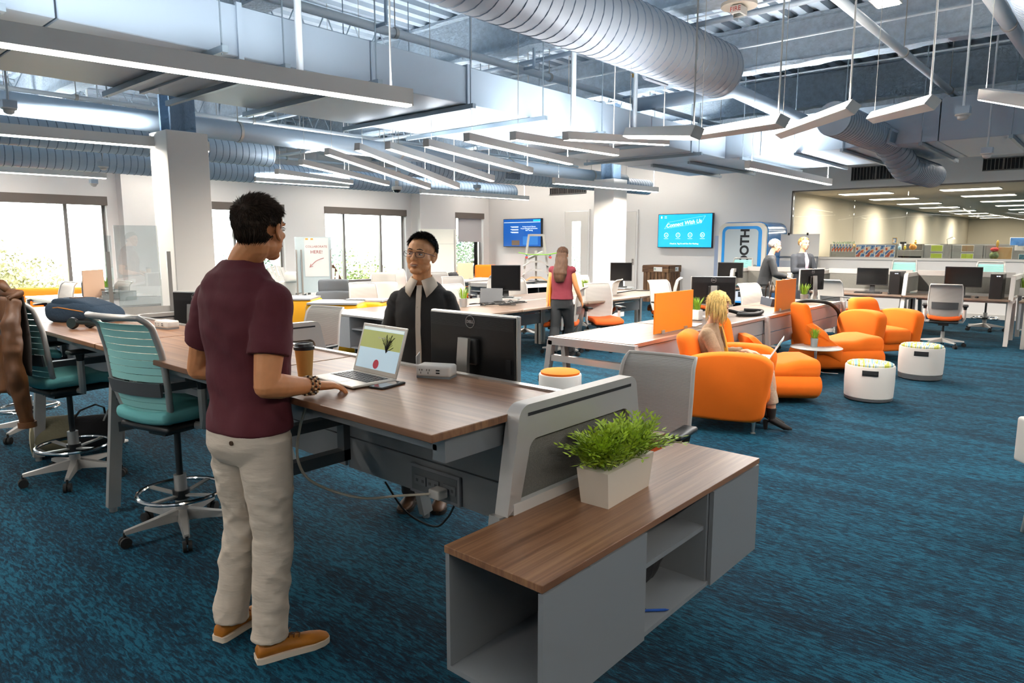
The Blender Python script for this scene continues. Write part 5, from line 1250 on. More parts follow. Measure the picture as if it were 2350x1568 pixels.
o = b.build('body', SKIN['fair'], t, 180); remesh(o, .006, 3); face_bits(t, hc, Fh, .95, brow=mat('brow_blond', '8a6a3c', .6))
blond = hair_mat('blond_hair', 'd2b06c', .35)
def hl3(d): return (d.z > .45 if d.x > .35 else d.z > .0 if d.x > .05 else d.z > -.7)
hair_cap(t, hc, Fh, .97, blond, hl3, 500, .05, .2, (-.6, 0, -1), .003, .014, 4)
k = MB(); rnd = random.Random(9)
for i in range(420):
    a = rnd.uniform(-2.9, 2.9) if i > 40 else rnd.uniform(-1.2, 1.2); 
    if abs(a) < 1.05: continue
    d = V((math.cos(a)*.85, math.sin(a), rnd.uniform(-.1, .75))).normalized(); p = V((-.014, 0, .04))+V((d.x*.108, d.y*.088, d.z*.095)); P = [hc+Fh @ (V((-.014, 0, .04))+V((d.x*.04, d.y*.04, .098))), hc+Fh @ (p*1.02)]
    dn = V((0, 0, -1)); out = Fh @ V((d.x, d.y, 0)); q = P[-1]; L = rnd.uniform(.14, .235)
    for s in range(5): q = q+(dn+out*(.28-.10*s)+V((rnd.gauss(0, .12), rnd.gauss(0, .12), 0))).normalized()*L/5; P.append(q)
    k.tube(P, [.004, .006, .006, .0055, .005, .0035, .001], 5, flat=.5)
x = k.build('long_locks', blond, t, 180); x['kind'] = 'stuff'
bl = mat('tan_tweed', '93795f', .9, bump=.15, bscale=200, var=.12, vscale=90); pk = mat('checked_trousers', 'b39a84', .9, bump=.12, bscale=160, var=.14, vscale=70)
b = MB(); torso(b, [(rel(.0, 0, .46), .13, .165), (rel(-.03, 0, .56), .118, .143), (rel(-.055, 0, .68), .118, .15), (rel(-.07, 0, .80), .10, .165), (rel(-.062, 0, .865), .07, .10), (rel(-.055, 0, .885), .06, .07)], Ft)
for sg in (-1, 1):
    S_, E_, W_ = rel(-.07, sg*.155, .80), rel(.05, sg*.21, .585), rel(.26, sg*.10, .625); sleeve(b, [(S_, .06), (S_.lerp(E_, .5), .058), (E_, .052), (E_.lerp(W_, .4), .045), (E_.lerp(W_, .75), .042)], 32, .006, 21+sg); b.ell(S_, (.06,)*3, 12); b.ell(E_, (.05,)*3, 10)
o = b.build('blazer', bl, t, 180); remesh(o, .007, 4, .012)
for sg in (-1, 1):
    MB().tube([rel(.035, sg*.05, .86), rel(.055, sg*.035, .76), rel(.085, sg*.012, .62)], [.008, .016, .006], 8, flat=.5).build('lapel', bl, t)
m = MB(); m.tube([rel(.02, 0, .86), rel(.052, 0, .74), rel(.088, 0, .56)], [.02, .03, .03], 10, flat=.9); m.build('mustard_top', mat('mustard', 'd99a2c', .9), t, 180)
b = MB()
for sg in (-1, 1):
    H_, K_, A_ = rel(.02, sg*.085, .47), rel(.43, sg*.09, .50), rel(.47+(.03 if sg < 0 else -.04), sg*.10, .2); b.tube([H_, H_.lerp(K_, .5), H_.lerp(K_, .85)], [.10, .085, .07], 16); b.tube([K_-V((0, 0, .0)), K_.lerp(A_, .5), A_], [.066, .062, .060], 16); b.ell(K_, (.068,)*3, 12)
o = b.build('trousers', pk, t, 180); remesh(o, .007, 4, .010)
bt = mat('black_suede', '1d1613', .8)
for sg in (-1, 1):
    rel = lambda x, y, z, F=Fb, B=B0: B+F.col[0]*x+F.col[1]*y+V((0, 0, z-.035)); dx = .47+(.03 if sg < 0 else -.04); A_ = rel(dx, sg*.10, .2); m = MB()
    m.tube([A_, rel(dx, sg*.10, .11)], [.045, .038], 14); m.tube([rel(dx-.01, sg*.10, .10), rel(dx+.06, sg*.10, .065), rel(dx+.12, sg*.10, .035), rel(dx+.18, sg*.10, .022)], [.04, .036, .034, .012], 12, flat=.8)
    m.tube([rel(dx-.045, sg*.10, .085), rel(dx-.04, sg*.10, .0)], [.024, .018], 10); x = m.build('ankle_boot', bt, t, 180); remesh(x, .006, 2)
rel = lambda x, y, z, F=Fb, B=B0: B+F.col[0]*x+F.col[1]*y+V((0, 0, z))
for k_, z in enumerate((0, -.018)): MB().ell(hc+Fh @ V((.0, -.084, -.045+z)), (.006, .006, .008), 8).build('earring', 'chrome', t)
def laptop(label, p, rz, open_=105, w_=.325, d=.225, draw=None, tilt=0.):
    t = thing('laptop', label, 'laptop', p, R(rz)); t.rotation_euler.y = tilt   # user side at -X, screen faces -X
    al2 = mat('laptop_silver', 'cfc9bf', .35, .4)
    bevel(MB().b6(-d/2, d/2, -w_/2, w_/2, .003, .014).build('base', al2, t, 0), .005, 3)
    kb = MB().b6(-d/2+.085, d/2-.02, -w_/2+.025, w_/2-.025, .0135, .0146).build('keyboard_well', mat('key_grey', '8f8b86', .5), t, 0)
    ks = MB()
    for r in range(5):
        for c in range(13): ks.b6(-d/2+.09+r*.0225, -d/2+.106+r*.0225, -w_/2+.03+c*.0205, -w_/2+.0465+c*.0205, .0145, .0165)
    x = ks.build('key', 'black', kb, 0); x['kind'] = 'stuff'
    MB().b6(-d/2+.01, -d/2+.075, -.05, .05, .0135, .0146).build('trackpad', al2, t, 0)
    l = bpy.data.objects.new('lid', None); COL.objects.link(l); l.parent = t; l.location = (d/2-.004, 0, .013); l.rotation_euler.y = R(open_-180+90-90)
    L = bevel(MB().b6(-.003, .003, -w_/2, w_/2, 0, d).build('lid', al2, t, 0), .003); L.location = l.location; L.rotation_euler.y = R(open_-90); bpy.data.objects.remove(l)
    s = MB().b6(-.0042, -.003, -w_/2+.015, w_/2-.015, .02, d-.015).build('display', mat('laptop_display_'+label[:8], 'a9bfca', .3, emit='a9bfca', estr=.55), L, 0)
    if draw: draw(L, w_, d)
    return t
def draw_near(L, w_, d):
    MB().b6(-.0048, -.0042, -w_/2+.015, w_/2-.015, .115, d-.03).build('green_banner', mat('olive_banner', '9aa05c', .4, emit='9aa05c', estr=.45), L, 0)
    MB().b6(-.0048, -.0042, -w_/2+.015, w_/2-.015, d-.028, d-.016).build('browser_bar', mat('browser_bar', 'c9d6d2', .4, emit='c9d6d2', estr=.5), L, 0)
    MB().cyl((-.0042, .0, .045), (-.0048, .0, .045), .021, n=24).build('red_dot', mat('red_dot', 'a32036', .4, emit='a32036', estr=.35), L)
    m = MB(); rnd = random.Random(2)
    for k in range(26):
        y, z = -.055, .112+0*k; a = rnd.uniform(.1, 2.5); r1 = rnd.uniform(.05, .115)
        p1 = (-.0052, y-r1*math.cos(a)*.45, z+r1*math.sin(a)*.55); p2 = (-.0052, p1[1]-.022*math.cos(a), p1[2]+.012); m.tube([(-.0052, -.055, .102), ((-.0052), (y+p1[1])/2, (z+p1[2])/2), p1, p2], .0012, 4)
    m.build('tree_drawing', 'black', L, 0)['kind'] = 'stuff'
    text('WELCOME', .011, 'paper', L, (-.0052, .0, .165), (R(90), 0, R(-90)), ext=.0002)
    MB().ell((-.0035, 0, d-.008), (.001, .002, .002), 8).build('webcam', 'black', L)
laptop('silver laptop open on the near desk in front of the man in maroon', (1.775, 2.485, 1.05), -3, 108, .335, .225, draw=draw_near)
def draw_lap(L, w_, d):
    MB().b6(-.0048, -.0042, -.03, .09, .03, .12).build('picture', mat('warm_picture', '9a5a3a', .4, emit='9a5a3a', estr=.4), L, 0)
    MB().b6(-.0048, -.0042, -.14, .0, .13, .19).build('picture', mat('green_picture', '56664a', .4, emit='56664a', estr=.4), L, 0)
laptop('laptop on the lap of the seated woman', rel(.36, 0, .585), AZ, 120, .30, .21, draw_lap)
# ---------------- simpler standing figures further back
def figure(label, B, az, h, topc, legc, hairc, sleeves=True, arms_=None, stride=0., long_hair=False, collar=None, jacket=False, lean=0., skin='fair'):
    t = person(label, {'base': B}, 0); F = frame_of(az); B = V((B[0], B[1], 0)); k = h/1.75
    rel = lambda x, y, z: B+F.col[0]*(x+lean*max(0, z-.9))*k+F.col[1]*y*k+V((0, 0, z*k))
    hc = rel(.03, 0, 1.605); Fh = frame_of(az, -18*lean*2); b = MB(); nr = .5 if long_hair else 1
    tw = .165 if not long_hair else .135
    torso(b, [(rel(0, 0, .82), .10, .14), (rel(0, 0, .93), .105, .15), (rel(0, 0, 1.06), .09, .12), (rel(0, 0, 1.25), .105, tw), (rel(0, 0, 1.38), .085, tw+.01), (rel(0, 0, 1.45), .05, .07)], F)
    limb(b, [(rel(-.01, 0, 1.42), .05), (rel(.005, 0, 1.48), .05), (rel(.015, 0, 1.53), .05)]); head_mesh(b, hc, Fh, k)
    A = arms_ or [((.0, -.24, 1.13), (.03, -.24, .88)), ((.0, .24, 1.13), (.03, .24, .88))]; S = [rel(0, -tw-.02, 1.375), rel(0, tw+.02, 1.375)]; AR = []
    for sg, S_, (e, w_) in zip((-1, 1), S, A):
        E_, W_ = rel(*e), rel(*w_); AR.append((S_, E_, W_)); limb(b, [(S_, .046), (E_, .036), (W_, .025)]); fd = (W_-E_).normalized(); hand(b, W_, fd, F.col[1]*sg if abs(fd.z) > .6 else V((0, 0, 1)), F.col[0] if abs(fd.z) > .6 else -F.col[1]*sg, .4, k*.95)
    LG = []
    for sg in (-1, 1):
        LG.append((rel(0, sg*.085, .86), rel(.04+sg*stride*.45, sg*.09, .47), rel(sg*stride, sg*.09, .08+(.03 if sg*stride < 0 else 0)))); limb(b, [(LG[-1][0], .08), (LG[-1][1], .052), (LG[-1][2], .036)])
    o = b.build('body', SKIN[skin], t, 180); remesh(o, .008, 2); face_bits(t, hc, Fh, k)
    hm = hair_mat('hair_'+hairc, hairc, .3); hair_cap(t, hc, Fh, k, hm, lambda d: (d.z > .6 if d.x > .4 else d.z > .15 if d.x > 0 else d.z > -.5), 500, .03, .3, (-.5, 0, -1), .003, .01)
    if long_hair:
        m = MB(); m.tube([hc+Fh @ V((-.03, 0, .09)), hc+Fh @ V((-.075, 0, .0)), rel(-.085, 0, 1.48), rel(-.125, 0, 1.33), rel(-.125, 0, 1.2)], [.05, .085, .10, .105, .06], 14, flat=.6); x = m.build('long_hair', hm, t, 180); remesh(x, .01, 3, .03)
    tm = mat('top_'+topc, topc, .85, bump=.3, bscale=14); b = MB(); z0 = .92 if not jacket else .78
    torso(b, [(rel(0, 0, z0), .125, .168), (rel(0, 0, 1.06), .112, .145), (rel(0, 0, 1.25), .12, tw+.017), (rel(0, 0, 1.38), .10, tw+.022), (rel(0, 0, 1.45), .07, .09)], F)
    for S_, E_, W_ in AR:
        b.ell(S_, (.062,)*3, 12)
        if sleeves: b.tube([S_, S_.lerp(E_, .5), E_], [.066, .064, .056], 14); b.tube([E_, E_.lerp(W_, .85)], [.056, .044], 14); b.ell(E_, (.057,)*3, 10)
    o = b.build('jacket' if jacket else 'top', tm, t, 180); remesh(o, .01, 3, .012)
    if collar:
        m = MB(); m.tube([rel(.06, 0, 1.45), rel(.11, 0, 1.3), rel(.118, 0, 1.1)], [.03, .05, .03], 10, flat=.6).build('shirt_front', mat('shirt_'+collar, collar, .8), t, 180)
    lm = mat('legs_'+legc, legc, .85, bump=.3, bscale=12); b = MB(); torso(b, [(rel(0, 0, .78), .10, .15), (rel(0, 0, .93), .112, .155), (rel(0, 0, .97), .10, .15)], F)
    for H_, K_, A_ in LG: b.tube([H_, K_, A_], [.094, .07, .075], 14); b.ell(K_, (.07,)*3, 10)
    o = b.build('trousers', lm, t, 180); remesh(o, .01, 3, .012)
    for H_, K_, A_ in LG: shoe(t, (A_.x-F.col[0].x*.06, A_.y-F.col[0].y*.06, max(0, A_.z-.08*k)), (A_.x+F.col[0].x*.19, A_.y+F.col[0].y*.19, max(0, A_.z-.08*k)), 'black', 'rubber')
    return t, rel
q = ray(1290, 650); k_ = 9.85/(q[0]*math.cos(BEAR)+q[1]*math.sin(BEAR))
figure('woman with long brown hair in a red sleeveless top walking away', (q[0]*k_, q[1]*k_), 22, 1.60, '6d1f2b', '1f2022', '4a3222', sleeves=False, stride=-.22, long_hair=True, arms_=[((.03, -.22, 1.12), (.15, -.27, .90)), ((-.03, .2, 1.12), (-.03, .22, .88))], skin='tan')
q = ray(1752, 640); k_ = 12.3/(q[0]*math.cos(BEAR)+q[1]*math.sin(BEAR)); B1 = (q[0]*k_, q[1]*k_)
tp1, rel1 = figure('grey-haired man in a black sweater leaning forward with a cup', B1, -62, 1.72, '1c1d1f', '262626', 'a8a6a4', lean=.2, arms_=[((.12, -.24, 1.12), (.36, -.12, 1.06)), ((.12, .24, 1.12), (.36, .10, 1.02))])
q = ray(1838, 640); k_ = 12.9/(q[0]*math.cos(BEAR)+q[1]*math.sin(BEAR)); B2 = (q[0]*k_, q[1]*k_)
tp2, rel2 = figure('fair-haired man in a dark suit jacket beside the grey-haired man', B2, -118, 1.76, '22252b', '23262c', 'b08a55', collar='c9b4c4', jacket=True, arms_=[((.08, -.25, 1.12), (.30, -.14, 1.15)), ((.05, .26, 1.1), (.26, .12, 1.12))])
# ================================================================ ELECTRONICS
def ellipse_pts(r1, r2, n=28): return [(r1*math.cos(2*math.pi*i/n), r2*math.sin(2*math.pi*i/n)) for i in range(n)]
def monitor(label, p, rz, w_=.53, h=.32, ztop=.5, stand='silver', brand=False, group='computer monitors', ports=True):
    """local: screen faces -X, back faces +X; origin where the stand rests"""
    t = thing('monitor', label, 'monitor', p, R(rz), group); zc = ztop-h/2
    sm = 'alu' if stand == 'silver' else 'black'
    bevel(MB().b6(-.018, .012, -w_/2, w_/2, zc-h/2, zc+h/2).build('bezel', sm if stand == 'silver' else 'black', t, 0), .006, 2)
    MB().b6(-.0195, -.018, -w_/2+.012, w_/2-.012, zc-h/2+.018, zc+h/2-.012).build('screen', 'screen', t, 0)
    bk = MB().b6(.012, .022, -w_/2+.008, w_/2-.008, zc-h/2+.004, zc+h/2-.008).build('back_cover', mat('monitor_back', '161617', .28), t, 0); bevel(bk, .004)
    if brand:
        g = MB(); z = zc+h/2-.02
        while z > zc+h/2-.075: g.b6(.022, .0235, -w_/2+.015, w_/2-.015, z, z+.002); z -= .0045
        g.build('vent_ridge', mat('vent_black', '2a2a2b', .5), bk, 0)['kind'] = 'stuff'
        r = MB(); pts = [(.0245, .03*math.cos(2*math.pi*i/28), zc+h/2-.045+.03*math.sin(2*math.pi*i/28)) for i in range(28)]; r.tube(pts+pts[:2], .0016, 6, cap=False)
        r.build('round_emblem', 'alu', bk); text('DELL', .021, 'alu', bk, (.0245, 0, zc+h/2-.045), (R(90), 0, R(90)), bold=.0004)
        text_ = None
    MB().rbox((.035, 0, zc-.01), (.035, .13, .13), .012, 2).build('mount_block', 'black', t)
    a = MB()
    a.loft([[(x-.02, -w2, z), (x-.02, w2, z), (x, w2, z), (x, -w2, z)] for x, z, w2 in ((.075, zc+.06, .035), (.085, zc-.05, .036), (.09, .12, .038), (.07, .012, .045))])
    a.build('stand_arm', sm, t, 60)
    bevel(MB().b6(-.09, .12, -.12, .12, 0, .012).build('stand_base', sm, t, 0), .004)
    if ports: MB().b6(.022, .026, w_/2-.06, w_/2-.03, zc-.10, zc-.03).build('port_cover', 'black', t, 0)
    return t
monitor('large monitor seen from behind, closest to the camera', (2.44, 2.40, .74), 180, .60, .36, .565, brand=True)
p = PZ(1662, 712, .74); monitor('silver-stand monitor seen from behind above the blonde woman', (7.95, 3.72, .74), 214, .53, .34, .50, brand=True)
p = PZ(1878, 690, .74); monitor('silver-stand monitor seen from behind right of the far orange screen', (11.2, 3.62, .74), 248, .53, .33, .50, brand=True)
p = PZ(1163, 690, .74); monitor('black monitor facing the camera in the middle of the room', (8.05, 7.2, .80), 38, .46, .40, .50, 'black')
p = PZ(1425, 663, .74); monitor('black monitor facing the camera left of the wooden crate', (11.6, 7.35, .78), 30, .42, .36, .48, 'black')
monitor('middle black monitor on the back desks', (13.9, 3.42, .74), 3, .52, .32, .45, 'black')
monitor('right black monitor on the back desks', (13.85, 2.0, .74), 3, .54, .34, .50, 'black')
monitor('left black monitor on the back desks, in front of the blue booth', (13.7, 6.05, .74), 3, .53, .31, .50, 'black')
for x, y, s_ in ((8.05, 7.2, 'middle black monitor'), (11.6, 7.35, 'black monitor by the crate')):
    t = thing('monitor_riser', 'clear riser shelf under the %s' % s_, 'shelf', (x, y, .742), R(35), 'clear riser shelves')
    MB().b6(-.14, .14, -.25, .25, .045 if x < 9 else .03, .055 if x < 9 else .038).build('shelf', mat('clear_acrylic', 'dfe8ea', .15, trans=.6), t, 0)
    for sg in (-1, 1): MB().b6(-.12, .12, sg*.2-.005, sg*.2+.005, 0, .045 if x < 9 else .03).build('leg', MATS['clear_acrylic'], t, 0)
def tower(label, x, y, rz=0):
    t = thing('computer_tower', label, 'computer', (x, y, .742), R(rz), 'black computer towers')
    bevel(MB().b6(-.2, .2, -.085, .085, 0, .40).build('case', 'black', t, 0), .004)
    MB().b6(-.206, -.2, -.08, .08, .01, .39).build('front_panel', mat('front_black', '101011', .3), t, 0)
    MB().b6(-.208, -.206, -.05, -.03, .36, .37).b6(-.208, -.206, -.02, 0, .36, .37).build('indicator', mat('led_white', 'dfe9ff', .3, emit='cfe0ff', estr=3), t, 0)
tower('black computer tower on the divider between middle and right desks', 13.78, 2.98); tower('black computer tower at the right end of the back desks', 13.75, 1.5); tower('black computer tower beside the dark-suited man', 13.8, 4.5)
def keyboard(label, x, y, z, rz):
    t = thing('keyboard', label, 'keyboard', (x, y, z), R(rz), 'black keyboards'); MB().b6(-.07, .07, -.22, .22, 0, .018).build('case', 'black', t, 0)
    m = MB()
    for r in range(5):
        for c in range(15): m.b6(-.06+r*.025, -.04+r*.025, -.21+c*.028, -.187+c*.028, .018, .023)
    m.build('key', mat('key_black', '262626', .5), t, 0)['kind'] = 'stuff'
def mouse(label, x, y, z): t = thing('mouse', label, 'mouse', (x, y, z), 0, 'black mice'); MB().ell((0, 0, .012), (.05, .03, .02), 12).build('shell', 'black', t, 180)
keyboard('black keyboard in front of the middle back monitor', 13.6, 3.4, .742, 5); mouse('mouse beside the middle back monitor', 13.6, 3.05, .742)
keyboard('black keyboard in front of the right back monitor', 13.58, 2.05, .742, 5); mouse('mouse beside the right back monitor', 13.6, 1.75, .742)
keyboard('black keyboard in front of the left back monitor', 13.5, 6.0, .742, 0)
def cable(label, pts, r=.006, m='rubber', g='loose black cables', plug=False):
    pts = [V(p) for p in pts]; t = thing('cable', label, 'cable', pts[0], 0, g); P = []; k = len(pts)
    for i in range(k-1):
        p0, p1, p2, p3 = pts[max(i-1, 0)], pts[i], pts[i+1], pts[min(i+2, k-1)]
        for s in range(6): f = s/6; P.append(.5*((2*p1)+(-p0+p2)*f+(2*p0-5*p1+4*p2-p3)*f*f+(-p0+3*p1-3*p2+p3)*f**3))
    P.append(pts[-1]); MB().tube([p-pts[0] for p in P], r, 8).build('cord', m, t, 60); return t
z = .765; c = PZ(1718, 722, .75)
cable('thick coiled black cable on the desk above the orange chaise', [(c.x-.5, c.y+.25, z), (c.x-.3, c.y+.18, z+.05), (c.x-.1, c.y+.02, z), (c.x+.1, c.y-.1, z), (c.x+.2, c.y+.02, z), (c.x, c.y+.12, z), (c.x-.25, c.y, z), (c.x-.05, c.y-.12, z), (c.x+.22, c.y-.08, z+.02), (c.x+.1, c.y+.1, z+.03)], .022)
c = PZ(1860, 700, .75); cable('thick black cable sleeve drooping over the desk edge', [(c.x-.1, c.y+.2, z), (c.x+.15, c.y+.1, z+.03), (c.x+.3, c.y-.15, z), (11.0, 3.14, .62), (11.02, 3.12, .48)], .026)
cable('thin black wire crossing the desk near the cable sleeve', [(11.3, 3.5, .75), (11.5, 3.3, .8), (11.9, 3.15, .75)], .006)
for i, (px, py) in enumerate(((1145, 700), (1170, 698), (1120, 700))):
    c = PZ(px, py, .75); cable(['tangled black cable under the middle monitor', 'second tangled cable right of the middle monitor', 'looped cable beside the dark tablet'][i], [(c.x+random.uniform(-.25, .25), c.y+random.uniform(-.2, .2), .75+random.uniform(0, .04)) for _ in range(9)], .006)
c = PZ(1480, 668, .75); cable('black cable trailing across the desk to the right of the second column', [(c.x-.8, c.y+.1, .75), (c.x-.4, c.y, .78), (c.x-.1, c.y+.05, .76), (c.x+.3, c.y-.05, .75)], .01)
p = PZ(1103, 690, .74); t = thing('tablet', 'dark tablet propped up on the desk left of the middle monitor', 'tablet', (7.6, 7.1, .745), R(35)); o = MB().b6(-.006, .006, -.17, .17, 0, .23).build('slab', 'black', t, 0); o.rotation_euler.y = R(22); MB().b6(-.08, .1, -.16, .16, 0, .006).build('cover', 'black', t, 0)
p = PZ(1590, 752, .745); t = thing('notebook', 'purple-blue folder leaning beside the near orange screen', 'folder', (7.0, 3.55, .745), R(12)); MB().b6(-.12, .12, -.01, .01, 0, .25).build('cover', mat('periwinkle', '8d94c8', .6), t, 0); MB().b6(-.14, .14, -.12, .1, 0, .008).build('sheets', 'paper', t, 0)
# things on the near desk
t = thing('paper_cup', 'tan paper coffee cup with a black lid on the near desk', 'cup', (1.665, 2.69, 1.05))
MB().lathe([(.028, 0), (.03, .004), (.041, .132), (.043, .136)], n=32).build('cup_body', mat('kraft_paper', 'cf9b52', .6), t, 50)
MB().lathe([(.045, .13), (.046, .142), (.041, .146), (.038, .158), (.034, .158), (.032, .154)], n=32).build('lid', 'black', t, 30)
t = thing('smartphone', 'black smartphone lying beside the laptop', 'phone', (1.80, 2.28, 1.05), R(10))
bevel(MB().b6(-.075, .075, -.037, .037, 0, .009).build('case', 'black', t, 0), .004, 3); MB().b6(-.07, .07, -.033, .033, .009, .0095).build('screen', mat('phone_glass', '1b222b', .08, spec=.8), t, 0)
def power_box(label, p, rz):
    t = thing('power_box', label, 'outlet', p, R(rz), 'white desktop power boxes')
    MB().rbox((0, 0, .033), (.09, .165, .052), .012, 3).build('case', 'white', t, 50); MB().b6(-.04, .04, -.08, .08, 0, .01).build('base', 'grey', t, 0)
    s = MB()
    for y in (.055, .02):
        for dz, dy in ((.006, -.006), (.006, .006), (-.007, 0)): s.b6(-.0515, -.05, y+dy-.0012, y+dy+.0012, .033+dz-.004, .033+dz+.004)
    s.build('socket_slot', 'dark', t, 0); MB().b6(-.0515, -.05, -.035, -.018, .036, .042).b6(-.0515, -.05, -.035, -.018, .024, .030).build('usb_port', 'dark', t, 0)
power_box('white power box with sockets between laptop and monitor', (2.07, 2.27, 1.05), 25); power_box('white power box on the far desk, above the teal stool', (2.02, 5.0, 1.05), 8)
# backpack and headphones
t = thing('backpack', 'navy backpack lying on the far standing desk', 'backpack', (1.82, 5.95, 1.052), R(-62))
m = MB().rbox((0, 0, .075), (.52, .32, .15), .06, 4, f=lambda v: (v.x, v.y*(1-.25*max(0, v.x)/.26), v.z*(1-.35*max(0, v.x)/.26)-(.03*max(0, v.x)/.26)+.015*math.sin(v.x*14)))
m.build('main_pocket', mat('navy_canvas', '26394b', .85, bump=.2, bscale=60), t, 80)
MB().rbox((-.02, 0, .14), (.40, .24, .07), .03, 3, f=lambda v: (v.x, v.y, v.z-.05*max(0, v.x)/.2)).build('front_pocket', MATS['navy_canvas'], t, 80)
MB().box((-.08, 0, .176), (.06, .09, .006)).build('leather_patch', mat('patch_brown', '6a4630', .6), t, 0)
MB().tube([(-.24, -.13, .10), (-.1, -.165, .115), (.08, -.15, .09), (.22, -.10, .05)], .004, 6).build('zip', mat('orange_zip', 'c07a2c', .5), t)
MB().tube([(-.26, -.05, .05), (-.31, 0, .06), (-.26, .05, .05)], .008, 6).build('carry_loop', MATS['navy_canvas'], t)
t = thing('headphones', 'black headphones lying in front of the backpack', 'headphones', (1.62, 5.36, 1.05), R(-60))
for x in (0, .05): MB().lathe([(.036, -.016), (.042, 0), (.036, .016)], n=20).build('ear_cup', 'black', t, 50).location = (-.1+x*1.3, x*1.6, .042); 
for o in t.children: o.rotation_euler = (R(80), R(25), 0)
MB().tube([(-.07, 0, .05), (.0, .02, .045), (.09, .03, .03), (.12, 0, .02)], .01, 8, flat=1.4).build('headband', 'black', t)
# leather jacket over the second stool
jm = mat('brown_leather_jacket', '573415', .5, var=.3, vscale=7, bump=.35, bscale=9, bstretch=(1.4, 1.4, .5))
t = thing('leather_jacket', 'brown leather jacket draped over the back of a teal stool', 'jacket', (1.17, 5.38, 0), R(8))
def drape(pts_fn, na, nb, th=.012): return surf([[pts_fn(i/na, j/nb) for j in range(nb+1)] for i in range(na+1)], th)
rnd = random.Random(4)
def fold(u, v): return .014*math.sin(v*17+u*3)*u+.010*math.sin(v*31+u*5)*u
def backside(u, v):   # u down, v across
    wv = .23+.07*u; return (-.055-.05*math.sin(u*1.6)-fold(u, v), (v-.5)*2*wv, 1.315-.62*u+.02*math.sin(v*9)*u)
def frontside(u, v): wv = .23+.05*u; return (.03-.01*u+fold(u, v), (v-.5)*2*wv, 1.315-.50*u)
o = drape(backside, 22, 30).build('back_panel', jm, t, 180); drape(frontside, 16, 24).build('lining', mat('dark_lining', '2d2622', .8), t, 180)
MB().tube([(-.06, -.24, 1.30), (-.0, -.25, 1.33), (.0, .0, 1.335), (0, .25, 1.33), (-.06, .24, 1.30)], .03, 10, flat=.7).build('shoulder_fold', jm, t, 180)
for sg in (-1, 1):
    x = MB(); P = [(-.03, sg*.235, 1.29), (-.075, sg*.275, 1.15), (-.09, sg*.30, .98), (-.085, sg*.31, .80), (-.06, sg*.305, .62), (-.05, sg*.30, .50 if sg < 0 else .56)]
    x.tube(P, [.045, .062, .065, .06, .052, .046], 16, flat=.8); o = x.build('sleeve', jm, t, 180); remesh(o, .01, 2, .03); MB().tube([P[-1], (P[-1][0], P[-1][1], P[-1][2]+.035)], .051, 16).build('cuff', jm, o)
MB().tube([(-.13, -.06, 1.28), (-.14, -.045, 1.05), (-.16, -.02, .80), (-.15, .0, .66)], [.02, .05, .06, .03], 12, flat=.3).build('dark_gusset', mat('dark_leather', '3a2c22', .6), t, 60)
MB().tube([(.0, -.10, 1.34), (-.01, -.03, 1.385), (-.01, .06, 1.39), (.0, .13, 1.345)], [.02, .03, .03, .02], 10).build('collar', jm, t, 180)
MB().tube([(-.10, -.2, 1.17), (-.115, -.26, 1.14)], .004, 6).tube([(-.11, -.2, 1.12), (-.125, -.27, 1.08)], .004, 6).build('piping', 'dark', t)
# duffel bag under the stool
t = thing('duffel_bag', 'olive and black duffel bag on the carpet under the stools', 'bag', (1.62, 6.15, 0), R(-25))
olive = mat('olive_canvas', '6b6650', .85, bump=.15, bscale=60)
rg = []
for x in (-.17, -.165, .10, .105): s = .92 if x in (-.17, .105) else 1; rg.append([(x, s*.17*math.cos(R(a))*(1.05), .15+s*.15*math.sin(R(a))*(1 if math.sin(R(a)) > 0 else .99)) for a in range(0, 360, 15)])
MB().loft(rg).build('end_panel', olive, t, 50); m = MB(); rg = [[(x, .16*k*math.cos(R(a)), .145+.135*k*math.sin(R(a))) for a in range(0, 360, 15)] for x, k in ((.10, 1), (.25, 1.03), (.4, .98), (.43, .8))]
m.loft(rg).build('body', 'blackcloth', t, 60); pts = [(-.168, .172*math.cos(R(a)), .15+.152*math.sin(R(a))) for a in range(0, 361, 15)]; MB().tube(pts, .006, 6).build('piping', mat('cream_piping', 'c9c0a6', .7), t)
MB().tube([(.1, -.1, .27), (.15, -.05, .34), (.25, .0, .37), (.3, .06, .33), (.3, .1, .27)], .014, 6, flat=.4).build('strap', 'blackcloth', t); MB().tube([(-.15, .15, .06), (-.2, .22, .10), (-.26, .25, .03)], .02, 6, flat=.4).build('strap', 'blackcloth', t)
t = thing('power_strip', 'white plug strip lying on the carpet by the near bench', 'outlet', (2.0, 6.1, 0), R(20)); MB().rbox((0, 0, .012), (.16, .08, .024), .01, 2).build('plate', 'white', t); MB().tube([(0, 0, .02), (.03, .02, .05), (.04, .03, .03)], .015, 8).build('plug', 'white', t)
cable('grey cord hanging from the near bench to the carpet', [(1.95, 5.9, .45), (1.85, 5.95, .2), (1.9, 6.05, .02), (2.0, 6.1, .02)], .007, mat('grey_cord', '9a9a98', .6))
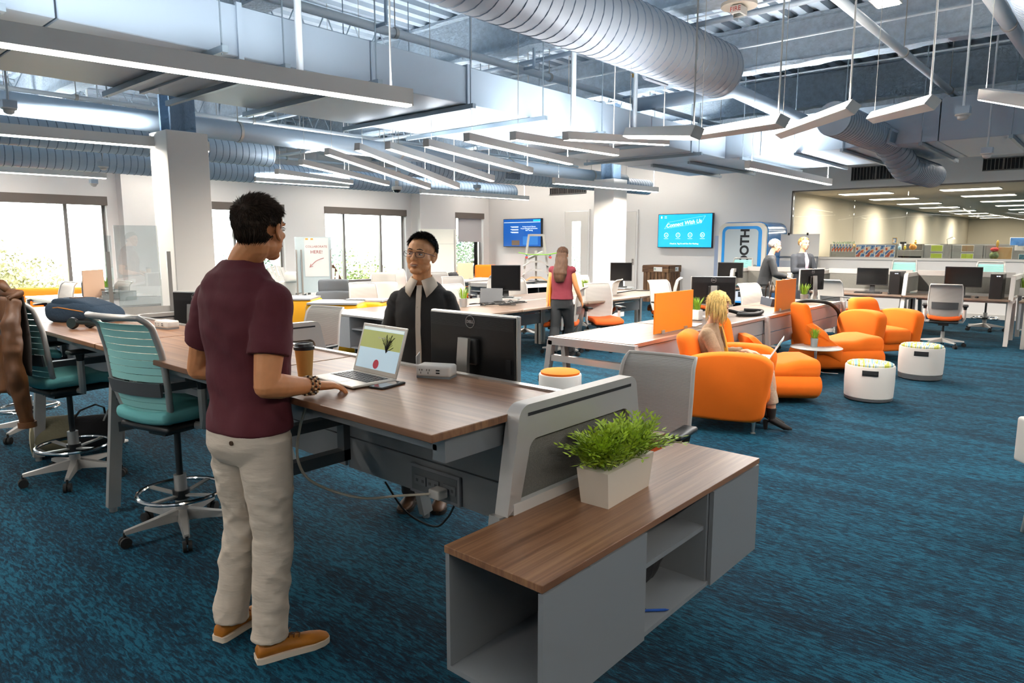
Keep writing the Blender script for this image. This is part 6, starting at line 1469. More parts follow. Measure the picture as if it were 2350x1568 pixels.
# bottle and items on the window desk
p = PZ(197, 681, .74); t = thing('water_bottle', 'black slim water bottle by the large window', 'bottle', (p.x, p.y, .742)); MB().lathe([(.05, 0), (.055, .02), (.055, .22), (.03, .29), (.028, .31)], n=20).build('bottle_body', 'black', t, 50); MB().lathe([(.03, .31), (.032, .36), (.028, .365)], n=16).build('cap', 'black', t, 50)
for i, (px, py) in enumerate(((262, 682), (275, 688))):
    p = PZ(px, py, .74); t = thing('acrylic_riser', ['clear acrylic riser on the pale desk, left one', 'clear acrylic riser on the pale desk, right one'][i], 'riser', (p.x, p.y, .742), R(20)); MB().b6(-.15, .15, -.2, .2, .13, .14).build('shelf', MATS['clear_acrylic'], t, 0)
    for sg in (-1, 1): MB().b6(-.15, .15, sg*.19-.005, sg*.19+.005, 0, .13).build('leg', MATS['clear_acrylic'], t, 0)
monitor('monitor seen from behind at the left of the maroon shirt', (2.60, 5.80, .74), 200, .5, .32, .5, brand=True)
# handbag on the chair back
c = PZ(1752, 672, .9); t = thing('handbag', 'dark blue leather handbag hanging on a white chair', 'bag', (c.x-.25, c.y-.2, .58), R(-50)); MB().loft([[(-.09, -.20, 0), (.09, -.20, 0), (.09, .20, 0), (-.09, .20, 0)], [(-.05, -.24, .27), (.05, -.24, .27), (.05, .24, .27), (-.05, .24, .27)]]).build('bag_body', mat('navy_leather', '2e3846', .5), t, 0)
for x in (-.04, .04): MB().tube([(x, -.1, .25), (x, -.07, .42), (x*.5, 0, .5), (x, .07, .42), (x, .1, .25)], .008, 8).build('handle', mat('brown_handle', '33251c', .5), t)
t = thing('coffee_cup', 'white takeaway cup held by the grey-haired man', 'cup', rel1(.42, 0, 1.0)); MB().lathe([(.03, 0), (.042, .12), (.044, .125), (.03, .135)], n=20).build('cup_body', 'white', t, 50)
# ================================================================ WALL SCREENS
def tv(label, y0, y1, z0, z1, col, estr, deco):
    yc, zc = (y0+y1)/2, (z0+z1)/2; t = thing('wall_screen', label, 'television', (XB-.07, yc, zc)); w_, h = y1-y0, z1-z0
    MB().b6(-.03, .06, -w_/2, w_/2, -h/2, h/2).build('casing', 'black', t, 0); MB().b6(.06, .07, -.2, .2, -.15, .15).build('wall_mount', 'black', t, 0)
    MB().b6(-.034, -.03, -w_/2+.015, w_/2-.015, -h/2+.015, h/2-.015).build('display', mat('display_%s' % col, col, .3, emit=col, estr=estr), t, 0); deco(t, w_, h)
wt_ = mat('screen_white', 'e8f6ff', .4, emit='e8f6ff', estr=.9)
def d1(t, w_, h):
    X = -.036; rz = (R(90), 0, R(-90)); B_ = lambda y0, y1, z0, z1, m: MB().b6(X-.001, X+.002, y0, y1, z0, z1).build('graphic', m, t, 0)
    text('Connect With Us', .15, wt_, t, (X, .03, .2), (R(90), R(-7), R(-90)), bold=.002, shear=.2)
    g = MB(); P = [(.62, .06), (.5, .24), (-.62, .40), (-.5, .2)]
    for a, b in zip(P, P[1:]+P[:1]): g.bar((X, a[0], a[1]), (X, b[0], b[1]), .002, .008, (1, 0, 0))
    g.build('slanted_frame', wt_, t, 0)
    for k, s in enumerate(('o', 'f', 'v', 'in')):
        y = .56-.37*k; pts = [(X, y+.06*math.cos(R(a)), -.12+.06*math.sin(R(a))) for a in range(0, 361, 20)]; MB().tube(pts, .008, 6).build('ring_icon', wt_, t)
        text(s, .08, wt_, t, (X, y, -.12), rz); B_(y-.07, y+.07, -.225, -.217, wt_)
    text('Check In, Tag Us and Use Our Hashtag', .055, wt_, t, (X, .0, -.36), rz, bold=.001); B_(.70, .74, .35, .41, wt_)
    for q in range(2):
        for r in range(2): B_(.60-q*.04, .62-q*.04, .35+r*.04, .37+r*.04, wt_)
def d2(t, w_, h):
    X = -.036; rz = (R(90), 0, R(-90)); B_ = lambda y0, y1, z0, z1, m: MB().b6(X-.001, X+.002, y0, y1, z0, z1).build('graphic', m, t, 0)
    B_(-.8, .8, .34, .355, wt_); B_(-.8, -.5, .37, .43, mat('cyan_band', '1fb6ee', .4, emit='1fb6ee', estr=.8))
    for k in range(3): B_(.15, .5, .20-.09*k, .215-.09*k, wt_); B_(.15, .45, .175-.09*k, .185-.09*k, wt_)
    text('Product Launch Review\nProject Managers & Executive\nStaff Training', .06, wt_, t, (X, -.32, .14), rz)
    B_(-.70, -.05, -.4, -.12, mat('pale_map', '1a5fa8', .4, emit='3a86d0', estr=.6)); B_(.1, .45, -.42, -.25, mat('tan_photo', '6d5a48', .4, emit='6d5a48', estr=.5))
tv('bright blue wall screen reading Connect With Us', 8.47, 10.13, 1.50, 2.44, '19a9e0', .85, d1)
tv('dark blue wall screen with white text near the corner', 15.40, 17.0-.86+.02, 1.5, 2.44, '0c4f9c', .8, d2) if False else tv('dark blue wall screen with white text near the corner', 14.45, 16.12, 1.5, 2.43, '0c4f9c', .8, d2)
# ================================================================ PHONE BOOTH, CRATE, BOARDS, CART
bb = mat('booth_blue', '1672b8', .25, coat=.4); bw2 = mat('booth_white', 'ddd6ca', .4); bg = mat('booth_glass_grey', 'b4bfc4', .25)
t = thing('phone_booth', 'blue and white phone booth lettered BOOTH against the back wall', 'booth', (17.25, 7.08, 0))
def rr(y0, y1, z0, z1, r, n=6):
    o = []
    for cy_, cz_, a0 in ((y1-r, z1-r, 0), (y0+r, z1-r, 90), (y0+r, z0+r, 180), (y1-r, z0+r, 270)):
        for k in range(n+1): a = R(a0+90*k/n); o.append((cy_+r*math.cos(a), cz_+r*math.sin(a)))
    return o
MB().prism(rr(-.62, .62, 0, 2.14, .22), 'x', -.55, .66).build('cabin', bb, t, 40)
MB().prism(rr(-.60, .60, .01, 2.12, .2), 'x', -.64, -.55).build('front_rim', bw2, t, 40)
MB().prism(rr(-.50, .50, .08, 2.04, .15), 'x', -.655, -.64).build('blue_band', mat('band_blue', '1d8fdc', .35), t, 40)
dr = MB().prism(rr(-.42, .42, .15, 1.97, .1), 'x', -.67, -.655).build('door', bg, t, 40)
MB().cyl((-.67, -.38, 1.05), (-.70, -.38, 1.05), .06, n=20).cyl((-.70, -.38, 1.05), (-.71, -.1, 1.08), .012).build('door_handle', 'chrome', dr)
text('THE BOOTH', .30, 'dark', dr, (-.672, -.10, 1.13), (R(90), R(-90), R(-90)), bold=.012)
t = thing('wooden_crate', 'dark reclaimed-wood crate bin with recycling labels', 'crate', (17.35, 9.66, 0)); W_, D_, H_ = .80, .66, 1.02
MB().b6(-D_/2+.02, D_/2-.02, -W_/2+.02, W_/2-.02, .02, H_-.2).build('inner_box', mat('crate_inner', '3a2a1e', .9), t, 0)
k = 0
for i in range(7):
    y = -W_/2+.06+i*(W_-.12)/6; MB().b6(-D_/2-.0, -D_/2+.022, y-.048, y+.048, .0, H_-.16).build('slat', 'crate', t, 0)
for i in range(6):
    x = -D_/2+.06+i*(D_-.12)/5; MB().b6(x-.045, x+.045, -W_/2-.002, -W_/2+.02, .0, H_-.16).build('slat', 'crate', t, 0)
    MB().b6(x-.045, x+.045, W_/2-.02, W_/2, .0, H_-.16).build('slat', 'crate', t, 0)
MB().b6(-D_/2-.02, -D_/2+.01, -W_/2-.02, W_/2+.02, H_-.19, H_-.02).b6(-D_/2-.02, D_/2, -W_/2-.022, -W_/2+.0, H_-.19, H_-.02).build('top_board', 'crate_h', t, 0)
for i in range(4): x = -D_/2+D_/8+i*D_/4; MB().b6(x-D_/8+.004, x+D_/8-.004, -W_/2-.02, W_/2+.02, H_-.02, H_).build('lid_board', 'crate_h', t, 0)
gn = mat('recycle_green', '3f7a4a', .6)
for (a, b, ax) in ((.0, 0, 'x'), (0, 0, 'y')):
    if ax == 'x': l = MB().b6(-D_/2-.024, -D_/2-.02, -.20, .06, H_-.165, H_-.045).build('label', 'paper', t, 0); c0 = (-D_/2-.026, 0, H_-.105); pts = [(c0[0], .02+.03*math.cos(R(q)), c0[2]+.03*math.sin(R(q))) for q in (90, 210, 330, 90)]
    else: l = MB().b6(-.02, .16, -W_/2-.026, -W_/2-.022, H_-.165, H_-.045).build('label', 'paper', t, 0); pts = [(.02+.025*math.cos(R(q)), -W_/2-.028, H_-.105+.03*math.sin(R(q))) for q in (90, 210, 330, 90)]
    MB().tube(pts, .006, 6).build('recycle_mark', gn, l, 0)
t = thing('whiteboard', 'rolling whiteboard behind the two standing men', 'whiteboard', (17.55, 6.05, 0), R(4)); MB().b6(-.01, .01, -.5, .5, 1.03, 1.85).build('board', 'white', t, 0)
MB().b6(-.02, .02, -.46, .46, .15, 1.2).build('lower_board', mat('board_grey', 'b9bcc0', .4), t, 0); MB().b6(-.04, -.02, -.5, .5, 1.28, 1.31).b6(-.04, -.01, -.5, -.46, .0, 1.31).b6(-.04, -.01, .46, .5, .0, 1.31).build('frame', mat('board_frame', '77797d', .4, .5), t, 0)
for y in (-.22, .22): MB().b6(-.02, .0, y-.02, y+.02, 1.82, 1.88).build('clip', 'black', t, 0)
t = thing('tall_cabinet', 'narrow pale blue cabinet left of the phone booth', 'cabinet', (17.76, 8.02, 0)); MB().b6(-.25, .22, -.2, .18, 0, 1.82).build('body', mat('pale_blue_cabinet', 'aab6cc', .5), t, 0)
MB().b6(-.262, -.25, -.19, .17, 1.45, 1.81).build('door', MATS['pale_blue_cabinet'], t, 0); MB().b6(-.262, -.25, -.19, .17, .02, 1.44).build('door', MATS['pale_blue_cabinet'], t, 0)
t = thing('cardboard_box', 'white carton with a dark square logo under the back desks', 'box', (*PZ(1700, 722, .0)[:2], 0), R(5)); MB().b6(-.2, .2, -.35, .35, .32, .62).build('carton', mat('white_carton', 'c9ced6', .6), t, 0); MB().b6(-.22, .22, -.4, .4, 0, .32).build('lower_carton', 'blackcloth', t, 0)
MB().b6(-.205, -.2, -.08, .02, .42, .54).build('logo', 'dark', t, 0); MB().b6(-.36, -.2, -.3, .3, .30, .33).build('blue_flap', mat('flap_blue', '2492dc', .5), t, 0)
# glass marker board in front of the near column
t = thing('glass_board', 'free-standing glass marker board in front of the near column', 'whiteboard', (3.04, 8.02, 0), R(-18))
gb = pane_mat('frosted_board', 'eef3f4', .9, .10, 1.45); MB().b6(-.26, .16, -.004, .004, .95, 1.83).build('glass_pane', gb, t, 0); MB().b6(-.26, .26, -.006, .006, .25, .95).build('lower_panel', mat('board_beige', 'd9d2c8', .3), t, 0)
for x in (-.33, .25): MB().b6(x-.02, x+.02, -.02, .02, .03, 1.55).build('post', 'alu', t, 0); MB().b6(x-.025, x+.025, -.3, .3, 0, .03).build('foot', 'alu', t, 0)
MB().b6(-.37, -.29, -.005, .005, 1.1, 1.72).build('side_pane', gb, t, 0)
# flip-chart board lettered Collaborate here
a = PY(683, 543, 12.5); t = thing('flip_chart', 'glass board with a sheet reading COLLABORATE HERE! and an arrow', 'whiteboard', (8.05, 12.5, 0), R(-28))
MB().b6(-.36, .36, -.006, .006, .62, 1.76).build('glass_board', mat('pale_glass_board', 'd3dfe0', .15), t, 0)
for x in (-.34, -.24, .34): MB().b6(x-.015, x+.015, -.03, .0, 0, 1.5).build('post', 'alu', t, 0)
MB().b6(-.36, .36, -.25, .25, .0, .04).build('base', 'grey', t, 0)
sh = MB().b6(-.18, .30, -.014, -.009, .95, 1.74).build('sheet', 'paper', t, 0); rm_ = mat('red_marker', 'a8483f', .6)
text('COLLABORATE', .062, rm_, sh, (.06, -.016, 1.56), (R(90), 0, 0)); text('HERE!', .095, rm_, sh, (.06, -.016, 1.45), (R(90), 0, 0))
MB().tube(sp([(.2, -.016, 1.33), (.05, -.016, 1.27), (-.08, -.016, 1.15)]), .006, 6).tube([(-.06, -.016, 1.21), (-.085, -.016, 1.14), (-.02, -.016, 1.16)], .006, 6).build('arrow', rm_, sh)
MB().b6(-.15, -.10, -.02, -.014, 1.70, 1.73).b6(-.05, 0, -.02, -.014, 1.70, 1.73).build('yellow_tag', mat('yellow_tag', 'd9a63a', .6), sh, 0)
t = thing('whiteboard', 'cream free-standing whiteboard behind the dark-shirted man', 'whiteboard', (*PY(1006, 600, 14.6)[:2], 0), R(-22)); MB().b6(-.55, .55, -.01, .01, .75, 2.02).build('board', mat('cream_board', 'e4e2d6', .4), t, 0)
for x in (-.5, .5): MB().b6(x-.02, x+.02, -.02, .02, 0, 2.0).build('post', 'alu', t, 0); MB().b6(x-.02, x+.02, -.3, .3, 0, .03).build('foot', 'alu', t, 0)
MB().b6(-.5, .5, -.012, -.010, 1.6, 1.605).build('line', 'grey', t, 0)
# display ladder with boards
t = thing('display_ladder', 'silver A-frame display stand holding a skateboard and balance boards', 'stand', (13.0, 10.65, 0), R(-48)); sv = MATS['frame_silver']
m = MB()
for s in (-1, 1): m.bar((s*.42, 0, 0), (s*.17, 0, 1.84), .05, .05)
m.bar((-.17, 0, 1.82), (.17, 0, 1.82), .05, .05).bar((-.33, 0, .7), (.33, 0, .7), .05, .05); m.build('frame', sv, t, 0)
MB().bar((0, .02, 1.45), (0, .02, .6), .12, .05).build('spine', sv, t, 0)
for i, z in enumerate((1.12, .92, .74)): MB().loft([[(-.32, -.25, z-.05), (-.32, .0, z-.05), (-.32, .0, z-.03), (-.32, -.25, z-.03)], [(-.12, -.25, z+.05), (-.12, 0, z+.05), (-.12, 0, z+.09), (-.12, -.25, z+.09)], [(.12, -.25, z+.05), (.12, 0, z+.05), (.12, 0, z+.09), (.12, -.25, z+.09)], [(.32, -.25, z-.05), (.32, 0, z-.05), (.32, 0, z-.03), (.32, -.25, z-.03)]]).build('rest', [sv, sv, mat('beech', 'cba77c', .5)][i], t, 0)
MB().bar((-.2, -.1, 1.25), (.16, .0, 1.42), .1, .05).build('arm', sv, t, 0)
sk = thing('skateboard', 'green skateboard with red wheels on the display stand', 'skateboard', (12.9, 10.5, 1.36), R(-48))
MB().rbox((0, -.1, 0), (.95, .21, .02), .01, 2, f=lambda v: (v.x, v.y, v.z+.05*(abs(v.x)/.47)**6)).build('deck', mat('skate_green', '7fb92a', .5), sk)
for x in (-.28, .28):
    tk = MB().cyl((x, -.1, -.01), (x, -.1, -.06), .02).cyl((x, -.2, -.065), (x, .0, -.065), .008).build('truck', mat('truck_blue', '3f9fc9', .4, .4), sk)
    for y in (-.2, 0): MB().cyl((x, y-.02, -.065), (x, y+.02, -.065), .03, n=16).build('wheel', mat('wheel_red', 'c9413f', .5), tk)
# ================================================================ YELLOW BOOTHS, LOUNGE CHAIRS, GARDEN CHAIRS
def booth(label, p, rz, w_=.9):
    t = thing('lounge_booth', label, 'booth', (p.x, p.y, 0), R(rz), 'yellow lounge booth screens'); h = .72
    MB().prism(rr(-w_/2, w_/2, 0, .62, .02), 'z', .04, h) if False else MB().rbox((0, 0, h/2+.06), (w_, .6, h-.02), .05, 3).build('screen', 'yellow', t, 40)
    MB().b6(-w_/2+.04, w_/2-.04, -.31, .31, h+.05, h+.075).build('ledge', 'greylt', t, 0)
    for sx in (-1, 1): MB().cyl((sx*(w_/2-.08), -.22, 0), (sx*(w_/2-.08), -.22, .07), .025).build('foot', 'alu', t)
booth('yellow booth screen left of the maroon shirt sleeve', PZ(672, 687, .76), -48, .8); b2 = PZ(775, 700, .74); booth('yellow booth screen with the grey lounge chair on it', b2, -50, .8)
booth('yellow booth screen right of the grey lounge chair', PZ(838, 697, .74)+V((.1, .1, 0)), 35, .5)
def lounge(label, p, rz, m, z0=.0, g='swivel lounge chairs'):
    t = thing('lounge_chair', label, 'chair', (p.x, p.y, z0), R(rz), g)
    MB().rbox((0, 0, .40), (.56, .56, .12), .05, 3).build('seat', m, t, 60)
    MB().rbox((-.30, 0, .64), (.09, .56, .42), .045, 3, f=lambda v: (v.x-.2*v.z+.18*(v.y/.28)**2, v.y, v.z)).build('backrest', m, t, 60)
    MB().rbox((-.40, 0, .93), (.09, .50, .22), .045, 3, f=lambda v: (v.x+.12*(v.y/.25)**2, v.y, v.z)).build('headrest', m, t, 60)
    for s in (-1, 1): MB().tube([(-.25, s*.27, .42), (-.1, s*.33, .56), (.15, s*.32, .55)], .025, 8).build('armrest', m, t, 60)
    MB().cyl((0, 0, .03), (0, 0, .36), .03).build('column', 'alu', t); MB().lathe([(.26, 0), (.26, .015), (.05, .035)], n=24).build('base', 'alu', t, 40)
lounge('white lounge chair with a headrest behind the dark-shirted man', PZ(885, 745, 0), 235, mat('cream_upholstery', 'ddd6cc', .8)); lounge('white lounge chair beside the maroon sleeve, in front of the garden chairs', PZ(645, 735, 0), 120, MATS['cream_upholstery'])
lounge('grey lounge chair behind the yellow booth screens', PZ(768, 700, .74)+V((.62, .95, 0)), 232, mat('grey_upholstery', '5f6367', .85))
def adirondack(label, px, py, rz):
    p = PZ(px, py, 0); t = thing('garden_chair', label, 'chair', (p.x, p.y, 0), R(rz), 'white slatted garden chairs'); wm = 'white'
    for k in range(7):
        y = -.27+.09*k; h = .92-.14*(abs(y)/.27)**2; o = MB().b6(-.012, .012, y*1.0-.038, y+.038, 0, h).build('back_slat', wm, t, 0); o.location = (-.25, 0, .22); o.rotation_euler = (R(-y*14), R(-24), 0)
    for k in range(6): MB().b6(-.2+.1*k, -.115+.1*k, -.28, .28, .30+.018*k, .318+.018*k).build('seat_slat', wm, t, 0)
    for s in (-1, 1):
        MB().b6(-.35, .42, s*.36-.06, s*.36+.06, .56, .58).build('arm', wm, t, 0); MB().b6(.32, .40, s*.32-.012, s*.32+.012, 0, .56).build('leg', wm, t, 0); MB().bar((.38, s*.3, .36), (-.45, s*.3, .04), .02, .1).build('stringer', wm, t, 0)
adirondack('white slatted garden chair, left one, by the flip chart', 672, 705, -80); adirondack('white slatted garden chair, right one, under the flip chart', 742, 712, -130)
c = PZ(782, 700, 0); t = thing('folding_chair', 'dark wooden folding chair seen edge-on against the window', 'chair', (c.x, c.y, 0), R(-70))
for s in (-1, 1): MB().bar((-.35, s*.2, 1.05), (.3, s*.2, 0), .03, .05).build('side_rail', 'crate', t, 0); MB().bar((.1, s*.18, .45), (-.35, s*.18, 0), .03, .05).build('leg', 'crate', t, 0)
for k in range(4): MB().bar((-.33+.06*k, -.2, 1.0-.1*k), (-.33+.06*k, .2, 1.0-.1*k), .02, .06).build('slat', 'crate', t, 0)
# orange booth seats at the far end
for i, (px, py, w_, lab) in enumerate(((1115, 690, .62, 'orange lounge seat back below the far window'), (1160, 668, .5, 'orange seat partly behind the far white chairs'), (118, 738, 1.2, 'orange-brown booth seat by the large window'), (1062, 682, .6, 'low orange bench under the small window'))):
    p = PZ(px, py, 0) if i != 2 else PY(px, 700, 15.2); t = thing('booth_bench', lab, 'seat', (p.x, p.y, 0), R(-40)); zt = 1.02 if i == 0 else .8
    MB().rbox((0, 0, zt/2), (w_, .16, zt), .06, 3).build('backrest', 'orange', t, 60); MB().rbox((0, -.3, .22), (w_, .5, .44), .08, 3).build('seat', 'orange', t, 60)
t = thing('satchel', 'dark bag on the pale desk under the small window', 'bag', (*PZ(1040, 640, .76)[:2], .76)); m = MB()
for k in range(5): m.ell((random.uniform(-.2, .2), random.uniform(-.1, .1), .08), (.14, .1, .08), 10)
m.build('bag_body', 'blackcloth', t, 180)
p = PZ(2352, 1115, .35); t = thing('white_side_chair', 'white chair edge peeking in at the right border', 'chair', (p.x+.24, p.y-.28, 0), R(40)); MB().rbox((0, 0, .44), (.5, .5, .05), .02, 3).build('seat', 'white', t, 60); MB().rbox((-.0, .26, .55), (.46, .05, .26), .02, 3).build('backrest', 'white', t, 60)
for sx in (-1, 1):
    for sy in (-1, 1): MB().cyl((sx*.2, sy*.2, 0), (sx*.17, sy*.17, .43), .014).build('leg', 'alu', t)
# ================================================================ ROOM BEHIND THE GLASS
beige = mat('warm_beige_wall', 'd9cdb6', .8); XR = 46
struct(MB().b6(18.25, XR, 6.62, 6.8, 0, 3.1).build('wall_office_left', beige, smooth=0)); struct(MB().b6(XR, XR+.2, -8, 6.8, 0, 3.1).build('wall_office_back', beige, smooth=0)); struct(MB().b6(18.25, XR, -8.2, -8, 0, 3.1).build('wall_office_right', beige, smooth=0))
struct(MB().b6(34, XR, -8, 6.7, -.12, 0).build('floor_office', 'carpet', smooth=0)); struct(MB().b6(18.22, XR, -8, 6.8, 2.95, 3.05).build('ceiling_office', mat('office_ceiling', 'b7ab98', .9), smooth=0))
lit2 = mat('office_lit_panel', 'ffffff', .5, emit='fff3de', estr=5.)
k = 0
for row, (y, xs) in enumerate(((5.3, (20.3, 23.3, 26.7, 30.1, 33.8, 37.3, 41, 44.5)), (2.95, (20.3, 23.3, 26.7, 30.1, 33.8, 37.3, 41, 44.5)), (.4, (20.3, 23.3, 26.7, 30.1, 33.8, 37.3, 41)), (-2.4, (20.3, 24.5, 30, 36)))):
    for i, x in enumerate(xs):
        t = thing('ceiling_panel_light', 'lit ceiling panel behind the glass, %s deep in the %s row' % (('one', 'two', 'three', 'four', 'five', 'six', 'seven', 'eight')[i], ('first', 'second', 'third', 'fourth')[row]), 'light', (x, y, 2.94), 0, 'ceiling panels behind the glass')
        MB().b6(-.32, .32, -.62, .62, -.015, .01).build('frame', 'lightbody', t, 0); MB().b6(-.3, .3, -.6, .6, -.022, -.015).build('diffuser', lit2, t, 0)
        if i % 2 == 0: area('panel_lamp', (x, y, 2.88), 1.2, 90, (0, 0, 0), (1, .93, .82))
part = mat('cubicle_grey', '9c9a95', .7); dkp = mat('cubicle_dark', '55544f', .7); lime = mat('lime_panel', 'b3c43a', .5)
def cubicle(label, x, y0, y1, zt, open_=False, deep=2.):
    t = thing('cubicle', label, 'cubicle', (x, (y0+y1)/2, 0), 0, 'grey cubicles behind the glass'); w_ = y1-y0
    if open_:
        MB().b6(0, .03, -w_/2, w_/2, 1.3, 1.42).b6(0, .03, -w_/2, w_/2, 0, 1.2).build('front_panel', part, t, 0); MB().b6(0, .35, -w_/2, w_/2, 1.42, 1.45).build('shelf', part, t, 0); MB().b6(.35, .38, -w_/2, w_/2, 0, zt).build('back_panel', dkp, t, 0)
    else: MB().b6(0, .05, -w_/2, w_/2, 0, zt).build('front_panel', part, t, 0)
    for s in (-1, 1): MB().b6(-.01, deep, s*w_/2-.025, s*w_/2+.025, 0, zt+.0).build('side_panel', part, t, 0)
    return t
cubicle('cubicle hung with a row of small posters at the left behind the glass', 20.0, 5.42, 6.0, 1.6); cubicle('cubicle hung with four large posters behind the glass', 20.0, 4.42, 5.38, 1.6)
cubicle('open-shelved cubicle with toys and a frame on top', 20.0, 3.8, 4.38, 1.6, True); cubicle('grey cubicle with lime squares, left one', 20.0, 3.2, 3.76, 1.58); cubicle('grey cubicle with lime squares, right one', 20.0, 2.55, 3.16, 1.58)
cubicle('cubicle with red and gold decorations behind the glass', 20.0, 1.95, 2.51, 1.58); cubicle('dark cubicle under the seascape poster at the right edge', 20.0, 1.0, 1.9, 1.46)
cubicle('far cubicle row behind the first one', 24.0, -1., 5.6, 1.6)
def poster_mat():
    m = mat('poster_print', 'c47a55', .5); n = m.node_tree; b = n.nodes['Principled BSDF']; tc = n.nodes['Texture Coordinate']; t = n.nodes.new('ShaderNodeTexNoise'); t.inputs['Scale'].default_value = 9; t.inputs['Detail'].default_value = 1.5
    n.links.new(tc.outputs['Object'], t.inputs[0]); r = ramp(n, t.outputs[0], [(.38, '2f5f9c'), (.46, '8fb0cf'), (.5, 'e6d8c6'), (.56, 'd98a55'), (.64, 'a8432f')]); n.links.new(r.outputs[0], b.inputs['Base Color']); return m
pm = poster_mat()
def poster(label, y, z, w_, h, m=pm, g='small abstract posters behind the glass', x=19.98):
    t = thing('poster', label, 'poster', (x, y, z), 0, g); MB().b6(-.006, 0, -w_/2, w_/2, -h/2, h/2).build('print', m, t, 0); MB().b6(0, .006, -w_/2-.01, w_/2+.01, -h/2-.01, h/2+.01).build('backing', 'paper', t, 0)
od = ('first', 'second', 'third', 'fourth', 'fifth', 'sixth', 'seventh')
for i in range(7): poster('small orange and blue poster, %s of seven from the left' % od[i], 5.94-.077*i, 1.5, .066, .19)
for i in range(4): poster('large orange and blue poster, %s of four from the left' % od[i], 5.25-.235*i, 1.42, .215, .30, g='large abstract posters behind the glass')
for i, (y, z) in enumerate(((3.5, 1.3), (3.5, 1.5), (2.85, 1.3), (2.85, 1.5))): poster(['lime square low on the left lime cubicle', 'lime-edged window high on the left lime cubicle', 'lime square low on the right lime cubicle', 'brown square high on the right lime cubicle'][i], y, z, .24, .14, lime if i < 3 else mat('brown_sq', 'a48a64', .6), 'lime squares on the cubicles')
poster('seascape poster with pink sand at the right edge', 1.72, 1.66, .72, .19, mat('sea_blue', '3d6fa8', .5, var=.4, vscale=6), 'wide posters', 20.6)
for i in range(3): poster('small teal picture at the lower right, %s from the left' % od[i], 1.75-.22*i, 1.31, .15, .12, mat('teal_pic', '2c6d80', .5, var=.4, vscale=20), 'teal pictures behind the glass')
poster('tan door panel on the decorated cubicle', 2.12, 1.38, .3, .3, mat('tan_panel', 'c09a63', .6), 'tan panels')
t = thing('garland', 'green garland on top of the poster cubicle', 'garland', (20.05, 5.7, 1.62)); m = MB(); rnd = random.Random(3)
for k in range(260): c_ = V((rnd.uniform(-.04, .04), rnd.uniform(-.28, .28), rnd.uniform(-.01, .03))); d = V((rnd.gauss(0, 1), rnd.gauss(0, 1), rnd.gauss(.3, 1))).normalized()*.04; s = d.cross(V((0, 0, 1))).normalized()*.006; m.add([c_-s, c_+s, c_+d], [(0, 1, 2)])
m.build('needles', mat('garland_green', '5f7f5a', .8), t, 0)['kind'] = 'stuff'
def trinket(kind, label, y, z, parts, x=20.1):
    t = thing(kind, label, kind.split('_')[-1], (x, y, z), 0, 'ornaments on the cubicles')
    for nm, c_, r_, m in parts: MB().ell(c_, r_, 10).build(nm, m, t, 60)
gold = mat('gold_foil', 'c9a34a', .3, .7); red = mat('red_felt', 'b3261e', .8)
trinket('gold_ornament', 'small gold ornament on top of the open cubicle', 4.0, 1.6, [('body', (0, 0, .04), (.03, .03, .04), gold), ('head', (0, 0, .09), (.02, .02, .02), gold)])
trinket('orange_toy', 'orange striped round toy on the cubicle shelf', 4.02, 1.45, [('body', (0, 0, .08), (.05, .09, .08), mat('toy_orange', 'd18a2e', .6, var=.4, vscale=30)), ('ear', (0, .06, .15), (.02, .02, .02), mat('toy_orange', 'd18a2e'))], 19.95)
trinket('tissue_box', 'pale blue tissue box on the cubicle shelf', 4.32, 1.45, [('carton', (0, 0, .06), (.04, .04, .06), mat('tissue_blue', '9cc0d2', .6)), ('tissue', (0, 0, .13), (.02, .02, .03), 'paper')], 19.95)
trinket('yellow_toy', 'yellow figure on the cubicle shelf beside the tissue box', 4.2, 1.45, [('body', (0, 0, .06), (.03, .03, .06), mat('toy_yellow', 'd9c24a', .6)), ('head', (0, 0, .14), (.025, .025, .025), 'paper')], 19.95)
trinket('christmas_tree', 'little gold and green tree with a red cap at the right behind the glass', 2.3, 1.28, [('lower_boughs', (0, 0, .06), (.08, .1, .1), mat('tree_dk', '5f6b3a', .7, var=.5, vscale=40)), ('red_cap', (0, 0, .2), (.06, .09, .05), red), ('gold_top', (0, -.05, .33), (.02, .03, .09), gold)], 19.9)
trinket('round_ornament', 'yellow round badge between small and large posters', 5.41, 1.56, [('disc', (0, 0, 0), (.01, .04, .05), mat('badge_y', 'd9a94a', .5)), ('centre', (-.01, 0, 0), (.008, .02, .025), 'paper')], 19.95)
t = thing('picture_frame', 'small framed picture on top of the cubicle row', 'frame', (20.1, 4.6-.12, 1.6)); MB().b6(-.01, .01, -.055, .055, 0, .17).build('frame', mat('pine', 'c9a46a', .5), t, 0); MB().b6(-.012, -.01, -.04, .04, .02, .15).build('picture', pm, t, 0)
t = thing('desk_lamp', 'small black desk lamp on top of the lime cubicle', 'lamp', (20.1, 3.3, 1.58)); MB().tube([(0, 0, 0), (0, .02, .14), (0, -.1, .2)], .006, 6).build('arm', 'black', t); MB().lathe([(.04, 0), (.01, .04)], n=14).build('shade', 'steel', t).location = (0, -.12, .15)
t = thing('book_row', 'small dark framed sign on top of the open cubicle', 'sign', (20.1, 4.28, 1.6)); MB().b6(-.01, .01, -.07, .07, 0, .06).build('board', 'dark', t, 0)
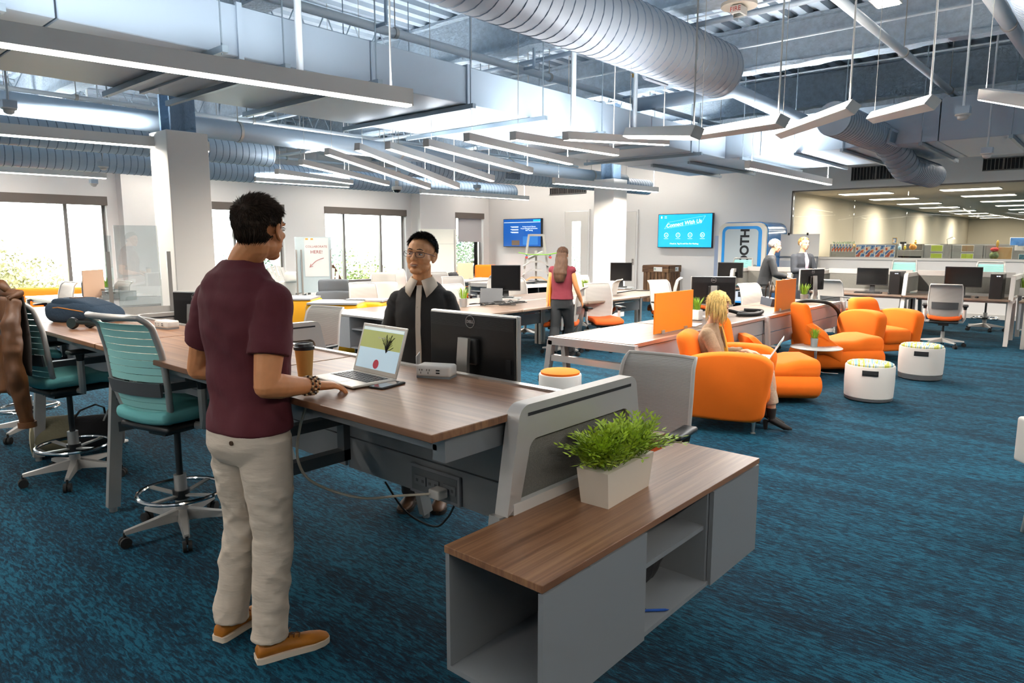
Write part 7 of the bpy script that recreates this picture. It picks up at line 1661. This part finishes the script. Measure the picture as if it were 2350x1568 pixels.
# ================================================================ OUTSIDE
struct(MB().b6(-30, 40, 17.3, 60, -4.2, -4.0).build('ground_outside', mat('dry_grass', '6f6b4c', .95, var=.2, vscale=2), smooth=0))
hill = MB(); n1, n2 = 30, 12; vs = []
for i in range(n1+1):
    for j in range(n2+1): x = -30+70*i/n1; y = 26+26*j/n2; vs.append((x, y, -4+min(1, j/6)*(6.5+1.5*math.sin(x*.2))*(1 if x < 8 else .45)))
hill.add(vs, [(i*(n2+1)+j, (i+1)*(n2+1)+j, (i+1)*(n2+1)+j+1, i*(n2+1)+j+1) for i in range(n1) for j in range(n2)])
struct(hill.build('hillside', MATS['dry_grass'], smooth=180))
def tree(label, x, y, z0, r, h, seed, col):
    t = thing('tree', label, 'tree', (x, y, z0), 0, 'trees outside the windows'); rnd = random.Random(seed)
    MB().tube([(0, 0, 0), (.1, .0, h*.3), (0, .1, h*.6)], [.16, .12, .07], 8).build('trunk', mat('bark', '6b5a48', .9), t); m = MB()
    for k in range(9):
        c_ = V((rnd.uniform(-.55, .55)*r, rnd.uniform(-.55, .55)*r, h*.62+rnd.uniform(-.3, .35)*r*1.3)); q = r*rnd.uniform(.35, .6)
        for i in range(430):
            d = V((rnd.gauss(0, 1), rnd.gauss(0, 1), rnd.gauss(0, 1))).normalized(); p = c_+d*q*rnd.uniform(.7, 1.05); a = V((rnd.gauss(0, 1), rnd.gauss(0, 1), rnd.gauss(0, 1))).normalized()*.075; b = a.cross(d).normalized()*.045; m.add([p-a, p+b, p+a, p-b], [(0, 1, 2, 3)])
    m.build('crown', mat('leaves_'+col, col, .7, var=.35, vscale=1.5), t, 0)['kind'] = 'stuff'
for i, (x, y, r, h, c_, lab) in enumerate(((9.5, 24, 2.2, 4.6, '3c5230', 'leafy tree seen through the window behind the maroon shirt'), (14.8, 25, 2.4, 5.6, '3a5540', 'green tree in the left half of the middle window'), (17.8, 25, 2.2, 5.0, '53622c', 'yellow-green tree in the right half of the middle window'), (21.5, 24, 2.3, 5.4, '40553a', 'tree outside to the right of the middle window'), (26, 25.5, 2.6, 6.0, '435a38', 'tree seen through the small right window'), (12.3, 23, 1.5, 3.9, '566530', 'low bush-like tree outside the middle window'), (29.5, 25, 2.6, 5.8, '3b523a', 'farther tree seen through the small right window'), (5.8, 27, 2.0, 5.6, '77754f', 'pale tree on the slope outside the large left window'), (2.5, 28, 2.0, 5.4, '827d58', 'pale shrubby tree at the left of the large window'))):
    tree(lab, x, y, -4.0, r*1.05, h*1.12, i, c_)
